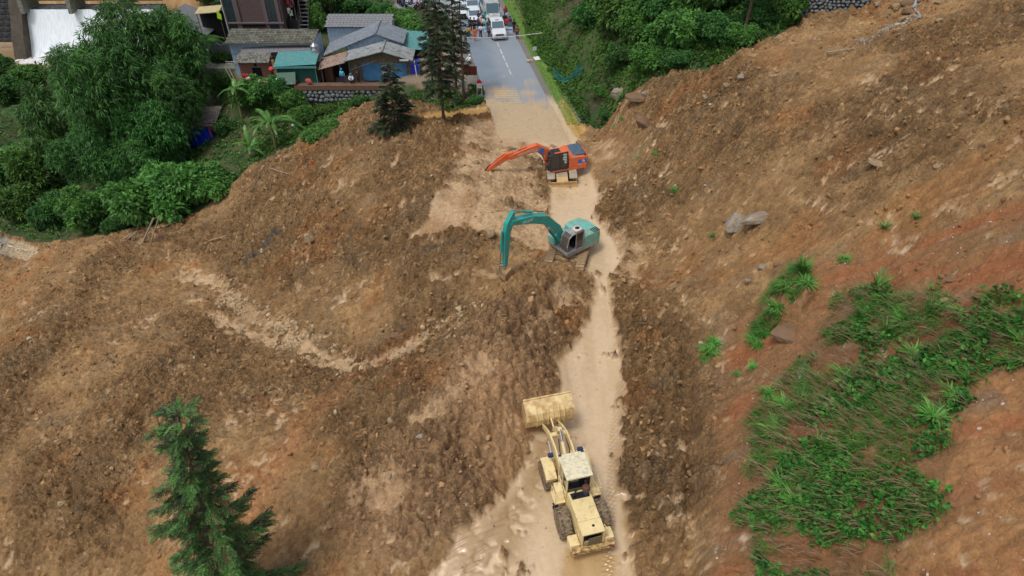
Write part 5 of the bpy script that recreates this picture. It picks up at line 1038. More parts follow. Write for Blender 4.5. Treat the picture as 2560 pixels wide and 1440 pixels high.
rs = random.Random(4); RX = lambda u, y, v: (u-1280)/FPX*(y/(CS-(v-720)/FPX*SN))      # x of a sight line where it reaches depth y
GB = -1.5
# A brick house
A = empty('brick_house', (RX(566, 85, 60), 85, -.5), 0, 'two storey dark brick house with tall windows behind the long tiled roof', 'house')
W = 7.1; MB().bb(0, W, .15, 5, -1, 8).build('wall', BRICK, A)
for x0, x1 in ((0, .28), (1.35, 1.9), (4.85, 5.3), (6.45, 6.85)): MB().bb(x0, x1, -.02, .15, -1, 8).build('pillar', mat('pillar_render', srgb(104, 92, 92), .85, var=.25, scale=8), A)
for x0, x1 in ((.3, 1.35), (5.3, 6.45)):
    for z0, z1 in ((2.7, 5.3), (.9, 2.3), (6, 7.6)):
        w_ = MB().bb(x0, x1, .10, .147, z0, z1).build('window', mat('window_frame', srgb(58, 58, 60), .6), A)
        for q in range(2): MB().bb(x0+.06+q*(x1-x0)/2, x0+(q+1)*(x1-x0)/2-.04, .07, .099, z0+.06, z1-.06).build('pane', mat('house_glass', srgb(52, 66, 70), .12, spec=.7), w_)
MB().bb(1.9, 4.85, .02, .149, 2.05, 2.4).build('ledge_shade', DARK, A); MB().bb(0, W, -.15, .148, 2.4, 2.55).build('floor_band', mat('pillar_render'), A); MB().bb(0, W+.4, -.4, 5, 7.9, 8.1).build('roof', FIB, A)  # near-black strip on the wall paints the shade under the floor band
MB().tube((.1, -.12, -1), (.1, -.12, 7.5), .05).build('drain_pipe', WHT, A, True)
# veranda with washing at the right of the brick house, iron stair
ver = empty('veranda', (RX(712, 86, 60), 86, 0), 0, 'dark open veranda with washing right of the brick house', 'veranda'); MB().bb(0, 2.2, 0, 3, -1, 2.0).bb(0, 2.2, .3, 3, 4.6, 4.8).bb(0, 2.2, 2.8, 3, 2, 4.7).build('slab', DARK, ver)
for x in (.1, .8, 1.5, 2.1): MB().tube((x, .1, 0), (x+.1, .1, 4.7), .05).build('post', WOOD, ver, True)
for k, (x, z, cc_) in enumerate(((1.0, 4.3, (150, 40, 36)), (1.3, 3.9, (120, 60, 60)), (.9, 3.2, (186, 190, 186)), (1.1, 2.9, (150, 180, 150)), (1.5, 4.2, (90, 60, 80)))):
    tag(MB().prism([(RX(712, 86, 60)+x-.2, z-.35), (RX(712, 86, 60)+x+.2, z-.32), (RX(712, 86, 60)+x+.17, z+.25), (RX(712, 86, 60)+x+.26, z+.3), (RX(712, 86, 60)+x-.26, z+.3), (RX(712, 86, 60)+x-.17, z+.25)], 85.86, 85.9, 'y').build('shirt', mat('cloth%d' % k, srgb(*cc_), .9), None), ['red shirt hanging highest on the veranda line', 'dull red shirt hanging on the veranda', 'white shirt hanging lowest but one on the veranda', 'pale green cloth hanging lowest on the veranda', 'purple shirt hanging at the right of the veranda line'][k], 'shirt', 'washing on the veranda')
st = empty('iron_stair', (RX(752, 86, 70), 86, 0), 0, 'iron stair climbing between the veranda and the bushes', 'stair')
for s in (0, 1.15): MB().path([(s, -1.2, .2), (s, 1.6, 4.1)], .05).path([(s, -1.2, 1.2), (s, 1.6, 5)], .025).build('stringer', STEEL, st, True)
for k in range(10): MB().bb(.03, 1.12, -1.2+.29*k, -.97+.29*k, .3+.39*k, .34+.39*k).build('tread', mat('stair_tread', srgb(96, 98, 100), .7), st)
# B long blue building with tiled roof
x0 = RX(583, 80, 150); x1 = RX(793, 80, 150); Bh = empty('long_house', (x0, 80, GB), R(-1.5), 'long low house with pale blue wall under a mossy slate tile roof', 'house'); W = x1-x0
MB().bb(0, W, 0, 3.6, -1.5, 3.1).build('wall', PALEB, Bh)
for x in (W*.28, W*.6, W*.9): MB().bb(x-.02, x+.02, -.02, -.003, .2, 2.9).build('batten', mat('wall_seam', srgb(84, 104, 134), .8), Bh)
MB().bb(0, W, -.02, -.004, 1.55, 1.6).build('batten', mat('wall_seam'), Bh); rf = MB(); rf.add([(-.25, -.45, 3.05), (W+.25, -.45, 3.05), (W+.25, 2.2, 3.75), (-.25, 2.2, 3.75), (-.25, 4.2, 2.9), (W+.25, 4.2, 2.9)], [(0, 1, 2, 3), (3, 2, 5, 4)]); rfo = rf.build('roof', mat('roof_boards', srgb(60, 56, 52), .9), Bh)
shingles(rfo, TILE, (-.25, -.45, 3.05), (W+.5, 0, 0), (0, 2.65, .70), 26, 8, rs); MB().bb(-.25, W+.25, -.56, -.47, 2.92, 3.06).build('gutter', ALU, Bh)
for z in (.5, .7): MB().tube((-1.0, -.1, z), (1.2, -.1, z), .02).build('rail', WHT, Bh, True)
# C brick kitchen hut
x0 = RX(604, 77.2, 190); x1 = RX(680, 77.2, 190); K = empty('brick_hut', (x0, 77.2, GB-.1), 0, 'small brick hut with a dark doorway under a corrugated sheet roof', 'hut'); W = x1-x0
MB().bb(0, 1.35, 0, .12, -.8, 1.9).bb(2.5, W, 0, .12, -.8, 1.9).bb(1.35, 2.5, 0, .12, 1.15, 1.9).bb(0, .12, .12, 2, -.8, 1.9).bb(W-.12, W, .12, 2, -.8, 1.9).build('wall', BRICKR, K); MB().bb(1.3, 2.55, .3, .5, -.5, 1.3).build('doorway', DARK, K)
for j in range(9):
    for i in range(9):
        x = .04+(i+(j % 2)*.5)*.41
        if x+.36 > W or (1.2 < x+.2 < 2.6 and j < 6): continue
        if j == 0 and i == 0: o = MB().bb(0, .36, -.03, 0, 0, .16).build('brick', mat('brick_face', srgb(132, 92, 78), .9, var=.4), K); bme = o.data
        else: o = bpy.data.objects.new('brick', bme); COL.objects.link(o); o.parent = K
        o.location = (x, -.003, .0+j*.205)
MB().bb(1.75, 2.1, -.05, -.034, 1.32, 1.7).build('vent_hole', DARK, K); rb = MB(); corr(rb, (-.15, -.55, 1.95), (W+.3, 0, 0), (0, 1.7, .55), 19, .035); rb.build('roof_sheet', mat('grey_corrugated', srgb(136, 136, 128), .7, var=.25, dirt=srgb(80, 76, 66), dirt_amt=.4), K)
MB().tube((-.2, -.2, 2.12), (W+.3, .5, 2.6), .025).build('pole', WOOD, K, True)
# D teal shed
x0 = RX(695, 75.3, 195); x1 = RX(793, 75.3, 190); D = empty('teal_shed', (x0, 75.3, GB-.05), R(1.5), 'open shed with a teal metal roof and green netting walls', 'shed'); W = x1-x0
rb = MB(); corr(rb, (-.15, -.35, 2.15), (W+.3, 0, .22), (0, 2.9, .55), 26, .018); rb.build('roof_sheet', TEALR, D); MB().bb(-.15, W+.15, -.4, -.34, 1.92, 2.16).build('fascia', TEALR, D)
for x in (.05, W*.98): MB().bb(x-.05, x+.05, -.1, 0, -1.2, 2.2).build('post', TEALR, D)
MB().bb(.1, W-.05, .05, .08, -.1, 2.1).build('net_wall', NET, D); MB().bb(.05, W, .1, 2.4, -1.2, -.1).build('base_wall', CONC, D); MB().bb(.1, W, 2.2, 2.3, -.1, 2.4).build('back_wall', NET, D)
rb = MB(); corr(rb, (-.05, -.55, .1), (2.15, 0, .1), (.1, .5, 1.25), 14, .02); tag(rb.build('tin_sheet', mat('dull_teal_tin', srgb(86, 138, 128), .6, dirt=srgb(120, 120, 100), dirt_amt=.4)), 'dull teal corrugated sheet leaning on the front of the teal shed', 'metal sheet').location = (x0, 75.1, GB)
# lean-to sheet between hut and long house
rb = MB(); corr(rb, (RX(600, 78.6, 140), 78.7, .55), (RX(780, 79, 120)-RX(600, 78.6, 140), .2, .45), (0, 1.1, .35), 30, .02); tag(rb.build('lean_to_roof', mat('mossy_teal_sheet', srgb(84, 120, 118), .7, var=.3, dirt=srgb(128, 104, 110), dirt_amt=.45)), 'dull teal lean-to sheet roof against the pale blue wall', 'roof sheet')
MB_ = MB().bb(RX(683, 77, 170), RX(683, 77, 170)+.28, 76.9, 77.1, GB-.6, .55).build('door_panel', mat('ochre_wood', srgb(150, 120, 62), .7)); tag(MB_, 'ochre wooden door panel standing between the brick hut and the teal shed', 'door panel')
# water tank on its stand
tp = (RX(785, 77.6, 115), 77.6); Tk = empty('water_tank', (*tp, .95), 0, 'stainless steel water tank with a conical lid on a brick stand', 'water tank')
MB().lathe([(.42, 0), (.46, .04), (.46, .3), (.48, .33), (.46, .36), (.46, .62), (.48, .65), (.46, .68), (.46, 1.0), (.44, 1.06)], n=24).build('body', CHROME, Tk, True); MB().lathe([(.45, 1.06), (.42, 1.12), (.12, 1.34), (.08, 1.42), (.01, 1.42)], n=24).build('lid', CHROME, Tk, True)
for a in range(4): MB().tube((.38*math.cos(a*1.57+.8), .38*math.sin(a*1.57+.8), 0), (.4*math.cos(a*1.57+.8), .4*math.sin(a*1.57+.8), -.5), .03).build('leg', CHROME, Tk, True)
sd_ = empty('tank_stand', (tp[0], tp[1], 0), 0, 'brick pier with a concrete slab carrying the water tank', 'stand'); MB().bb(-.3, 1.7, -.5, .5, -2.5, .3).build('pier', BRICKR, sd_); MB().bb(-.7, 1.9, -.6, .6, .3, .42).build('slab', CONC, sd_)
for k in range(7): tag(MB().lathe([(.12, 0), (.16, .14), (.13, .14), (.02, .05)], (tp[0]+.75+.17*k, tp[1]-.35+.25*(k % 3), .425), n=10).build('flower_pot', BLACK, None, True), ['leftmost small black pot beside the steel tank', 'second small black pot from the steel tank', 'third small black pot from the steel tank', 'middle pot near the slab edge, fourth from the tank', 'fifth small black pot from the steel tank', 'sixth small black pot from the steel tank', 'small black pot farthest from the steel tank'][k], 'pot', 'pots beside the water tank')
# E grey gabled house, teal annex, far tiled block
def gable(name, y0, dep, pts, base, label, m_roof, wallm, th=.07, ov=.35, cut=None):
    (xl, zl), (xa, za), (xr, zr) = pts; g = empty(name, (xa, y0, 0), 0, label, 'house')
    rl = MB(); rl.add([(xl-xa, -ov, zl), (0, -ov, za), (0, dep, za+.1), (xl-xa, dep, zl+.1)]+[(xl-xa, -ov, zl-th), (0, -ov, za-th), (0, dep, za+.1-th), (xl-xa, dep, zl+.1-th)], [(0, 1, 2, 3), (4, 7, 6, 5), (0, 4, 5, 1), (3, 2, 6, 7), (0, 3, 7, 4)])
    rr = MB(); rr.add([(0, -ov, za), (xr-xa, -ov, zr), (xr-xa, dep, zr+.1), (0, dep, za+.1)]+[(0, -ov, za-th), (xr-xa, -ov, zr-th), (xr-xa, dep, zr+.1-th), (0, dep, za+.1-th)], [(0, 1, 2, 3), (4, 7, 6, 5), (0, 4, 5, 1), (3, 2, 6, 7), (1, 5, 6, 2)])
    a = rl.build('roof', m_roof, g); b_ = rr.build('roof', m_roof, g); MB().path([(0, -ov-.02, za+.03), (0, dep, za+.13)], .12, 8).build('ridge_cap', m_roof, g, True)
    for side, (xe, ze) in ((a, (xl-xa, zl)), (b_, (xr-xa, zr))):      # overlapping sheets
        nsh = max(2, int(abs(xe)/1.1))
        for i in range(nsh):
            for j in range(3):
                t0, t1 = i/nsh, (i+1)/nsh; ya = -ov+(dep+ov)*j/3+.02*i; yb = -ov+(dep+ov)*(j+1)/3; up = .012+.012*((i+j) % 2)
                s_ = MB(); corr(s_, (xe*t0+.0, ya, za+(ze-za)*t0+up+.1*(ya+ov)/(dep+ov)), (0, (yb-ya)*1.02, .03), (xe*(t1-t0)*1.03, 0, (ze-za)*(t1-t0)*1.03), 7, .022); s_.build('roof_sheet', m_roof, side)
    wl_ = MB(); x_l = (xl-xa)*.93; x_r = (xr-xa)*.9; zz = lambda x: (za+(zl-za)*x/(xl-xa) if x < 0 else za+(zr-za)*x/(xr-xa))-th-.02
    return g, zz, x_l, x_r
g, zz, xl_, xr_ = gable('grey_roofed_house', 79, 3.6, ((-22.1, .42), (-15.7, 2.95), (-12.6, 1.85)), GB, 'house with a broad grey gable roof and pale blue plank gable', FIB, PALEB)
MB().prism([(xl_*.62, GB-1), (xr_, GB-1), (xr_, zz(xr_)), (0, zz(0)), (xl_*.62, zz(xl_*.62))], .1, 3.4, 'y').build('wall', mat('wall_seam'), g)
for k in range(9):
    z0 = .75+.22*k; xa_ = [x for x in np.linspace(xl_*.6, 0, 60) if zz(x) > z0+.2]; xb_ = [x for x in np.linspace(0, xr_, 60) if zz(x) > z0+.2]
    if xa_ and xb_: MB().bb(xa_[0], xb_[-1], .06, .097, z0, z0+.2).build('plank', PALEB, g)
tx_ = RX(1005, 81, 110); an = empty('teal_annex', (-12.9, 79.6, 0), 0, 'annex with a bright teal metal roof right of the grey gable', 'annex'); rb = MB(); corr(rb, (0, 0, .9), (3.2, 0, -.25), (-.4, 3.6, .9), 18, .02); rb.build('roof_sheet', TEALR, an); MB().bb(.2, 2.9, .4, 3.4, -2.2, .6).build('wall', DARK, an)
fx_ = RX(824, 86, 85); ft = empty('tiled_block', (fx_, 85.2, -.6), 0, 'far pale blue block with grey tiled roof behind the grey gable', 'house'); W = RX(980, 86, 70)-fx_
MB().bb(0, W, 0, 3, -1, 2.2).build('wall', PALEB, ft); rf = MB(); rf.add([(-.15, -.3, 2.1), (W+.15, -.3, 2.1), (W+.15, 2.1, 2.85), (-.15, 2.1, 2.85), (-.15, 3.4, 2.1), (W+.15, 3.4, 2.1)], [(0, 1, 2, 3), (3, 2, 5, 4)]); rfo = rf.build('roof', mat('roof_boards'), ft); shingles(rfo, mat('slate_tile_pale', srgb(122, 124, 126), .8, var=.4, scale=4), (-.15, -.3, 2.1), (W+.3, 0, 0), (0, 2.4, .75), 19, 6, rs)
tag(MB().bb(fx_+W-1.4, fx_+W-.7, 85.4, 85.8, 1.75, 1.85).build('pink_cloth', mat('pink_cloth', srgb(206, 170, 184), .9)), 'pink cloth lying on the far tiled roof', 'cloth')
# F front house
g, zz, xl_, xr_ = gable('front_house', 75.9, 2.6, ((-19.1, .95), (-14.6, 2.1), (-11.3, 1.05)), GB, 'front house with grey sheet gable roof and blue tarpaulin front', mat('pale_fibre', srgb(140, 146, 148), .85, var=.15, scale=1., dirt=srgb(100, 98, 88), dirt_amt=.3), WOOD)
MB().prism([(xl_, GB-.6), (xr_, GB-.6), (xr_, zz(xr_)), (0, zz(0)), (xl_, zz(xl_))], .35, .5, 'y').build('wall', mat('grey_boards', srgb(92, 84, 72), .9, var=.4), g)
for k in range(16):
    x = xl_+.1+(xr_-xl_-.3)*k/16; MB().bb(x, x+.38, .30, .345, .45, min(zz(x), zz(x+.38))-.02).build('plank', WOOD, g)
nx_ = 14; wv = [(-2.6+5.1*i/nx_, .24+.05*math.sin(i*1.9)) for i in range(nx_+1)]; V = []; F = []
for i, (x, y) in enumerate(wv):
    V += [(x, y, GB-.05), (x, y+.04, .55+.06*math.sin(i))]
    if i: F.append((2*i-2, 2*i, 2*i+1, 2*i-1))
tpo = scoop('tarpaulin', V, F, TARP, g, True)
dr = MB(); dr.bb(-.3, -.2, .10, .17, GB, .35).bb(.75, .85, .10, .17, GB, .35).bb(-.2, .75, .10, .17, .25, .35).bb(-.2, .75, .12, .16, -.55, -.48).build('door_frame', mat('grey_paint', srgb(150, 160, 168), .6), g); MB().bb(-.15, .7, .18, .2, GB, .2).build('door', mat('blue_grey_door', srgb(60, 80, 120), .6), g)
rb = MB(); corr(rb, (-22.15+14.6, -.5, .02), (3.2, 0, .85), (0, 2.3, .45), 9, .02); ro_ = rb.build('roof_sheet', RDS, g); ro_['label'] = 'faded red painted sheets at the left end of the roof'
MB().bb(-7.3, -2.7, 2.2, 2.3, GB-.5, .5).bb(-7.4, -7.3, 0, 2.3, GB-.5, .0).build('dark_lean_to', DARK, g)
for x in (-7.2, -5.0, -3.2): MB().tube((x, -.2, GB-.4), (x, -.2, .5), .06).build('post', WOOD, g, True)
MB().tube((xr_+.75, -.2, GB-.4), (xr_+.55, -.2, .95), .06).build('post', WHT, g, True); MB().bb(1.9, 2.9, -.42, -.36, 1.02, 1.2).build('white_edge_strip', WHT, g); MB().tube((xl_*.2, -.3, 1.0), (xl_*.9, -.32, .0), .03).build('pole', WOOD, g, True)
MB().bb(xr_, xr_+.9, .3, 2.0, GB-.6, .3).build('side_tarpaulin', mat('royal_blue_tarp'), g)
# yard wall: concrete band on a rubble wall
wx0, wx1 = RX(745, 74.6, 212), RX(925, 74.6, 212); rw = empty('retaining_wall', (wx0, 74.6, 0), 0, 'stone retaining wall with a brown concrete band under the blue tarpaulin house', 'retaining wall'); W = wx1-wx0
MB().bb(-.5, W+2.5, 0, .9, -2.05, -1.5).build('concrete_band', mat('brown_concrete', srgb(108, 82, 66), .9, var=.25), rw); MB().bb(-.5, W+2.5, .12, 1.0, -4.6, -2.06).build('mortar', mat('mortar', srgb(48, 48, 46), .95), rw)
STN = mat('rubble_stone', srgb(120, 124, 126), .85, var=.3, scale=6, bump=.4); nt = STN.node_tree
def rock_mesh(seed, sub=2, jag=.35):
    bm = bmesh.new(); bmesh.ops.create_icosphere(bm, subdivisions=sub, radius=1); r_ = random.Random(seed); pl = [(Vector((r_.gauss(0, 1), r_.gauss(0, 1), r_.gauss(0, 1))).normalized(), .5+.38*r_.random()) for _ in range(12)]
    for v in bm.verts:
        for n_, d in pl:
            e = v.co.dot(n_)-d
            if e > 0: v.co -= n_*e*.9
        v.co *= 1+jag*.25*(r_.random()-.5)
    me = bpy.data.meshes.new('stone'); bm.to_mesh(me); bm.free(); return me
SM = [rock_mesh(k, 1) for k in range(4)]
for me in SM: me.materials.append(STN)
def stones(parent, x0, x1, z0, z1, y, a, name='stone', zf=None):
    nz_ = int((z1-z0)/a/.75); k = 0
    for j in range(nz_):
        x = x0+rs.random()*a*.5
        while x < x1:
            w = a*(.7+.7*rs.random()); o = bpy.data.objects.new(name, SM[k % 4]); k += 1; COL.objects.link(o); o.parent = parent
            o.location = (x+w/2, y-.03*rs.random(), z0+(j+.5)*(z1-z0)/nz_+.22*a*(rs.random()-.5)+.1*math.sin(x*1.7+j)*a); kk_ = .8+.5*rs.random(); o.scale = (w*.56*kk_, .14+.06*rs.random(), (z1-z0)/nz_*.56*(.75+.5*rs.random())); o.rotation_euler = (0, rs.random()*1.2-.6, 0); x += w
stones(rw, -.4, W+1.6, -3.5, -2.1, .12, .5)
# G blue shed
gb = G(512, 358); S = empty('tarpaulin_shed', (gb.x-1.6, gb.y, gb.z), 0, 'little shed wrapped in royal blue tarpaulin with a corrugated roof', 'shed')
V = []; F = []; n_ = 16
for i in range(n_+1):
    x = -.3+3.3*i/n_; V += [(x, .1*math.sin(i*2.1), -.6+.35*math.sin(i*.7)), (x*.97, .12*math.sin(i*2.1)-.15, 1.4), (x, .08*math.sin(i*2.1), 2.55)]
    if i: a = 3*(i-1); F += [(a, a+3, a+4, a+1), (a+1, a+4, a+5, a+2)]
scoop('tarpaulin', V, F, TARP2, S, True); MB().bb(0, 3.2, .2, 2.4, -.8, 2.4).build('frame', DARK, S); MB().bb(2.7, 2.85, -.25, -.15, .9, 2.6).build('post', mat('orange_rust', srgb(170, 70, 40), .8), S); MB().path([(2.8, -.2, 2.3), (3.6, -.3, 1.4)], .06).build('brace', mat('orange_rust'), S, True)
rb = MB(); corr(rb, (.2, -.6, 2.75), (3.7, 0, .1), (.1, 2.6, .9), 18, .04); rb.build('roof_sheet', mat('brown_corrugated', srgb(104, 96, 90), .8, var=.3, dirt=srgb(70, 66, 58), dirt_amt=.4), S); MB().bb(1.0, 3.6, -.72, -.5, 2.45, 2.72).build('sagging_edge', mat('mauve_sheet', srgb(110, 84, 84), .8), S, bevel=.06)
# grey shed, awning and concrete yard on the left
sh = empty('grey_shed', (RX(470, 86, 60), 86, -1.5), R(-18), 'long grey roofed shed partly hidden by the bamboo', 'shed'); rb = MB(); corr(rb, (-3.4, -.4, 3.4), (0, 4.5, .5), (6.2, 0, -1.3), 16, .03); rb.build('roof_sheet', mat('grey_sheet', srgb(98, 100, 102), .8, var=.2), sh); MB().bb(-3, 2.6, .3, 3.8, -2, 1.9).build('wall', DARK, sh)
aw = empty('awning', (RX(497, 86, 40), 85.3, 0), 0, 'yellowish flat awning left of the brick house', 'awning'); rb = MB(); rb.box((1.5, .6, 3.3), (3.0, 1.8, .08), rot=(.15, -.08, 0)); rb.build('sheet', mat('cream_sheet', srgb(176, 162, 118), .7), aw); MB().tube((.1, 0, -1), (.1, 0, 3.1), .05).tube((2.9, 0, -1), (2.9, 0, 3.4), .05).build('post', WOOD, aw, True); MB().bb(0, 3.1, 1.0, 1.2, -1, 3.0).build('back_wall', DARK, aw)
tag(MB().prism([(RX(540, 85, 30)+.0, 2.6), (RX(540, 85, 30)+.5, 2.4), (RX(540, 85, 30)+.55, 3.0), (RX(540, 85, 30)+.15, 3.6)], 84.9, 84.98, 'y').build('jacket', mat('lime_cloth', srgb(176, 220, 40), .8)), 'lime green jacket hanging under the awning', 'jacket')
cy = empty('concrete_terrace', (RX(495, 82, 140), 81.5, 0), 0, 'grey concrete terrace and wall under the tree fern', 'terrace'); MB().bb(0, 4.4, 0, 3.5, -5, -2.3).build('slab', CONC, cy, bevel=.02); MB().bb(.2, 4.3, 2.6, 2.8, -2.3, -.3).build('back_wall', mat('grey_render', srgb(104, 110, 116), .85, var=.2), cy)
MB().tube((-.2, .2, -3), (.1, .1, 1.2), .09).build('post', WOOD, cy, True)
# things in the yard
bx = lambda u, v, y=75.9: (RX(u, y, v), y)
q = bx(693, 188, 75.0); br_ = empty('barrel', (*q, GB-.2), 0, 'blue plastic barrel with white lid in front of the teal shed', 'barrel'); MB().lathe([(.24, 0), (.28, .1), (.29, .4), (.28, .75), (.25, .82)], n=16).build('body', mat('barrel_blue', srgb(24, 60, 150), .4), br_, True); MB().lathe([(.27, .82), (.27, .88), (.01, .9)], n=16).build('lid', WHT, br_, True)
for k, (u, v, cc_, lab) in enumerate(((613, 188, (178, 32, 40), 'red sack at the left of the brick hut doorway'), (619, 196, (196, 180, 180), 'white bundle below the red sack'), (680, 172, (190, 60, 60), 'red and white bundle hung right of the brick hut'), (737, 202, (132, 66, 52), 'brown heap of pots left on the yard wall'), (772, 202, (176, 70, 62), 'reddish heap of pots in the middle of the yard wall'), (650, 204, (170, 150, 140), 'pale bundle in front of the brick hut'), (665, 208, (176, 124, 90), 'orange brown bundle near the yard edge'))):
    q = bx(u, v, 75.2 if k < 4 else 74.9); me = rock_mesh(60+k, 2); me.materials.append(mat('heap%d' % k, srgb(*cc_), .8, var=.3, scale=6)); o = bpy.data.objects.new('sack', me); COL.objects.link(o); o.location = (*q, Htop(q, v)); o.scale = (.42, .3, .3); tag(o, lab, 'sack')
for k, (u0, v0, u1, v1) in enumerate(((565, 170, 600, 205), (573, 172, 605, 210))):
    pass
for k, (u0, v0, u1, v1, y, lab) in enumerate(((562, 168, 590, 218, 75, 'pale bamboo pole leaning left above the thin banana plant'), (572, 170, 597, 222, 74.6, 'pale bamboo pole leaning right of its twin above the thin banana plant'))):
    a = Vector((RX(u0, y, v0), y, Htop((0, y), v0))); b_ = Vector((RX(u1, y-.5, v1), y-.5, Htop((0, y-.5), v1))); tag(MB().tube(a, b_, .07, .05).build('bamboo_pole', mat('pale_pole', srgb(150, 140, 116), .7), None, True), lab, 'pole')
# utility pole and wires behind the houses
up_ = G(838, 100); pz = empty('utility_pole', (RX(812, 88, 60), 88, 0), 0, 'thin dark utility pole behind the tiled roofs', 'pole'); MB().tube((0, 0, -1), (0, 0, 5.6), .08, .06).build('shaft', STEEL, pz, True)
wpts = [(RX(812, 88, 10)+t*12, 88-t*2, 5.3-1.1*math.sin(math.pi*t)) for t in np.linspace(0, 1, 12)]; MB().path(wpts, .015, 4).build('wire', BLACK, None).name = 'wire'; tag(bpy.data.objects['wire'], 'thin wire sagging to the right of the utility pole', 'wire')
# ------------------------------------------------------------------ weir in the valley
wz = -24.5; xa, ya = -104., 139.5
we = empty('weir', (xa, ya, wz), 0, 'stone weir with white water pouring over it in the valley', 'weir')
WF = mat('falling_water', srgb(222, 232, 238), .5, var=.08, scale=.5); wt = WF.node_tree
STW = mat('weir_masonry', srgb(96, 98, 102), .85, var=.35, scale=.8, dirt=srgb(52, 52, 52), dirt_amt=.5, bump=.4, bscale=4)
V = []; F = []; nx_, nz_ = 40, 24
for j in range(nz_+1):
    t = j/nz_
    for i in range(nx_+1):
        x = 4+26*i/nx_; yv_ = 5.2*(1-t**1.8 if t < 1 else 0); V.append((x-2.2*(1-t)*(1-i/nx_)*0+ (-2.8*(1-t) if i == 0 else -2.8*(1-t)*(1-i/nx_)), 5.2*t**.75-0+.03*math.sin(i*2.3+t*3), 8.6*t+.02*math.sin(i*1.7)))
for j in range(nz_):
    for i in range(nx_): a = j*(nx_+1)+i; F.append((a, a+1, a+nx_+2, a+nx_+1))
fw_ = scoop('water', V, F, WF, we, True)
n = wt.nodes; l = wt.links; wv_ = n.new('ShaderNodeTexNoise'); mp = n.new('ShaderNodeMapping'); mp.inputs['Scale'].default_value = (1.6, .1, .12); tc = n.new('ShaderNodeTexCoord'); l.new(tc.outputs['Object'], mp.inputs[0]); l.new(mp.outputs[0], wv_.inputs[0]); wv_.inputs['Detail'].default_value = 6
mr_ = n.new('ShaderNodeMapRange'); mr_.inputs[1].default_value = .3; mr_.inputs[2].default_value = .6; l.new(wv_.outputs[0], mr_.inputs[0]); mx = n.new('ShaderNodeMix'); mx.data_type = 'RGBA'; mx.inputs[6].default_value = srgb(206, 218, 226); mx.inputs[7].default_value = srgb(240, 245, 248); l.new(mr_.outputs[0], mx.inputs[0]); l.new(mx.outputs[2], n['Principled BSDF'].inputs['Base Color'])
MB().bb(2, 31, 5.6, 9, 0, 8.5).build('sill', STW, we)
for x in (4, 13.8, 24): MB().prism([(3.2, 8.3), (9, 8.3), (9, 15), (4.5, 15)], x-.45, x+.45, 'x').build('pier', CONC, we, bevel=.1)
MB().bb(4, 31, 8.0, 8.6, 9.4, 14).build('gate', mat('olive_concrete', srgb(122, 116, 74), .8, var=.2), we)
MB().prism([(-1.5, 0), (7.5, 0), (7.5, 15), (5.8, 15), (5.0, 11.5), (3.2, 8), (0.5, 4)], 1.2, 3.6, 'x').build('side_wall', mat('weathered_pier', srgb(78, 70, 60), .9, var=.35, scale=1.), we)
MB().prism([(6.2, 8.6), (6.9, 8.6), (1.8, 1), (1.5, 1)], 14.2, 14.9, 'x').build('divider', mat('weathered_pier'), we)
mw = MB(); mw.bb(-20, 1.2, 6.0, 7.5, 1.5, 16).build('masonry_wall', STW, we)
for j in range(12):
    for i in range(14):
        k = i+14*j
        if k == 0: o = MB().bb(0, 1.42, 0, .25, 0, 1.05).build('block', STW, we); bme = o.data
        else: o = bpy.data.objects.new('block', bme); COL.objects.link(o); o.parent = we
        o.location = (-19.8+1.5*i+.7*(j % 2)*.9, 5.72-.12*rs.random(), 1.6+1.18*j)
tag(scoop('river_pool', [(-125, 118, wz+.35), (-60, 118, wz+.35), (-60, 145, wz+.35), (-125, 145, wz+.35)], [(0, 1, 2, 3)], mat('muddy_water', srgb(150, 124, 88), .25, var=.12, scale=.3, bump=.2, bscale=1)), kind='structure')
fm = MB(); rgf = random.Random(3)
for k in range(60): fm.lathe([(.9*rgf.random()+.3, 0), (.5, .3), (.05, .4)], (xa+1+14*rgf.random(), ya-2.4*rgf.random(), wz+.3), n=8)
tag(fm.build('foam', WHT, None, True), 'white foam where the weir water lands in the pool', kind='stuff')
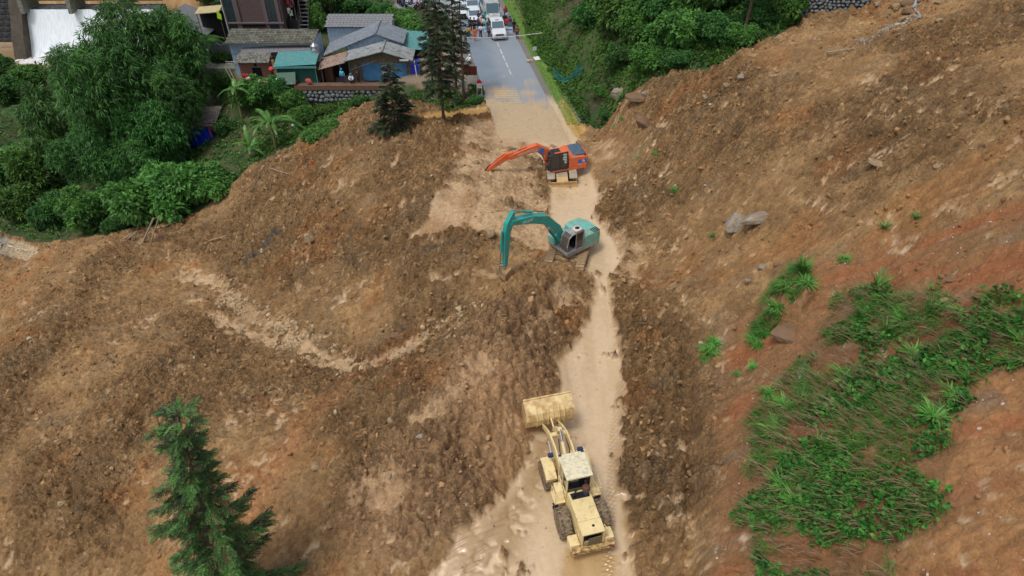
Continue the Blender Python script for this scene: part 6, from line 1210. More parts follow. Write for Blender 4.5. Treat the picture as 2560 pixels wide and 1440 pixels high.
# ------------------------------------------------------------------ people
POSES = {}
def person_meshes(pose):
    if pose in POSES: return POSES[pose]
    st = dict(hip=(0, 0, .92), chest=(0, .01, 1.28), neck=(0, 0, 1.44), hl=(-.09, 0, .88), hr=(.09, 0, .88), kl=(-.10, .02, .48), kr=(.10, .02, .48), al=(-.11, -.02, .06), ar=(.11, -.02, .06),
              sl=(-.18, 0, 1.38), sr=(.18, 0, 1.38), el=(-.25, -.02, 1.10), er=(.25, -.02, 1.10), wl=(-.24, .08, .86), wr=(.24, .08, .86), hd=(0, .02, 1.60))
    if pose == 'hips': st.update(el=(-.38, -.06, 1.12), wl=(-.20, .04, .98), er=(.38, -.06, 1.12), wr=(.20, .04, .98))
    if pose == 'walk': st.update(kl=(-.10, .20, .50), al=(-.10, .22, .08), kr=(.10, -.08, .48), ar=(.10, -.32, .12), wl=(-.24, -.14, .90), wr=(.24, .2, .92))
    if pose == 'phone': st.update(el=(-.27, .06, 1.14), wl=(-.06, .3, 1.34), er=(.27, .06, 1.14), wr=(.07, .3, 1.34))
    if pose == 'fold': st.update(el=(-.27, .05, 1.12), wl=(.08, .22, 1.14), er=(.27, .05, 1.12), wr=(-.08, .24, 1.18))
    if pose == 'sit':
        st = {k: (v[0], v[1], v[2]-.42) for k, v in st.items()}; st.update(kl=(-.14, .42, .52), kr=(.14, .42, .52), al=(-.13, .36, .08), ar=(.13, .36, .08), wl=(-.2, .38, .66), wr=(.2, .38, .66), el=(-.25, .1, .74), er=(.25, .1, .74))
    if pose == 'squat':
        st = {k: (v[0], v[1]-.1, v[2]-.62) for k, v in st.items()}; st.update(kl=(-.17, .3, .48), kr=(.17, .3, .48), al=(-.15, .08, .06), ar=(.15, .08, .06), wl=(-.08, .4, .5), wr=(.08, .4, .5), el=(-.25, .18, .6), er=(.25, .18, .6))
    toe = lambda a: (a[0], a[1]+.16, a[2]-.03)
    def skin(verts, edges, rad, root=0, lev=1):
        me = bpy.data.meshes.new('s'); me.from_pydata(verts, edges, []); o = bpy.data.objects.new('s', me); COL.objects.link(o)
        o.modifiers.new('k', 'SKIN').use_smooth_shade = True; sv = me.skin_vertices[0].data
        for i, r in enumerate(rad): sv[i].radius = r if isinstance(r, tuple) else (r, r); sv[i].use_root = (i == root)
        if lev: o.modifiers.new('d', 'SUBSURF').levels = lev; o.modifiers[-1].render_levels = lev
        dg = bpy.context.evaluated_depsgraph_get(); r_ = bpy.data.meshes.new_from_object(o.evaluated_get(dg)); bpy.data.objects.remove(o); return r_
    s = st; hd = Vector(s['hd']); hl = lambda a, t: tuple(Vector(s[a]).lerp(Vector(s[t]), 1.22))
    names = ['hip', 'chest', 'neck', 'hd', 'top', 'hl', 'kl', 'al', 'tl', 'hr', 'kr', 'ar', 'tr', 'sl', 'el', 'wl', 'pl', 'sr', 'er', 'wr', 'pr']
    s['top'] = tuple(hd+Vector((0, 0, .10))); s['tl'] = toe(s['al']); s['tr'] = toe(s['ar']); s['pl'] = hl('el', 'wl'); s['pr'] = hl('er', 'wr')
    ed = [('hip', 'chest'), ('chest', 'neck'), ('neck', 'hd'), ('hd', 'top'), ('hip', 'hl'), ('hl', 'kl'), ('kl', 'al'), ('al', 'tl'), ('hip', 'hr'), ('hr', 'kr'), ('kr', 'ar'), ('ar', 'tr'), ('chest', 'sl'), ('sl', 'el'), ('el', 'wl'), ('wl', 'pl'), ('chest', 'sr'), ('sr', 'er'), ('er', 'wr'), ('wr', 'pr')]
    rr = dict(hip=(.13, .10), chest=(.13, .09), neck=.05, hd=(.08, .10), top=(.06, .075), hl=.085, hr=.085, kl=.06, kr=.06, al=.04, ar=.04, tl=.035, tr=.035, sl=.06, sr=.06, el=.043, er=.043, wl=.028, wr=.028, pl=.03, pr=.03)
    body = skin([s[k] for k in names], [(names.index(a), names.index(b)) for a, b in ed], [rr[k] for k in names])
    n1 = ['hip', 'chest', 'neck', 'sl', 'el', 'fl', 'sr', 'er', 'fr']; s['fl'] = tuple(Vector(s['el']).lerp(Vector(s['wl']), .75)); s['fr'] = tuple(Vector(s['er']).lerp(Vector(s['wr']), .75))
    e1 = [('hip', 'chest'), ('chest', 'neck'), ('chest', 'sl'), ('sl', 'el'), ('el', 'fl'), ('chest', 'sr'), ('sr', 'er'), ('er', 'fr')]; r1 = dict(hip=(.165, .13), chest=(.17, .125), neck=.07, sl=.085, sr=.085, el=.065, er=.065, fl=.055, fr=.055)
    shirt = skin([s[k] for k in n1], [(n1.index(a), n1.index(b)) for a, b in e1], [r1[k] for k in n1])
    n2 = ['hip', 'hl', 'kl', 'al', 'hr', 'kr', 'ar']; e2 = [('hip', 'hl'), ('hl', 'kl'), ('kl', 'al'), ('hip', 'hr'), ('hr', 'kr'), ('kr', 'ar')]; r2 = dict(hip=(.15, .12), hl=.105, hr=.105, kl=.08, kr=.08, al=.065, ar=.065)
    trs = skin([s[k] for k in n2], [(n2.index(a), n2.index(b)) for a, b in e2], [r2[k] for k in n2])
    hair = MB().lathe([(.02, .135), (.07, .12), (.105, .07), (.112, .0), (.09, -.06)][::-1], tuple(hd+Vector((0, -.015, .035))), n=12); hat = MB().lathe([(.15, .03), (.155, .045), (.11, .06), (.10, .14), (.02, .16)], tuple(hd+Vector((0, 0, .03))), n=12)
    nose = MB().box(tuple(hd+Vector((0, .10, -.01))), (.025, .03, .04))
    POSES[pose] = (body, shirt, trs, hair, hat, nose, hd); return POSES[pose]
SKIN = mat('skin', srgb(176, 128, 98), .6, var=.05); HAIR = mat('hair', srgb(22, 19, 18), .7)
def mesh_obj(name, me, m, parent):
    me = me.copy(); me.materials.clear(); me.materials.append(m); o = bpy.data.objects.new(name, me); COL.objects.link(o); o.parent = parent; return o
def person(x, y, z, rz, pose, sh, tr, label, group=None, hat=None, sc=1.):
    bd, s, t, hair, hatm, nose, hd = person_meshes(pose); r = empty('person', (x, y, z), rz, label, 'person', group); r.scale = (sc,)*3
    mesh_obj('body', bd, SKIN, r); mesh_obj('shirt', s, mat('cloth_%d_%d_%d' % sh, srgb(*sh), .85, var=.15), r); mesh_obj('trousers', t, mat('cloth_%d_%d_%d' % tr, srgb(*tr), .85, var=.15), r)
    hair.build('hair', HAIR, r, True)
    if hat: hatm.build('hat', mat('cloth_%d_%d_%d' % hat, srgb(*hat), .8), r, True)
    return r
CR = 'people waiting at the end of the open road'
def on_road(u, v): q = P(u, v, 0); return q[0], q[1], .006
PPL = [(1165,112,'walk',(104,108,122),(60,62,70),'person in a grey top at the left end of the tape, nearest the tree',None,3.3),
 (1173,98,'stand',(190,150,40),(40,40,44),'person in a mustard yellow top left of the one in orange',None,3.1),(1188,103,'stand',(222,92,32),(214,90,40),'person in bright orange overalls standing foremost in the crowd',None,3.2),
 (1202,95,'phone',(222,214,228),(28,28,40),'person in a pale pink shirt and navy trousers in the front row',None,3.0),(1212,95,'stand',(150,206,226),(196,206,214),'person in light blue clothes in the front row',None,3.4),
 (1223,95,'hips',(96,92,104),(34,34,44),'person in a grey jacket left of the white pickup',None,2.9),(1177,77,'stand',(24,24,28),(30,30,34),'person all in black behind the one in mustard yellow',None,3.0),
 (1186,78,'fold',(26,26,30),(28,28,34),'person in black standing before the bonnet of the white car',None,3.2),(1197,74,'stand',(84,88,100),(40,44,54),'person in dark grey behind the pale pink shirt',None,3.5),
 (1203,74,'stand',(196,160,166),(70,60,66),'person in a pink checked top in the second row',(224,220,224),3.1),(1209,76,'stand',(210,196,190),(60,60,66),'person in a cream top in the second row',None,2.8),
 (1215,80,'stand',(120,176,170),(100,150,150),'person in a pale green raincoat in the second row',None,3.1),(1213,62,'stand',(34,150,146),(60,90,92),'person under a teal hood beside the van',(34,150,146),3.2),
 (1222,84,'phone',(40,36,40),(30,30,34),'person in dark clothes squeezed between pickup and crowd',None,3.3),(1219,60,'stand',(90,76,72),(44,44,50),'person in brown next to the van door',None,2.9),
 (1264,47,'stand',(188,52,54),(120,40,44),'person in a red coat and hood walking on the grass verge',(188,52,54),3.4),(1266,60,'stand',(150,176,206),(70,80,110),'person in a pale blue top on the verge beside the van',None,2.8),
 (1262,66,'walk',(28,30,36),(32,34,40),'person in black on the verge beside the van bonnet',None,3.0),(1267,76,'hips',(206,44,40),(150,36,36),'person in a red shirt behind the open pickup door',None,2.6),
 (1275,74,'stand',(70,70,120),(40,40,70),'person in dark violet right of the red shirt',None,3.3),(1285,82,'stand',(24,24,26),(22,22,26),'person in black with a yellow bag right of the open door',None,3.4),
 (1293,98,'fold',(122,62,52),(44,62,96),'person in a brown red top and blue jeans at the right edge of the road',None,3.1),(1238,16,'walk',(216,222,228),(120,130,140),'person in a white shirt walking behind the van roof',None,1.4),
 (1160,128,'squat',(70,110,180),(60,70,100),'person in blue crouching at the roadside under the tape',None,3.8),(1158,133,'squat',(222,224,226),(90,90,96),'person in white crouching at the roadside behind the tree',(222,224,226),4.2),
 (1173,160,'squat',(226,228,230),(120,120,126),'person in white crouching beside the rusty sign',(226,228,230),2.2),(1198,60,'stand',(60,40,44),(40,30,34),'person in dark red between the white cars and the van',None,2.8)]
for (u, v, po, sh, tr, lab, hat, rz) in PPL:
    x, y, z = on_road(u, v); person(x, y, z, rz, po, sh, tr, lab, CR, hat, .98)
YG = 'people in the yard of the blue house'
for (u, po, sh, tr, lab, hat, rz) in ((858,'stand',(96,190,222),(34,60,110),'person in a light blue raincoat before the dark doorway of the blue house',(60,130,180),3.1),(879,'squat',(206,216,222),(40,44,60),'person in white with a green cap bending at the yard wall',(70,130,140),3.3),(897,'phone',(30,30,40),(34,32,36),'person in a black jacket standing by the blue tarpaulin',None,2.9)):
    person(RX(u, 75.3, 204), 75.3, GB, rz, po, sh, tr, lab, YG, hat, 1.0)
# ------------------------------------------------------------------ vehicles
WHITE = mat('white_car_paint', srgb(206, 212, 216), .25, var=.03, coat=.5); CG = mat('car_glass', srgb(70, 96, 108), .08, var=.05, spec=.8); TY = mat('car_tyre', srgb(26, 26, 27), .9); HL = mat('headlight', srgb(190, 200, 210), .12); GRL = mat('car_grille', srgb(38, 40, 46), .4)
def loft(b, secs):                                 # closed skin through equal sections
    n_ = len(secs[0]); V = [p for s in secs for p in s]; F = []
    for j in range(len(secs)-1):
        for i in range(n_): F.append((j*n_+i, j*n_+(i+1) % n_, (j+1)*n_+(i+1) % n_, (j+1)*n_+i))
    F += [tuple(range(n_))[::-1], tuple(range((len(secs)-1)*n_, len(secs)*n_))]; return b.add(V, F)
def vehicle(name, x, y, z, rz, label, cat_, L, W, prof, green, paint, group, grille=(.55, .8), bed=None, wr=.36, boxy=.86, hood_z=None):
    """prof: (y, z of the waist); green: (y0 windscreen foot, y1 roof front, y2 roof rear, y3 rear foot, roof height)"""
    r = empty(name, (x, y, z), rz, label, cat_, group); w = W/2; b = MB(); S_ = []
    for (yy_, zt, k) in prof: ww_ = w*k; S_.append([(-ww_*.94, yy_, .28), (-ww_, yy_, .42), (-ww_, yy_, zt*.82), (-ww_*.9, yy_, zt), (ww_*.9, yy_, zt), (ww_, yy_, zt*.82), (ww_, yy_, .42), (ww_*.94, yy_, .28)])
    bo = loft(b, S_).build('body', paint, r, bevel=.04); y0, y1, y2, y3, zr = green; zb = max(p[1] for p in prof)-.02
    c_ = MB(); k = boxy; c_.add([(-w*.9, y0, zb-.04), (w*.9, y0, zb-.04), (w*.9, y3, zb-.04), (-w*.9, y3, zb-.04), (-w*k, y1, zr), (w*k, y1, zr), (w*k, y2, zr), (-w*k, y2, zr)], [(0, 1, 5, 4), (1, 2, 6, 5), (2, 3, 7, 6), (3, 0, 4, 7), (4, 5, 6, 7)]); c_.build('roof', paint, r, bevel=.05)
    def panel(name_, A_, B_, C_, D_, off):
        q = [Vector(p) for p in (A_, B_, C_, D_)]; m_ = sum(q, Vector())/4; q = [m_+(p-m_)*.88 for p in q]; n_ = (q[1]-q[0]).cross(q[3]-q[0]).normalized(); n_ = n_ if n_.dot(Vector(off)) > 0 else -n_
        MB().add([p+n_*.012 for p in q]+[p-n_*.02 for p in q], [(0, 1, 2, 3), (4, 7, 6, 5), (0, 4, 5, 1), (1, 5, 6, 2), (2, 6, 7, 3), (3, 7, 4, 0)]).build(name_, CG, r)
    panel('windscreen', (-w*.9, y0, zb), (w*.9, y0, zb), (w*k, y1, zr), (-w*k, y1, zr), (0, 1, .5)); panel('rear_window', (-w*.9, y3, zb), (w*.9, y3, zb), (w*k, y2, zr), (-w*k, y2, zr), (0, -1, .5))
    for s in (-1, 1):
        ym0, ym1 = (y0+y3)/2, (y1+y2)/2; panel('side_window', (s*w*.9, y0-.1, zb), (s*w*.9, ym0, zb), (s*w*k, ym1, zr), (s*w*k, y1, zr), (s, 0, .2)); panel('side_window', (s*w*.9, ym0, zb), (s*w*.9, y3+.05, zb), (s*w*k, y2, zr), (s*w*k, ym1, zr), (s, 0, .2))
        for yw in (L/2-.85, -L/2+.9): e = MB().lathe([(.02, -.11), (wr*.6, -.1), (wr*.9, -.11), (wr, -.08), (wr, .08), (wr*.9, .11), (wr*.6, .1), (.02, .11)], (s*(w-.1), yw, wr), 'x', 18).build('wheel', TY, r, True)
        MB().box((s*(w-.24), L/2-.1, prof[0][1]*.84), (.36, .12, .16), rot=(0, 0, -s*.35)).build('headlight', HL, r, bevel=.02); MB().box((s*(w+.10), y0-.1, zb+.08), (.2, .1, .16)).build('mirror', paint, r, bevel=.03); MB().box((s*(w-.15), -L/2+.02, prof[-1][1]*.8), (.2, .06, .24)).build('tail_light', mat('red_lens'), r)
    MB().bb(-w*.55, w*.55, L/2-.04, L/2+.012, *grille).build('grille', GRL, r, bevel=.01); MB().bb(-w*.75, w*.75, L/2-.03, L/2+.02, .38, .5).build('lower_grille', GRL, r)
    MB().bb(-.25, .25, L/2+.021, L/2+.03, .44, .55).build('number_plate', WHT, r)
    return r
rzv = math.atan2(-.177, -.984)
def rv(u, v, dy): q = P(u, v, 0); return q[0]-.177*dy*0+.0, q[1]+dy
CARG = 'vehicles stopped behind the tape'
px = P(1250, 103, 0); fwd = Vector((.177, -.984)); cpos = Vector(px[:2])-fwd*2.65
PK = vehicle('pickup_truck', cpos.x, cpos.y, .006, rzv, 'white double cab pickup truck with an open door, foremost behind the tape', 'pickup truck', 5.3, 1.86, [(2.65, .78, .86), (2.5, .98, .97), (1.3, 1.12, 1.0), (.9, 1.14, 1.0), (-1.3, 1.14, 1.0), (-2.6, 1.1, .98)], (1.35, .65, -.75, -1.15, 1.8), WHITE, CARG, (.66, .86))
MB().bb(-.8, .8, -2.5, -1.3, .85, 1.145).build('load_bed', mat('bed_black', srgb(40, 40, 44), .7), PK)
dr = MB(); dr.bb(0, .95, -.03, .03, .45, 1.12); dro = dr.build('open_door', WHITE, PK, bevel=.02); dro.location = (-.93, 1.0, 0); dro.rotation_euler = (0, 0, R(168)); dro['label'] = 'white open front door with blue lettering band'
w_ = MB().prism([(.1, 1.14), (.92, 1.14), (.85, 1.7), (.45, 1.7)], -.012, .012, 'y').build('door_window', CG, dro); MB().bb(.1, .9, -.034, .034, .72, .86).build('blue_band', mat('blue_print'), dro)
MB().box((0, .35, 1.83), (.42, .16, .06)).build('roof_beacon', mat('red_lens'), PK, bevel=.02)
px = P(1233, 66, 0); cpos = Vector(px[:2])-fwd*2.9-Vector((-.1, 0))
VN = vehicle('minibus', cpos.x, cpos.y, .006, rzv, 'tall white minibus with dusty roof right behind the pickup', 'minibus', 5.9, 2.0, [(2.95, .95, .86), (2.75, 1.12, .96), (2.2, 1.35, 1.0), (1.8, 1.4, 1.0), (-2.9, 1.4, 1.0)], (2.15, 1.5, -2.8, -2.9, 2.55), mat('dusty_white', srgb(184, 188, 188), .4, dirt=srgb(140, 140, 136), dirt_amt=.4), CARG, (.75, .95), boxy=.9)
MB().bb(-1.03, -.99, .2, 1.4, .6, 2.3).build('open_side_door', GRL, VN)
for (u, v, nm, lab, cat_, L, W, H_, cc_) in ((1190, 66, 'parked_car', 'white hatchback whose bonnet is behind the crowd', 'car', 4.3, 1.75, 1.5, (214, 220, 224)), (1186, 44, 'parked_suv', 'white SUV with dark sunroof behind the hatchback', 'SUV', 4.7, 1.86, 1.72, (204, 212, 218)), (1185, 19, 'parked_suv', 'pale blue-grey SUV third in the left queue', 'SUV', 4.8, 1.9, 1.75, (150, 180, 200)), (1176, -3, 'parked_van', 'white van fourth in the left queue, cut by the top edge', 'van', 5.0, 1.95, 2.1, (196, 206, 214))):
    q = P(u, v, 0); cpos = Vector(q[:2])-fwd*L/2; s = L/4.6
    o = vehicle(nm, cpos.x, cpos.y, .006, rzv, lab, cat_, L, W, [(2.3*s, .68, .85), (2.15*s, .84, .95), (1.1*s, 1.0, 1.0), (-1.9*s, 1.02, 1.0), (-2.3*s, .9, .93)], (1.15*s, .45*s, -1.5*s, -2.05*s, H_), mat('paint_%d_%d_%d' % cc_, srgb(*cc_), .25, var=.03, coat=.5), CARG)
    if 'sunroof' in lab: MB().bb(-.6, .6, -1.1, .3, H_+.0, H_+.014).build('sunroof', CG, o)
q = P(1172, 36, 0)
vehicle('parked_car', q[0]-1.0, q[1], .006, rzv, 'white car half hidden by the conifers, leftmost at the roadside', 'car', 4.4, 1.75, [(2.2, .66, .85), (2.05, .82, .95), (1.1, .98, 1.0), (-1.8, 1.0, 1.0), (-2.2, .9, .93)], (1.1, .4, -1.3, -1.9, 1.48), WHITE, CARG)
q = P(1211, 12, 0); MBk = vehicle('parked_car', q[0], q[1]+2.0, .006, rzv, 'black car in the middle of the road near the top edge', 'car', 4.4, 1.78, [(2.2, .66, .85), (2.05, .82, .95), (1.1, .98, 1.0), (-1.8, 1.0, 1.0), (-2.2, .9, .93)], (1.1, .4, -1.3, -1.9, 1.48), mat('paint_black', srgb(26, 26, 30), .3, coat=.5), CARG)
# motorbikes on the lot
MBK = 'motorbikes parked at the top left of the road'
def motorbike(x, y, z, rz, col_, label):
    r = empty('motorbike', (x, y, z), rz, label, 'motorbike', MBK)
    for yw in (.62, -.62): MB().lathe([(.16, -.03), (.26, -.05), (.29, 0), (.26, .05), (.16, .03)], (0, yw, .29), 'x', 16).build('wheel', TY, r, True)
    MB().path([(0, .62, .29), (0, .45, .75), (0, .38, 1.0)], .04).path([(0, -.6, .3), (0, -.1, .4), (0, .4, .7)], .05).build('frame', STEEL, r, True); MB().prism([(.42, .85), (.5, .5), (.15, .42), (-.2, .5), (-.75, .78), (-.7, .68), (-.1, .36), (.2, .3), (.55, .4)], -.13, .13, 'x').build('body', mat('bike_%d_%d_%d' % col_, srgb(*col_), .35, coat=.4), r, bevel=.03)
    MB().prism([(-.75, .8), (.12, .72), (.1, .64), (-.7, .7)], -.12, .12, 'x').build('seat', BLACK, r, bevel=.03); MB().path([(-.32, .32, 1.0), (0, .4, 1.02), (.32, .32, 1.0)], .022).build('handlebar', BLACK, r, True); MB().box((0, .46, .92), (.16, .1, .14)).build('headlight', HL, r, bevel=.02); return r
mb = [(1000,14,(30,30,36),'black motorbike behind the two people in black'),(1016,22,(40,60,120),'blue motorbike beside the person in blue'),(1030,24,(200,200,204),'white motorbike under the bushes edge'),(1048,26,(120,30,34),'dark red motorbike in the middle of the park'),(1058,20,(60,62,70),'grey motorbike right of the dark red one'),(1068,26,(24,24,28),'black motorbike beside the tree trunk'),(1062,10,(150,156,160),'silver motorbike at the back of the park'),(1078,14,(34,50,90),'dark blue motorbike at the right of the park')]
for k, (u, v, cc_, lab) in enumerate(mb): q = G(u, v); motorbike(q.x, q.y, hz(q.x, q.y), .6+.5*k, cc_, lab)
for (u, v, po, sh, tr, lab, rz) in ((1002,18,'stand',(22,22,24),(24,24,28),'person in black standing leftmost among the motorbikes',3.0),(1011,17,'fold',(170,130,140),(24,24,30),'person with a pink top and black trousers among the motorbikes',3.4),(1030,14,'sit',(50,70,130),(36,40,60),'person in blue sitting on a motorbike',2.9),(1043,16,'sit',(226,190,196),(40,36,44),'person in a pale pink top bending over a motorbike',3.5),(1050,8,'stand',(40,28,30),(30,24,26),'person in dark brown behind the pink top',3.1),(1068,10,'stand',(150,130,180),(40,40,60),'person in lilac at the top edge by the tree',3.2),(1092,10,'stand',(150,190,196),(90,120,130),'person in pale turquoise near the top edge right of the tree',3.0),(1099,12,'walk',(24,24,28),(22,22,26),'person in black rightmost at the motorbike park',2.7)):
    q = G(u, v); person(q.x, q.y, hz(q.x, q.y), rz, po, sh, tr, lab, 'people among the motorbikes')
# ------------------------------------------------------------------ signs, tape, litter
a = P(1160, 97, .0); b_ = P(1357, 81, 2.6); ta = Vector((RX(1166, 82.5, 90), 82.5, 1.1)); tb = Vector((RX(1355, 82.5, 82), 82.5, Htop((0, 82.5), 82)))
MBt = MB(); pts = [ta.lerp(tb, t)-Vector((0, 0, .18*math.sin(math.pi*t))) for t in np.linspace(0, 1, 16)]
V = []; F = []
for i, p in enumerate(pts):
    V += [p+Vector((0, .01, .028)), p-Vector((0, .01, .028))]
    if i: F.append((2*i-2, 2*i-1, 2*i+1, 2*i))
tag(scoop('barrier_tape', V, F, mat('tape', srgb(216, 196, 196), .5)), 'white and red barrier tape stretched across the road in front of the crowd', 'tape')
RUSTB = mat('rusty_red', srgb(112, 44, 32), .8, var=.4, scale=4)
q = P(1175, 218, 0); bb_ = empty('rusty_signboard', (q[0], q[1], 0), R(-4), 'rusty red metal signboard on two thin posts left of the road', 'signboard')
zt = Htop(q, 165); zb_ = Htop(q, 187); MB().bb(-.62, .78, -.03, .03, zb_, zt).build('panel', mat('red_weave', srgb(126, 52, 38), .8, var=.5, scale=7), bb_); MB().bb(-.66, .82, -.05, -.031, zt-.05, zt).bb(-.66, .82, -.05, -.031, zb_, zb_+.05).bb(-.66, -.61, -.05, -.031, zb_, zt).bb(.77, .82, -.05, -.031, zb_, zt).build('frame', RUSTB, bb_)
for x in (-.35, .48): MB().tube((x, .05, -.2), (x, .05, zt), .035).build('post', WHT, bb_, True)
q = P(1199, 238, 0); ks = empty('kilometre_stone', (q[0], q[1], 0), 0, 'white kilometre marker with a red rounded top on two legs', 'road marker'); z1 = Htop(q, 200); z0 = Htop(q, 220); zm = Htop(q, 208)
MB().bb(-.28, .28, -.05, .05, z0, zm).build('plate', WHT, ks); MB().prism([(.28*math.cos(t), zm+(z1-zm)*math.sin(t)) for t in np.linspace(0, math.pi, 12)], -.05, .05, 'y').build('red_cap', mat('sign_red', srgb(190, 24, 44), .5), ks)
for x in (-.25, .25): MB().tube((x, 0, -.1), (x, 0, z0), .03).build('leg', WHT, ks, True)
text('km 108', .13, BLACK, ks, (0, -.056, (z0+zm)/2), (math.pi/2, 0, 0)); text('SA PA', .12, mat('sign_red'), ks, (0, -.056, (z0+zm)/2+.18), (math.pi/2, 0, 0))
q = P(1160, 238, 0); tr_ = empty('triangle_sign', (q[0], q[1], 0), R(12), 'pale blue-white inverted triangular sign seen against the tree trunk', 'road sign'); z1 = Htop(q, 203); z0 = Htop(q, 223); MB().prism([(-.65, z1), (.35, z1-.02), (.0, z0)], -.02, .02, 'y').build('plate', mat('pale_sign', srgb(176, 200, 214), .4), tr_); MB().tube((-.1, .05, -.1), (-.1, .05, z1-.1), .03).build('post', WHT, tr_, True)
q = P(1336, 147, 0); sg = empty('small_sign', (q[0], q[1], 0), 0, 'small white square sign on a thin post by the ditch', 'road sign'); z1 = Htop(q, 117); z0 = Htop(q, 126); MB().bb(-.22, .22, -.02, .02, z0, z1).build('plate', mat('sign_white', srgb(190, 200, 206), .5), sg); MB().tube((0, .03, -.1), (0, .03, z1-.1), .02).build('post', ALU, sg, True); MB().bb(-.02, .02, -.026, -.021, z0+.08, z1-.08).build('mark', STEEL, sg)
q = P(1342, 148, .12); tag(MB().box((q[0], q[1], .22), (.75, .6, .04), rot=(.35, .05, .5)).build('white_board', WHT), 'white board lying tilted on the grass verge', 'board')
q = P(1325, 152, .1); tag(MB().box((q[0], q[1], .12), (.8, .45, .06), rot=(.1, .12, .2)).box((q[0]+.15, q[1]+.1, .2), (.5, .3, .04), rot=(.2, .3, .6)).build('cardboard', mat('card', srgb(186, 158, 130), .8)), 'crumpled brown cardboard beside the white board', 'cardboard')
# teal netting on the slope
nl = [G(*q) for q in ((1382,178),(1386,194),(1397,206),(1412,210),(1428,206),(1444,194),(1458,182))]; nb_ = MB()
for r_ in range(7):
    ps = [Vector((p.x+.05*r_*math.sin(i*.9), p.y+.13*r_-.3, base(p.x, p.y+.13*r_-.3)+.35+.06*r_*math.sin(i*1.3+r_)*.5)) for i, p in enumerate(nl)]; nb_.path(ps, .035, 4)
    if r_ == 0: p0s = ps
for i in range(40):
    t = i/39*(len(nl)-1); a = min(int(t), len(nl)-2); q0 = p0s[a].lerp(p0s[a+1], t-a); q1 = ps[a].lerp(ps[a+1], t-a); nb_.tube(q0, q1, .02, n=4)
tag(nb_.build('netting', mat('teal_net', srgb(20, 104, 98), .7, var=.3, scale=8)), 'teal netting sagging across the grassy slope right of the ditch', 'netting')
# ------------------------------------------------------------------ boulders
ROCK = mat('grey_rock', srgb(150, 148, 140), .85, var=.35, scale=1.6, dirt=srgb(132, 108, 78), dirt_amt=.42, bump=.5, bscale=5); ROCKB = mat('brown_rock', srgb(150, 132, 100), .9, var=.3, scale=2, dirt=srgb(128, 98, 66), dirt_amt=.35, bump=.5, bscale=5); ROCKD = mat('dark_rock', srgb(104, 98, 84), .9, var=.3, scale=2, dirt=srgb(128, 92, 60), dirt_amt=.45, bump=.6, bscale=5)
def boulder(u, v, sx, sy, sz, rz, m, label, seed, sink=.25, ry=0):
    q = G(u, v); me = rock_mesh(seed, 3, .25); me.materials.append(m); o = bpy.data.objects.new('boulder', me); COL.objects.link(o); o.location = (q.x, q.y, hz(q.x, q.y)+sz*(1-sink)-sz*.5); o.scale = (sx, sy, sz); o.rotation_euler = (0, ry, rz); tag(o, label, 'boulder', 'boulders on the landslide'); return o
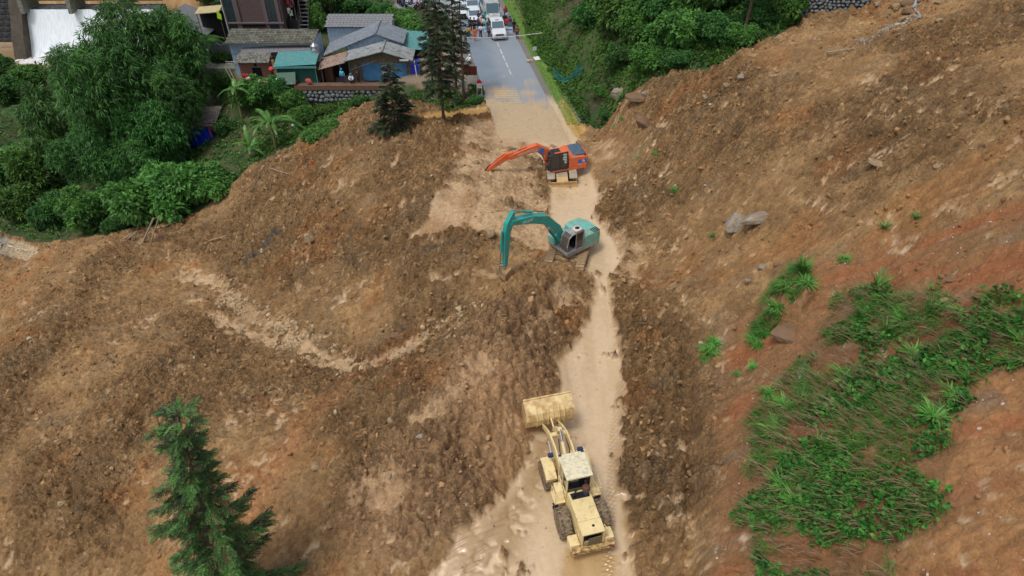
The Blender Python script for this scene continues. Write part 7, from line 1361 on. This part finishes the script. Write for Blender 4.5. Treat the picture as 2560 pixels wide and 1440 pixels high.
for k, q in enumerate([(776,612,.62,.5,.55,.4,ROCKB,'pale round boulder alone in the middle of the left slope'),(1838,565,1.3,.95,.85,.9,ROCK,'large pale grey boulder bulging out of the right slope, the left one of the pair',.5),(1898,552,2.0,.55,.35,.5,ROCK,'long pale rock slab right of the large grey boulder',.55),
 (1545,242,1.35,.9,.75,.5,ROCK,'pale angular boulder at the left rim of the slide, uppermost of three'),(1590,262,1.3,.9,.4,.3,ROCKD,'brown slab jutting over the rim under the pale angular boulder'),(1610,250,.4,.3,.35,.2,ROCK,'small pale rock on the jutting slab'),(1608,318,1.0,.8,.8,.1,ROCKD,'dark square boulder, lowest of the three at the slide rim'),
 (1972,832,1.3,.8,.32,.15,ROCKD,'grey overhanging slab at the foot of the grassy block on the spur'),(2010,920,.25,.8,.3,-.5,ROCK,'narrow pale rock streak on the spur, upper part'),(1998,970,.22,.4,.2,-.4,ROCK,'narrow pale rock on the spur below the streak'),(2015,1010,.25,.25,.12,.2,ROCKD,'dull flat rock under the pale streak'),
 (1850,212,.4,.3,.3,.4,ROCK,'pale boulder in the upper stream bed'),(1810,235,.3,.25,.22,.1,ROCKB,'brown boulder left of the pale one in the stream bed'),(1760,256,.28,.25,.24,.8,ROCK,'small white boulder at the low end of the stream bed'),
 (2185,430,.9,.35,.25,-.9,ROCKB,'flat brown slab tilted on the right slope'),(2350,415,.4,.3,.2,.6,ROCKB,'brown rock beside the tilted slab'),(2265,18,.6,.5,.4,.2,ROCKD,'dark rock left of the little waterfall, uppermost'),(2235,25,.45,.4,.35,.8,ROCKB,'brown rock at the left of the rock pile by the waterfall'),(2262,42,.5,.4,.35,.3,ROCKD,'dark rock under the uppermost one by the waterfall'),
 (2250,60,.5,.4,.4,1.2,ROCKB,'pale brown rock at the foot of the waterfall pile'),(2285,50,.35,.3,.3,.5,ROCK,'pale split rock in the waterfall pile'),(2345,10,.6,.4,.3,.1,ROCKB,'broad brown rock right of the waterfall'),(2347,62,.45,.3,.2,.1,ROCKB,'flat tan rock below the broad one right of the waterfall'),(2160,12,.55,.4,.3,.3,ROCKD,'dark rock beside the right end of the stone wall'),(2190,22,.4,.3,.2,.5,ROCK,'pale rock under a thin pole near the stone wall'),
 (1228,600,.45,.35,.35,.5,ROCKB,'tan boulder left of the teal excavator'),(1190,415,.35,.3,.25,.3,ROCKB,'tan lump behind the orange bucket'),(980,1065,.22,.28,.25,.3,ROCKB,'pale lump on the ridge left of the loader bucket'),(1055,1140,.22,.2,.15,.3,ROCK,'grey stone below the pale lump'),(1085,810,.5,.35,.25,.5,ROCKB,'largest grey green stone in the gully'),(1100,830,.35,.3,.2,1.1,ROCKB,'second large stone in the gully'),(1055,845,.3,.3,.2,.2,ROCKB,'round stone in the gully below the largest one'),
 (990,850,.45,.3,.2,.4,ROCKD,'grey slab at the lip of the gully'),(650,590,.22,.15,.25,.1,ROCK,'small pale stone standing up left of the round boulder'),(2075,405,.3,.2,.2,.5,ROCKB,'brown stone in the middle of the right slope'),(1905,675,.35,.25,.18,.2,ROCK,'pale flat stone at the foot of the right slope'),(1868,710,.25,.22,.2,.2,ROCK,'whitish stone where the red slope meets the debris'),(1460,292,.3,.2,.15,.3,ROCK,'white stone at the bend of the muddy ditch'),
 (820,1270,.3,.25,.2,.2,ROCKB,'tan stone on the slope right of the foreground conifer'),(790,1170,.3,.3,.2,.6,ROCKB,'orange brown lump right of the foreground conifer tip'),(165,1270,.35,.3,.2,.6,ROCKB,'tan stone in the lower left'),(285,1065,.3,.2,.18,.6,ROCKB,'tan stone upper left of the foreground conifer'),(2375,700,.35,.2,.14,.2,ROCKD,'dark flat stone on the upper red slope'),(2360,755,.25,.2,.14,.2,ROCKB,'orange stone above the creeper')]):
    boulder(*q[:8], seed=100+k, sink=q[8] if len(q) > 8 else .25)
# dry stone wall at the upper right, little waterfall
a = G(1992, 52); b_ = G(2150, 30); dv = Vector((b_.x-a.x, b_.y-a.y)); rz = math.atan2(dv.y, dv.x)
sw = empty('dry_stone_wall', (a.x, a.y+.3, a.z), rz, 'long dry stone wall above the slide at the upper right', 'stone wall'); W = dv.length+.4
MB().bb(-1.5, W, .1, 1.5, -1.5, 3.2).build('core', mat('mortar'), sw); stones(sw, -1.4, W, -.5, 3.1, .08, .36)
WTR = mat('stream_water', srgb(150, 160, 162), .15, var=.2, scale=6); st_pts = [(2300, -8), (2290, 8), (2284, 25), (2298, 45), (2292, 62)]
V = []; F = []
for i, (u, v) in enumerate(st_pts):
    q = GH(u, v); w_ = .09+.05*(i % 3); V += [(q.x-w_, q.y, q.z+.12), (q.x+w_, q.y+.05, q.z+.12)]
    if i: F.append((2*i-2, 2*i-1, 2*i+1, 2*i))
tag(scoop('stream_water', V, F, WTR, None, True), kind='structure')
STK = mat('stick_wood', srgb(156, 140, 116), .85, var=.35, scale=5)
sticks = [(362,612,384,545,.07,'thick upright timber pole among the debris'),(378,612,398,540,.05,'thinner upright timber pole right of the thick one'),(352,618,378,590,.07,'split pole at the foot of the upright timbers'),(316,606,330,582,.045,'leftmost leaning timber pole'),(324,606,342,578,.045,'second leaning timber pole from the left'),(333,608,334,585,.04,'third leaning timber pole from the left'),(338,604,342,580,.045,'rightmost pole of the leaning group'),
 (395,578,470,552,.05,'long pale pole lying across the debris'),(430,556,460,572,.04,'short plank under the long pale pole'),(423,548,455,560,.05,'short plank at the edge of the bushes'),(430,594,458,586,.03,'short stick beside the dark red sheet'),(526,612,568,592,.035,'single stick lying on the slope right of the debris'),(680,434,724,444,.04,'broken stick lying level near the banana plants'),(724,444,772,412,.03,'broken stick pointing up right near the banana plants'),(680,434,635,490,.035,'broken stick pointing down left over the grass'),(2165,0,2160,60,.03,'thin pole standing at the upper right beside the stone wall'),
 (0,552,25,585,.05,'pole sticking out at the left edge above the lower road'),(14,556,28,582,.04,'second pole at the left edge above the lower road'),(2060,150,2130,135,.04,'dead branch lying in the upper stream bed')]
for k, (u0, v0, u1, v1, r_, lab) in enumerate(sticks):
    a = GH(u0, v0, .05)
    if abs(v0-v1) > abs(u0-u1)*1.2: y = a.y; b_ = Vector((RX(u1, y, v1), y, Htop((0, y), v1)))
    else: b_ = GH(u1, v1, .12)
    tag(MB().tube(a, b_, r_*1.5, r_*1.1).build('timber_pole', STK, None, True), lab, 'timber pole', 'timber among the debris')
q = GH(408, 600, .1); tag(MB().box(q, (.5, .4, .03), rot=(.5, .1, .4)).build('red_sheet', mat('maroon', srgb(104, 52, 56), .7)), 'dark red metal sheet among the timber debris', 'metal sheet')
q = GH(452, 578, .1); tag(MB().box(q, (1.0, .5, .05), rot=(.3, .3, -.5)).build('black_sheet', mat('black_sheet', srgb(24, 28, 40), .4)), 'crumpled black plastic sheet among the debris', 'plastic sheet')
q = GH(740, 312, .1); tag(MB().box(q, (1.0, .7, .25), rot=(.4, .2, .3)).build('concrete_slab', mat('white_slab', srgb(178, 178, 170), .8, var=.2), bevel=.03), 'white broken concrete slab on the rubble bank', 'concrete slab')
for k, (u, v, s_) in enumerate(((760, 300, .5), (780, 292, .4), (790, 285, .35), (735, 300, .3), (815, 272, .3))): boulder(u, v, s_, s_*.7, s_*.5, k, ROCK, ['pale stone right of the white concrete slab', 'pale stone in the middle of the rubble line', 'pale stone at the right end of the rubble line', 'grey stone above the white slab', 'grey stone under the retaining wall'][k], 300+k)
q = GH(782, 420, .0); tag(MB().tube(q, q+Vector((0, 0, .5)), .03).box(q+Vector((0, 0, .35)), (.3, .05, .3)).build('marker_flag', mat('orange_flag', srgb(210, 80, 50), .7)), 'small orange marker on the slope edge right of the broken sticks', 'marker')
# far bank and pebbles of white quartz on the red slope
wq = (cut*slope_r*(1-SP)).ravel()*ar*vis.ravel(); wq /= wq.sum(); ids = RNG.choice(len(wq), 260, p=wq); sz = .02+.05*RNG.random(len(ids))**3
lumps('white_pebbles', np.c_[X.ravel()[ids], Y.ravel()[ids], H.ravel()[ids]], sz, np.tile(c(206, 198, 184), (len(ids), 1)), 'white quartz pebbles on the red slope', 5)

sd = np.minimum(seg_dist(X, Y, GP([(2300,-8),(2290,30),(2262,68),(2200,92),(2160,110)]), False), .6+seg_dist(X, Y, GP([(1960,190),(1930,200),(1850,220),(1770,256)]), False))
wq = (ss(1.0, .1, sd)*(.1+ss(.45, .65, fbm(X*.6, Y*.6, 97, 3)))*ar.reshape(X.shape)).ravel(); wq /= wq.sum(); ids = RNG.choice(len(wq), 150, p=wq); sz = .05+.2*RNG.random(len(ids))**3; k = RNG.random((len(ids), 1))
lumps('stream_stones', np.c_[X.ravel()[ids], Y.ravel()[ids], H.ravel()[ids]+.03], sz, c(128, 120, 108)*(1-k)+c(186, 178, 164)*k, 'pale stones lying in the stream bed on the upper slide', 6)
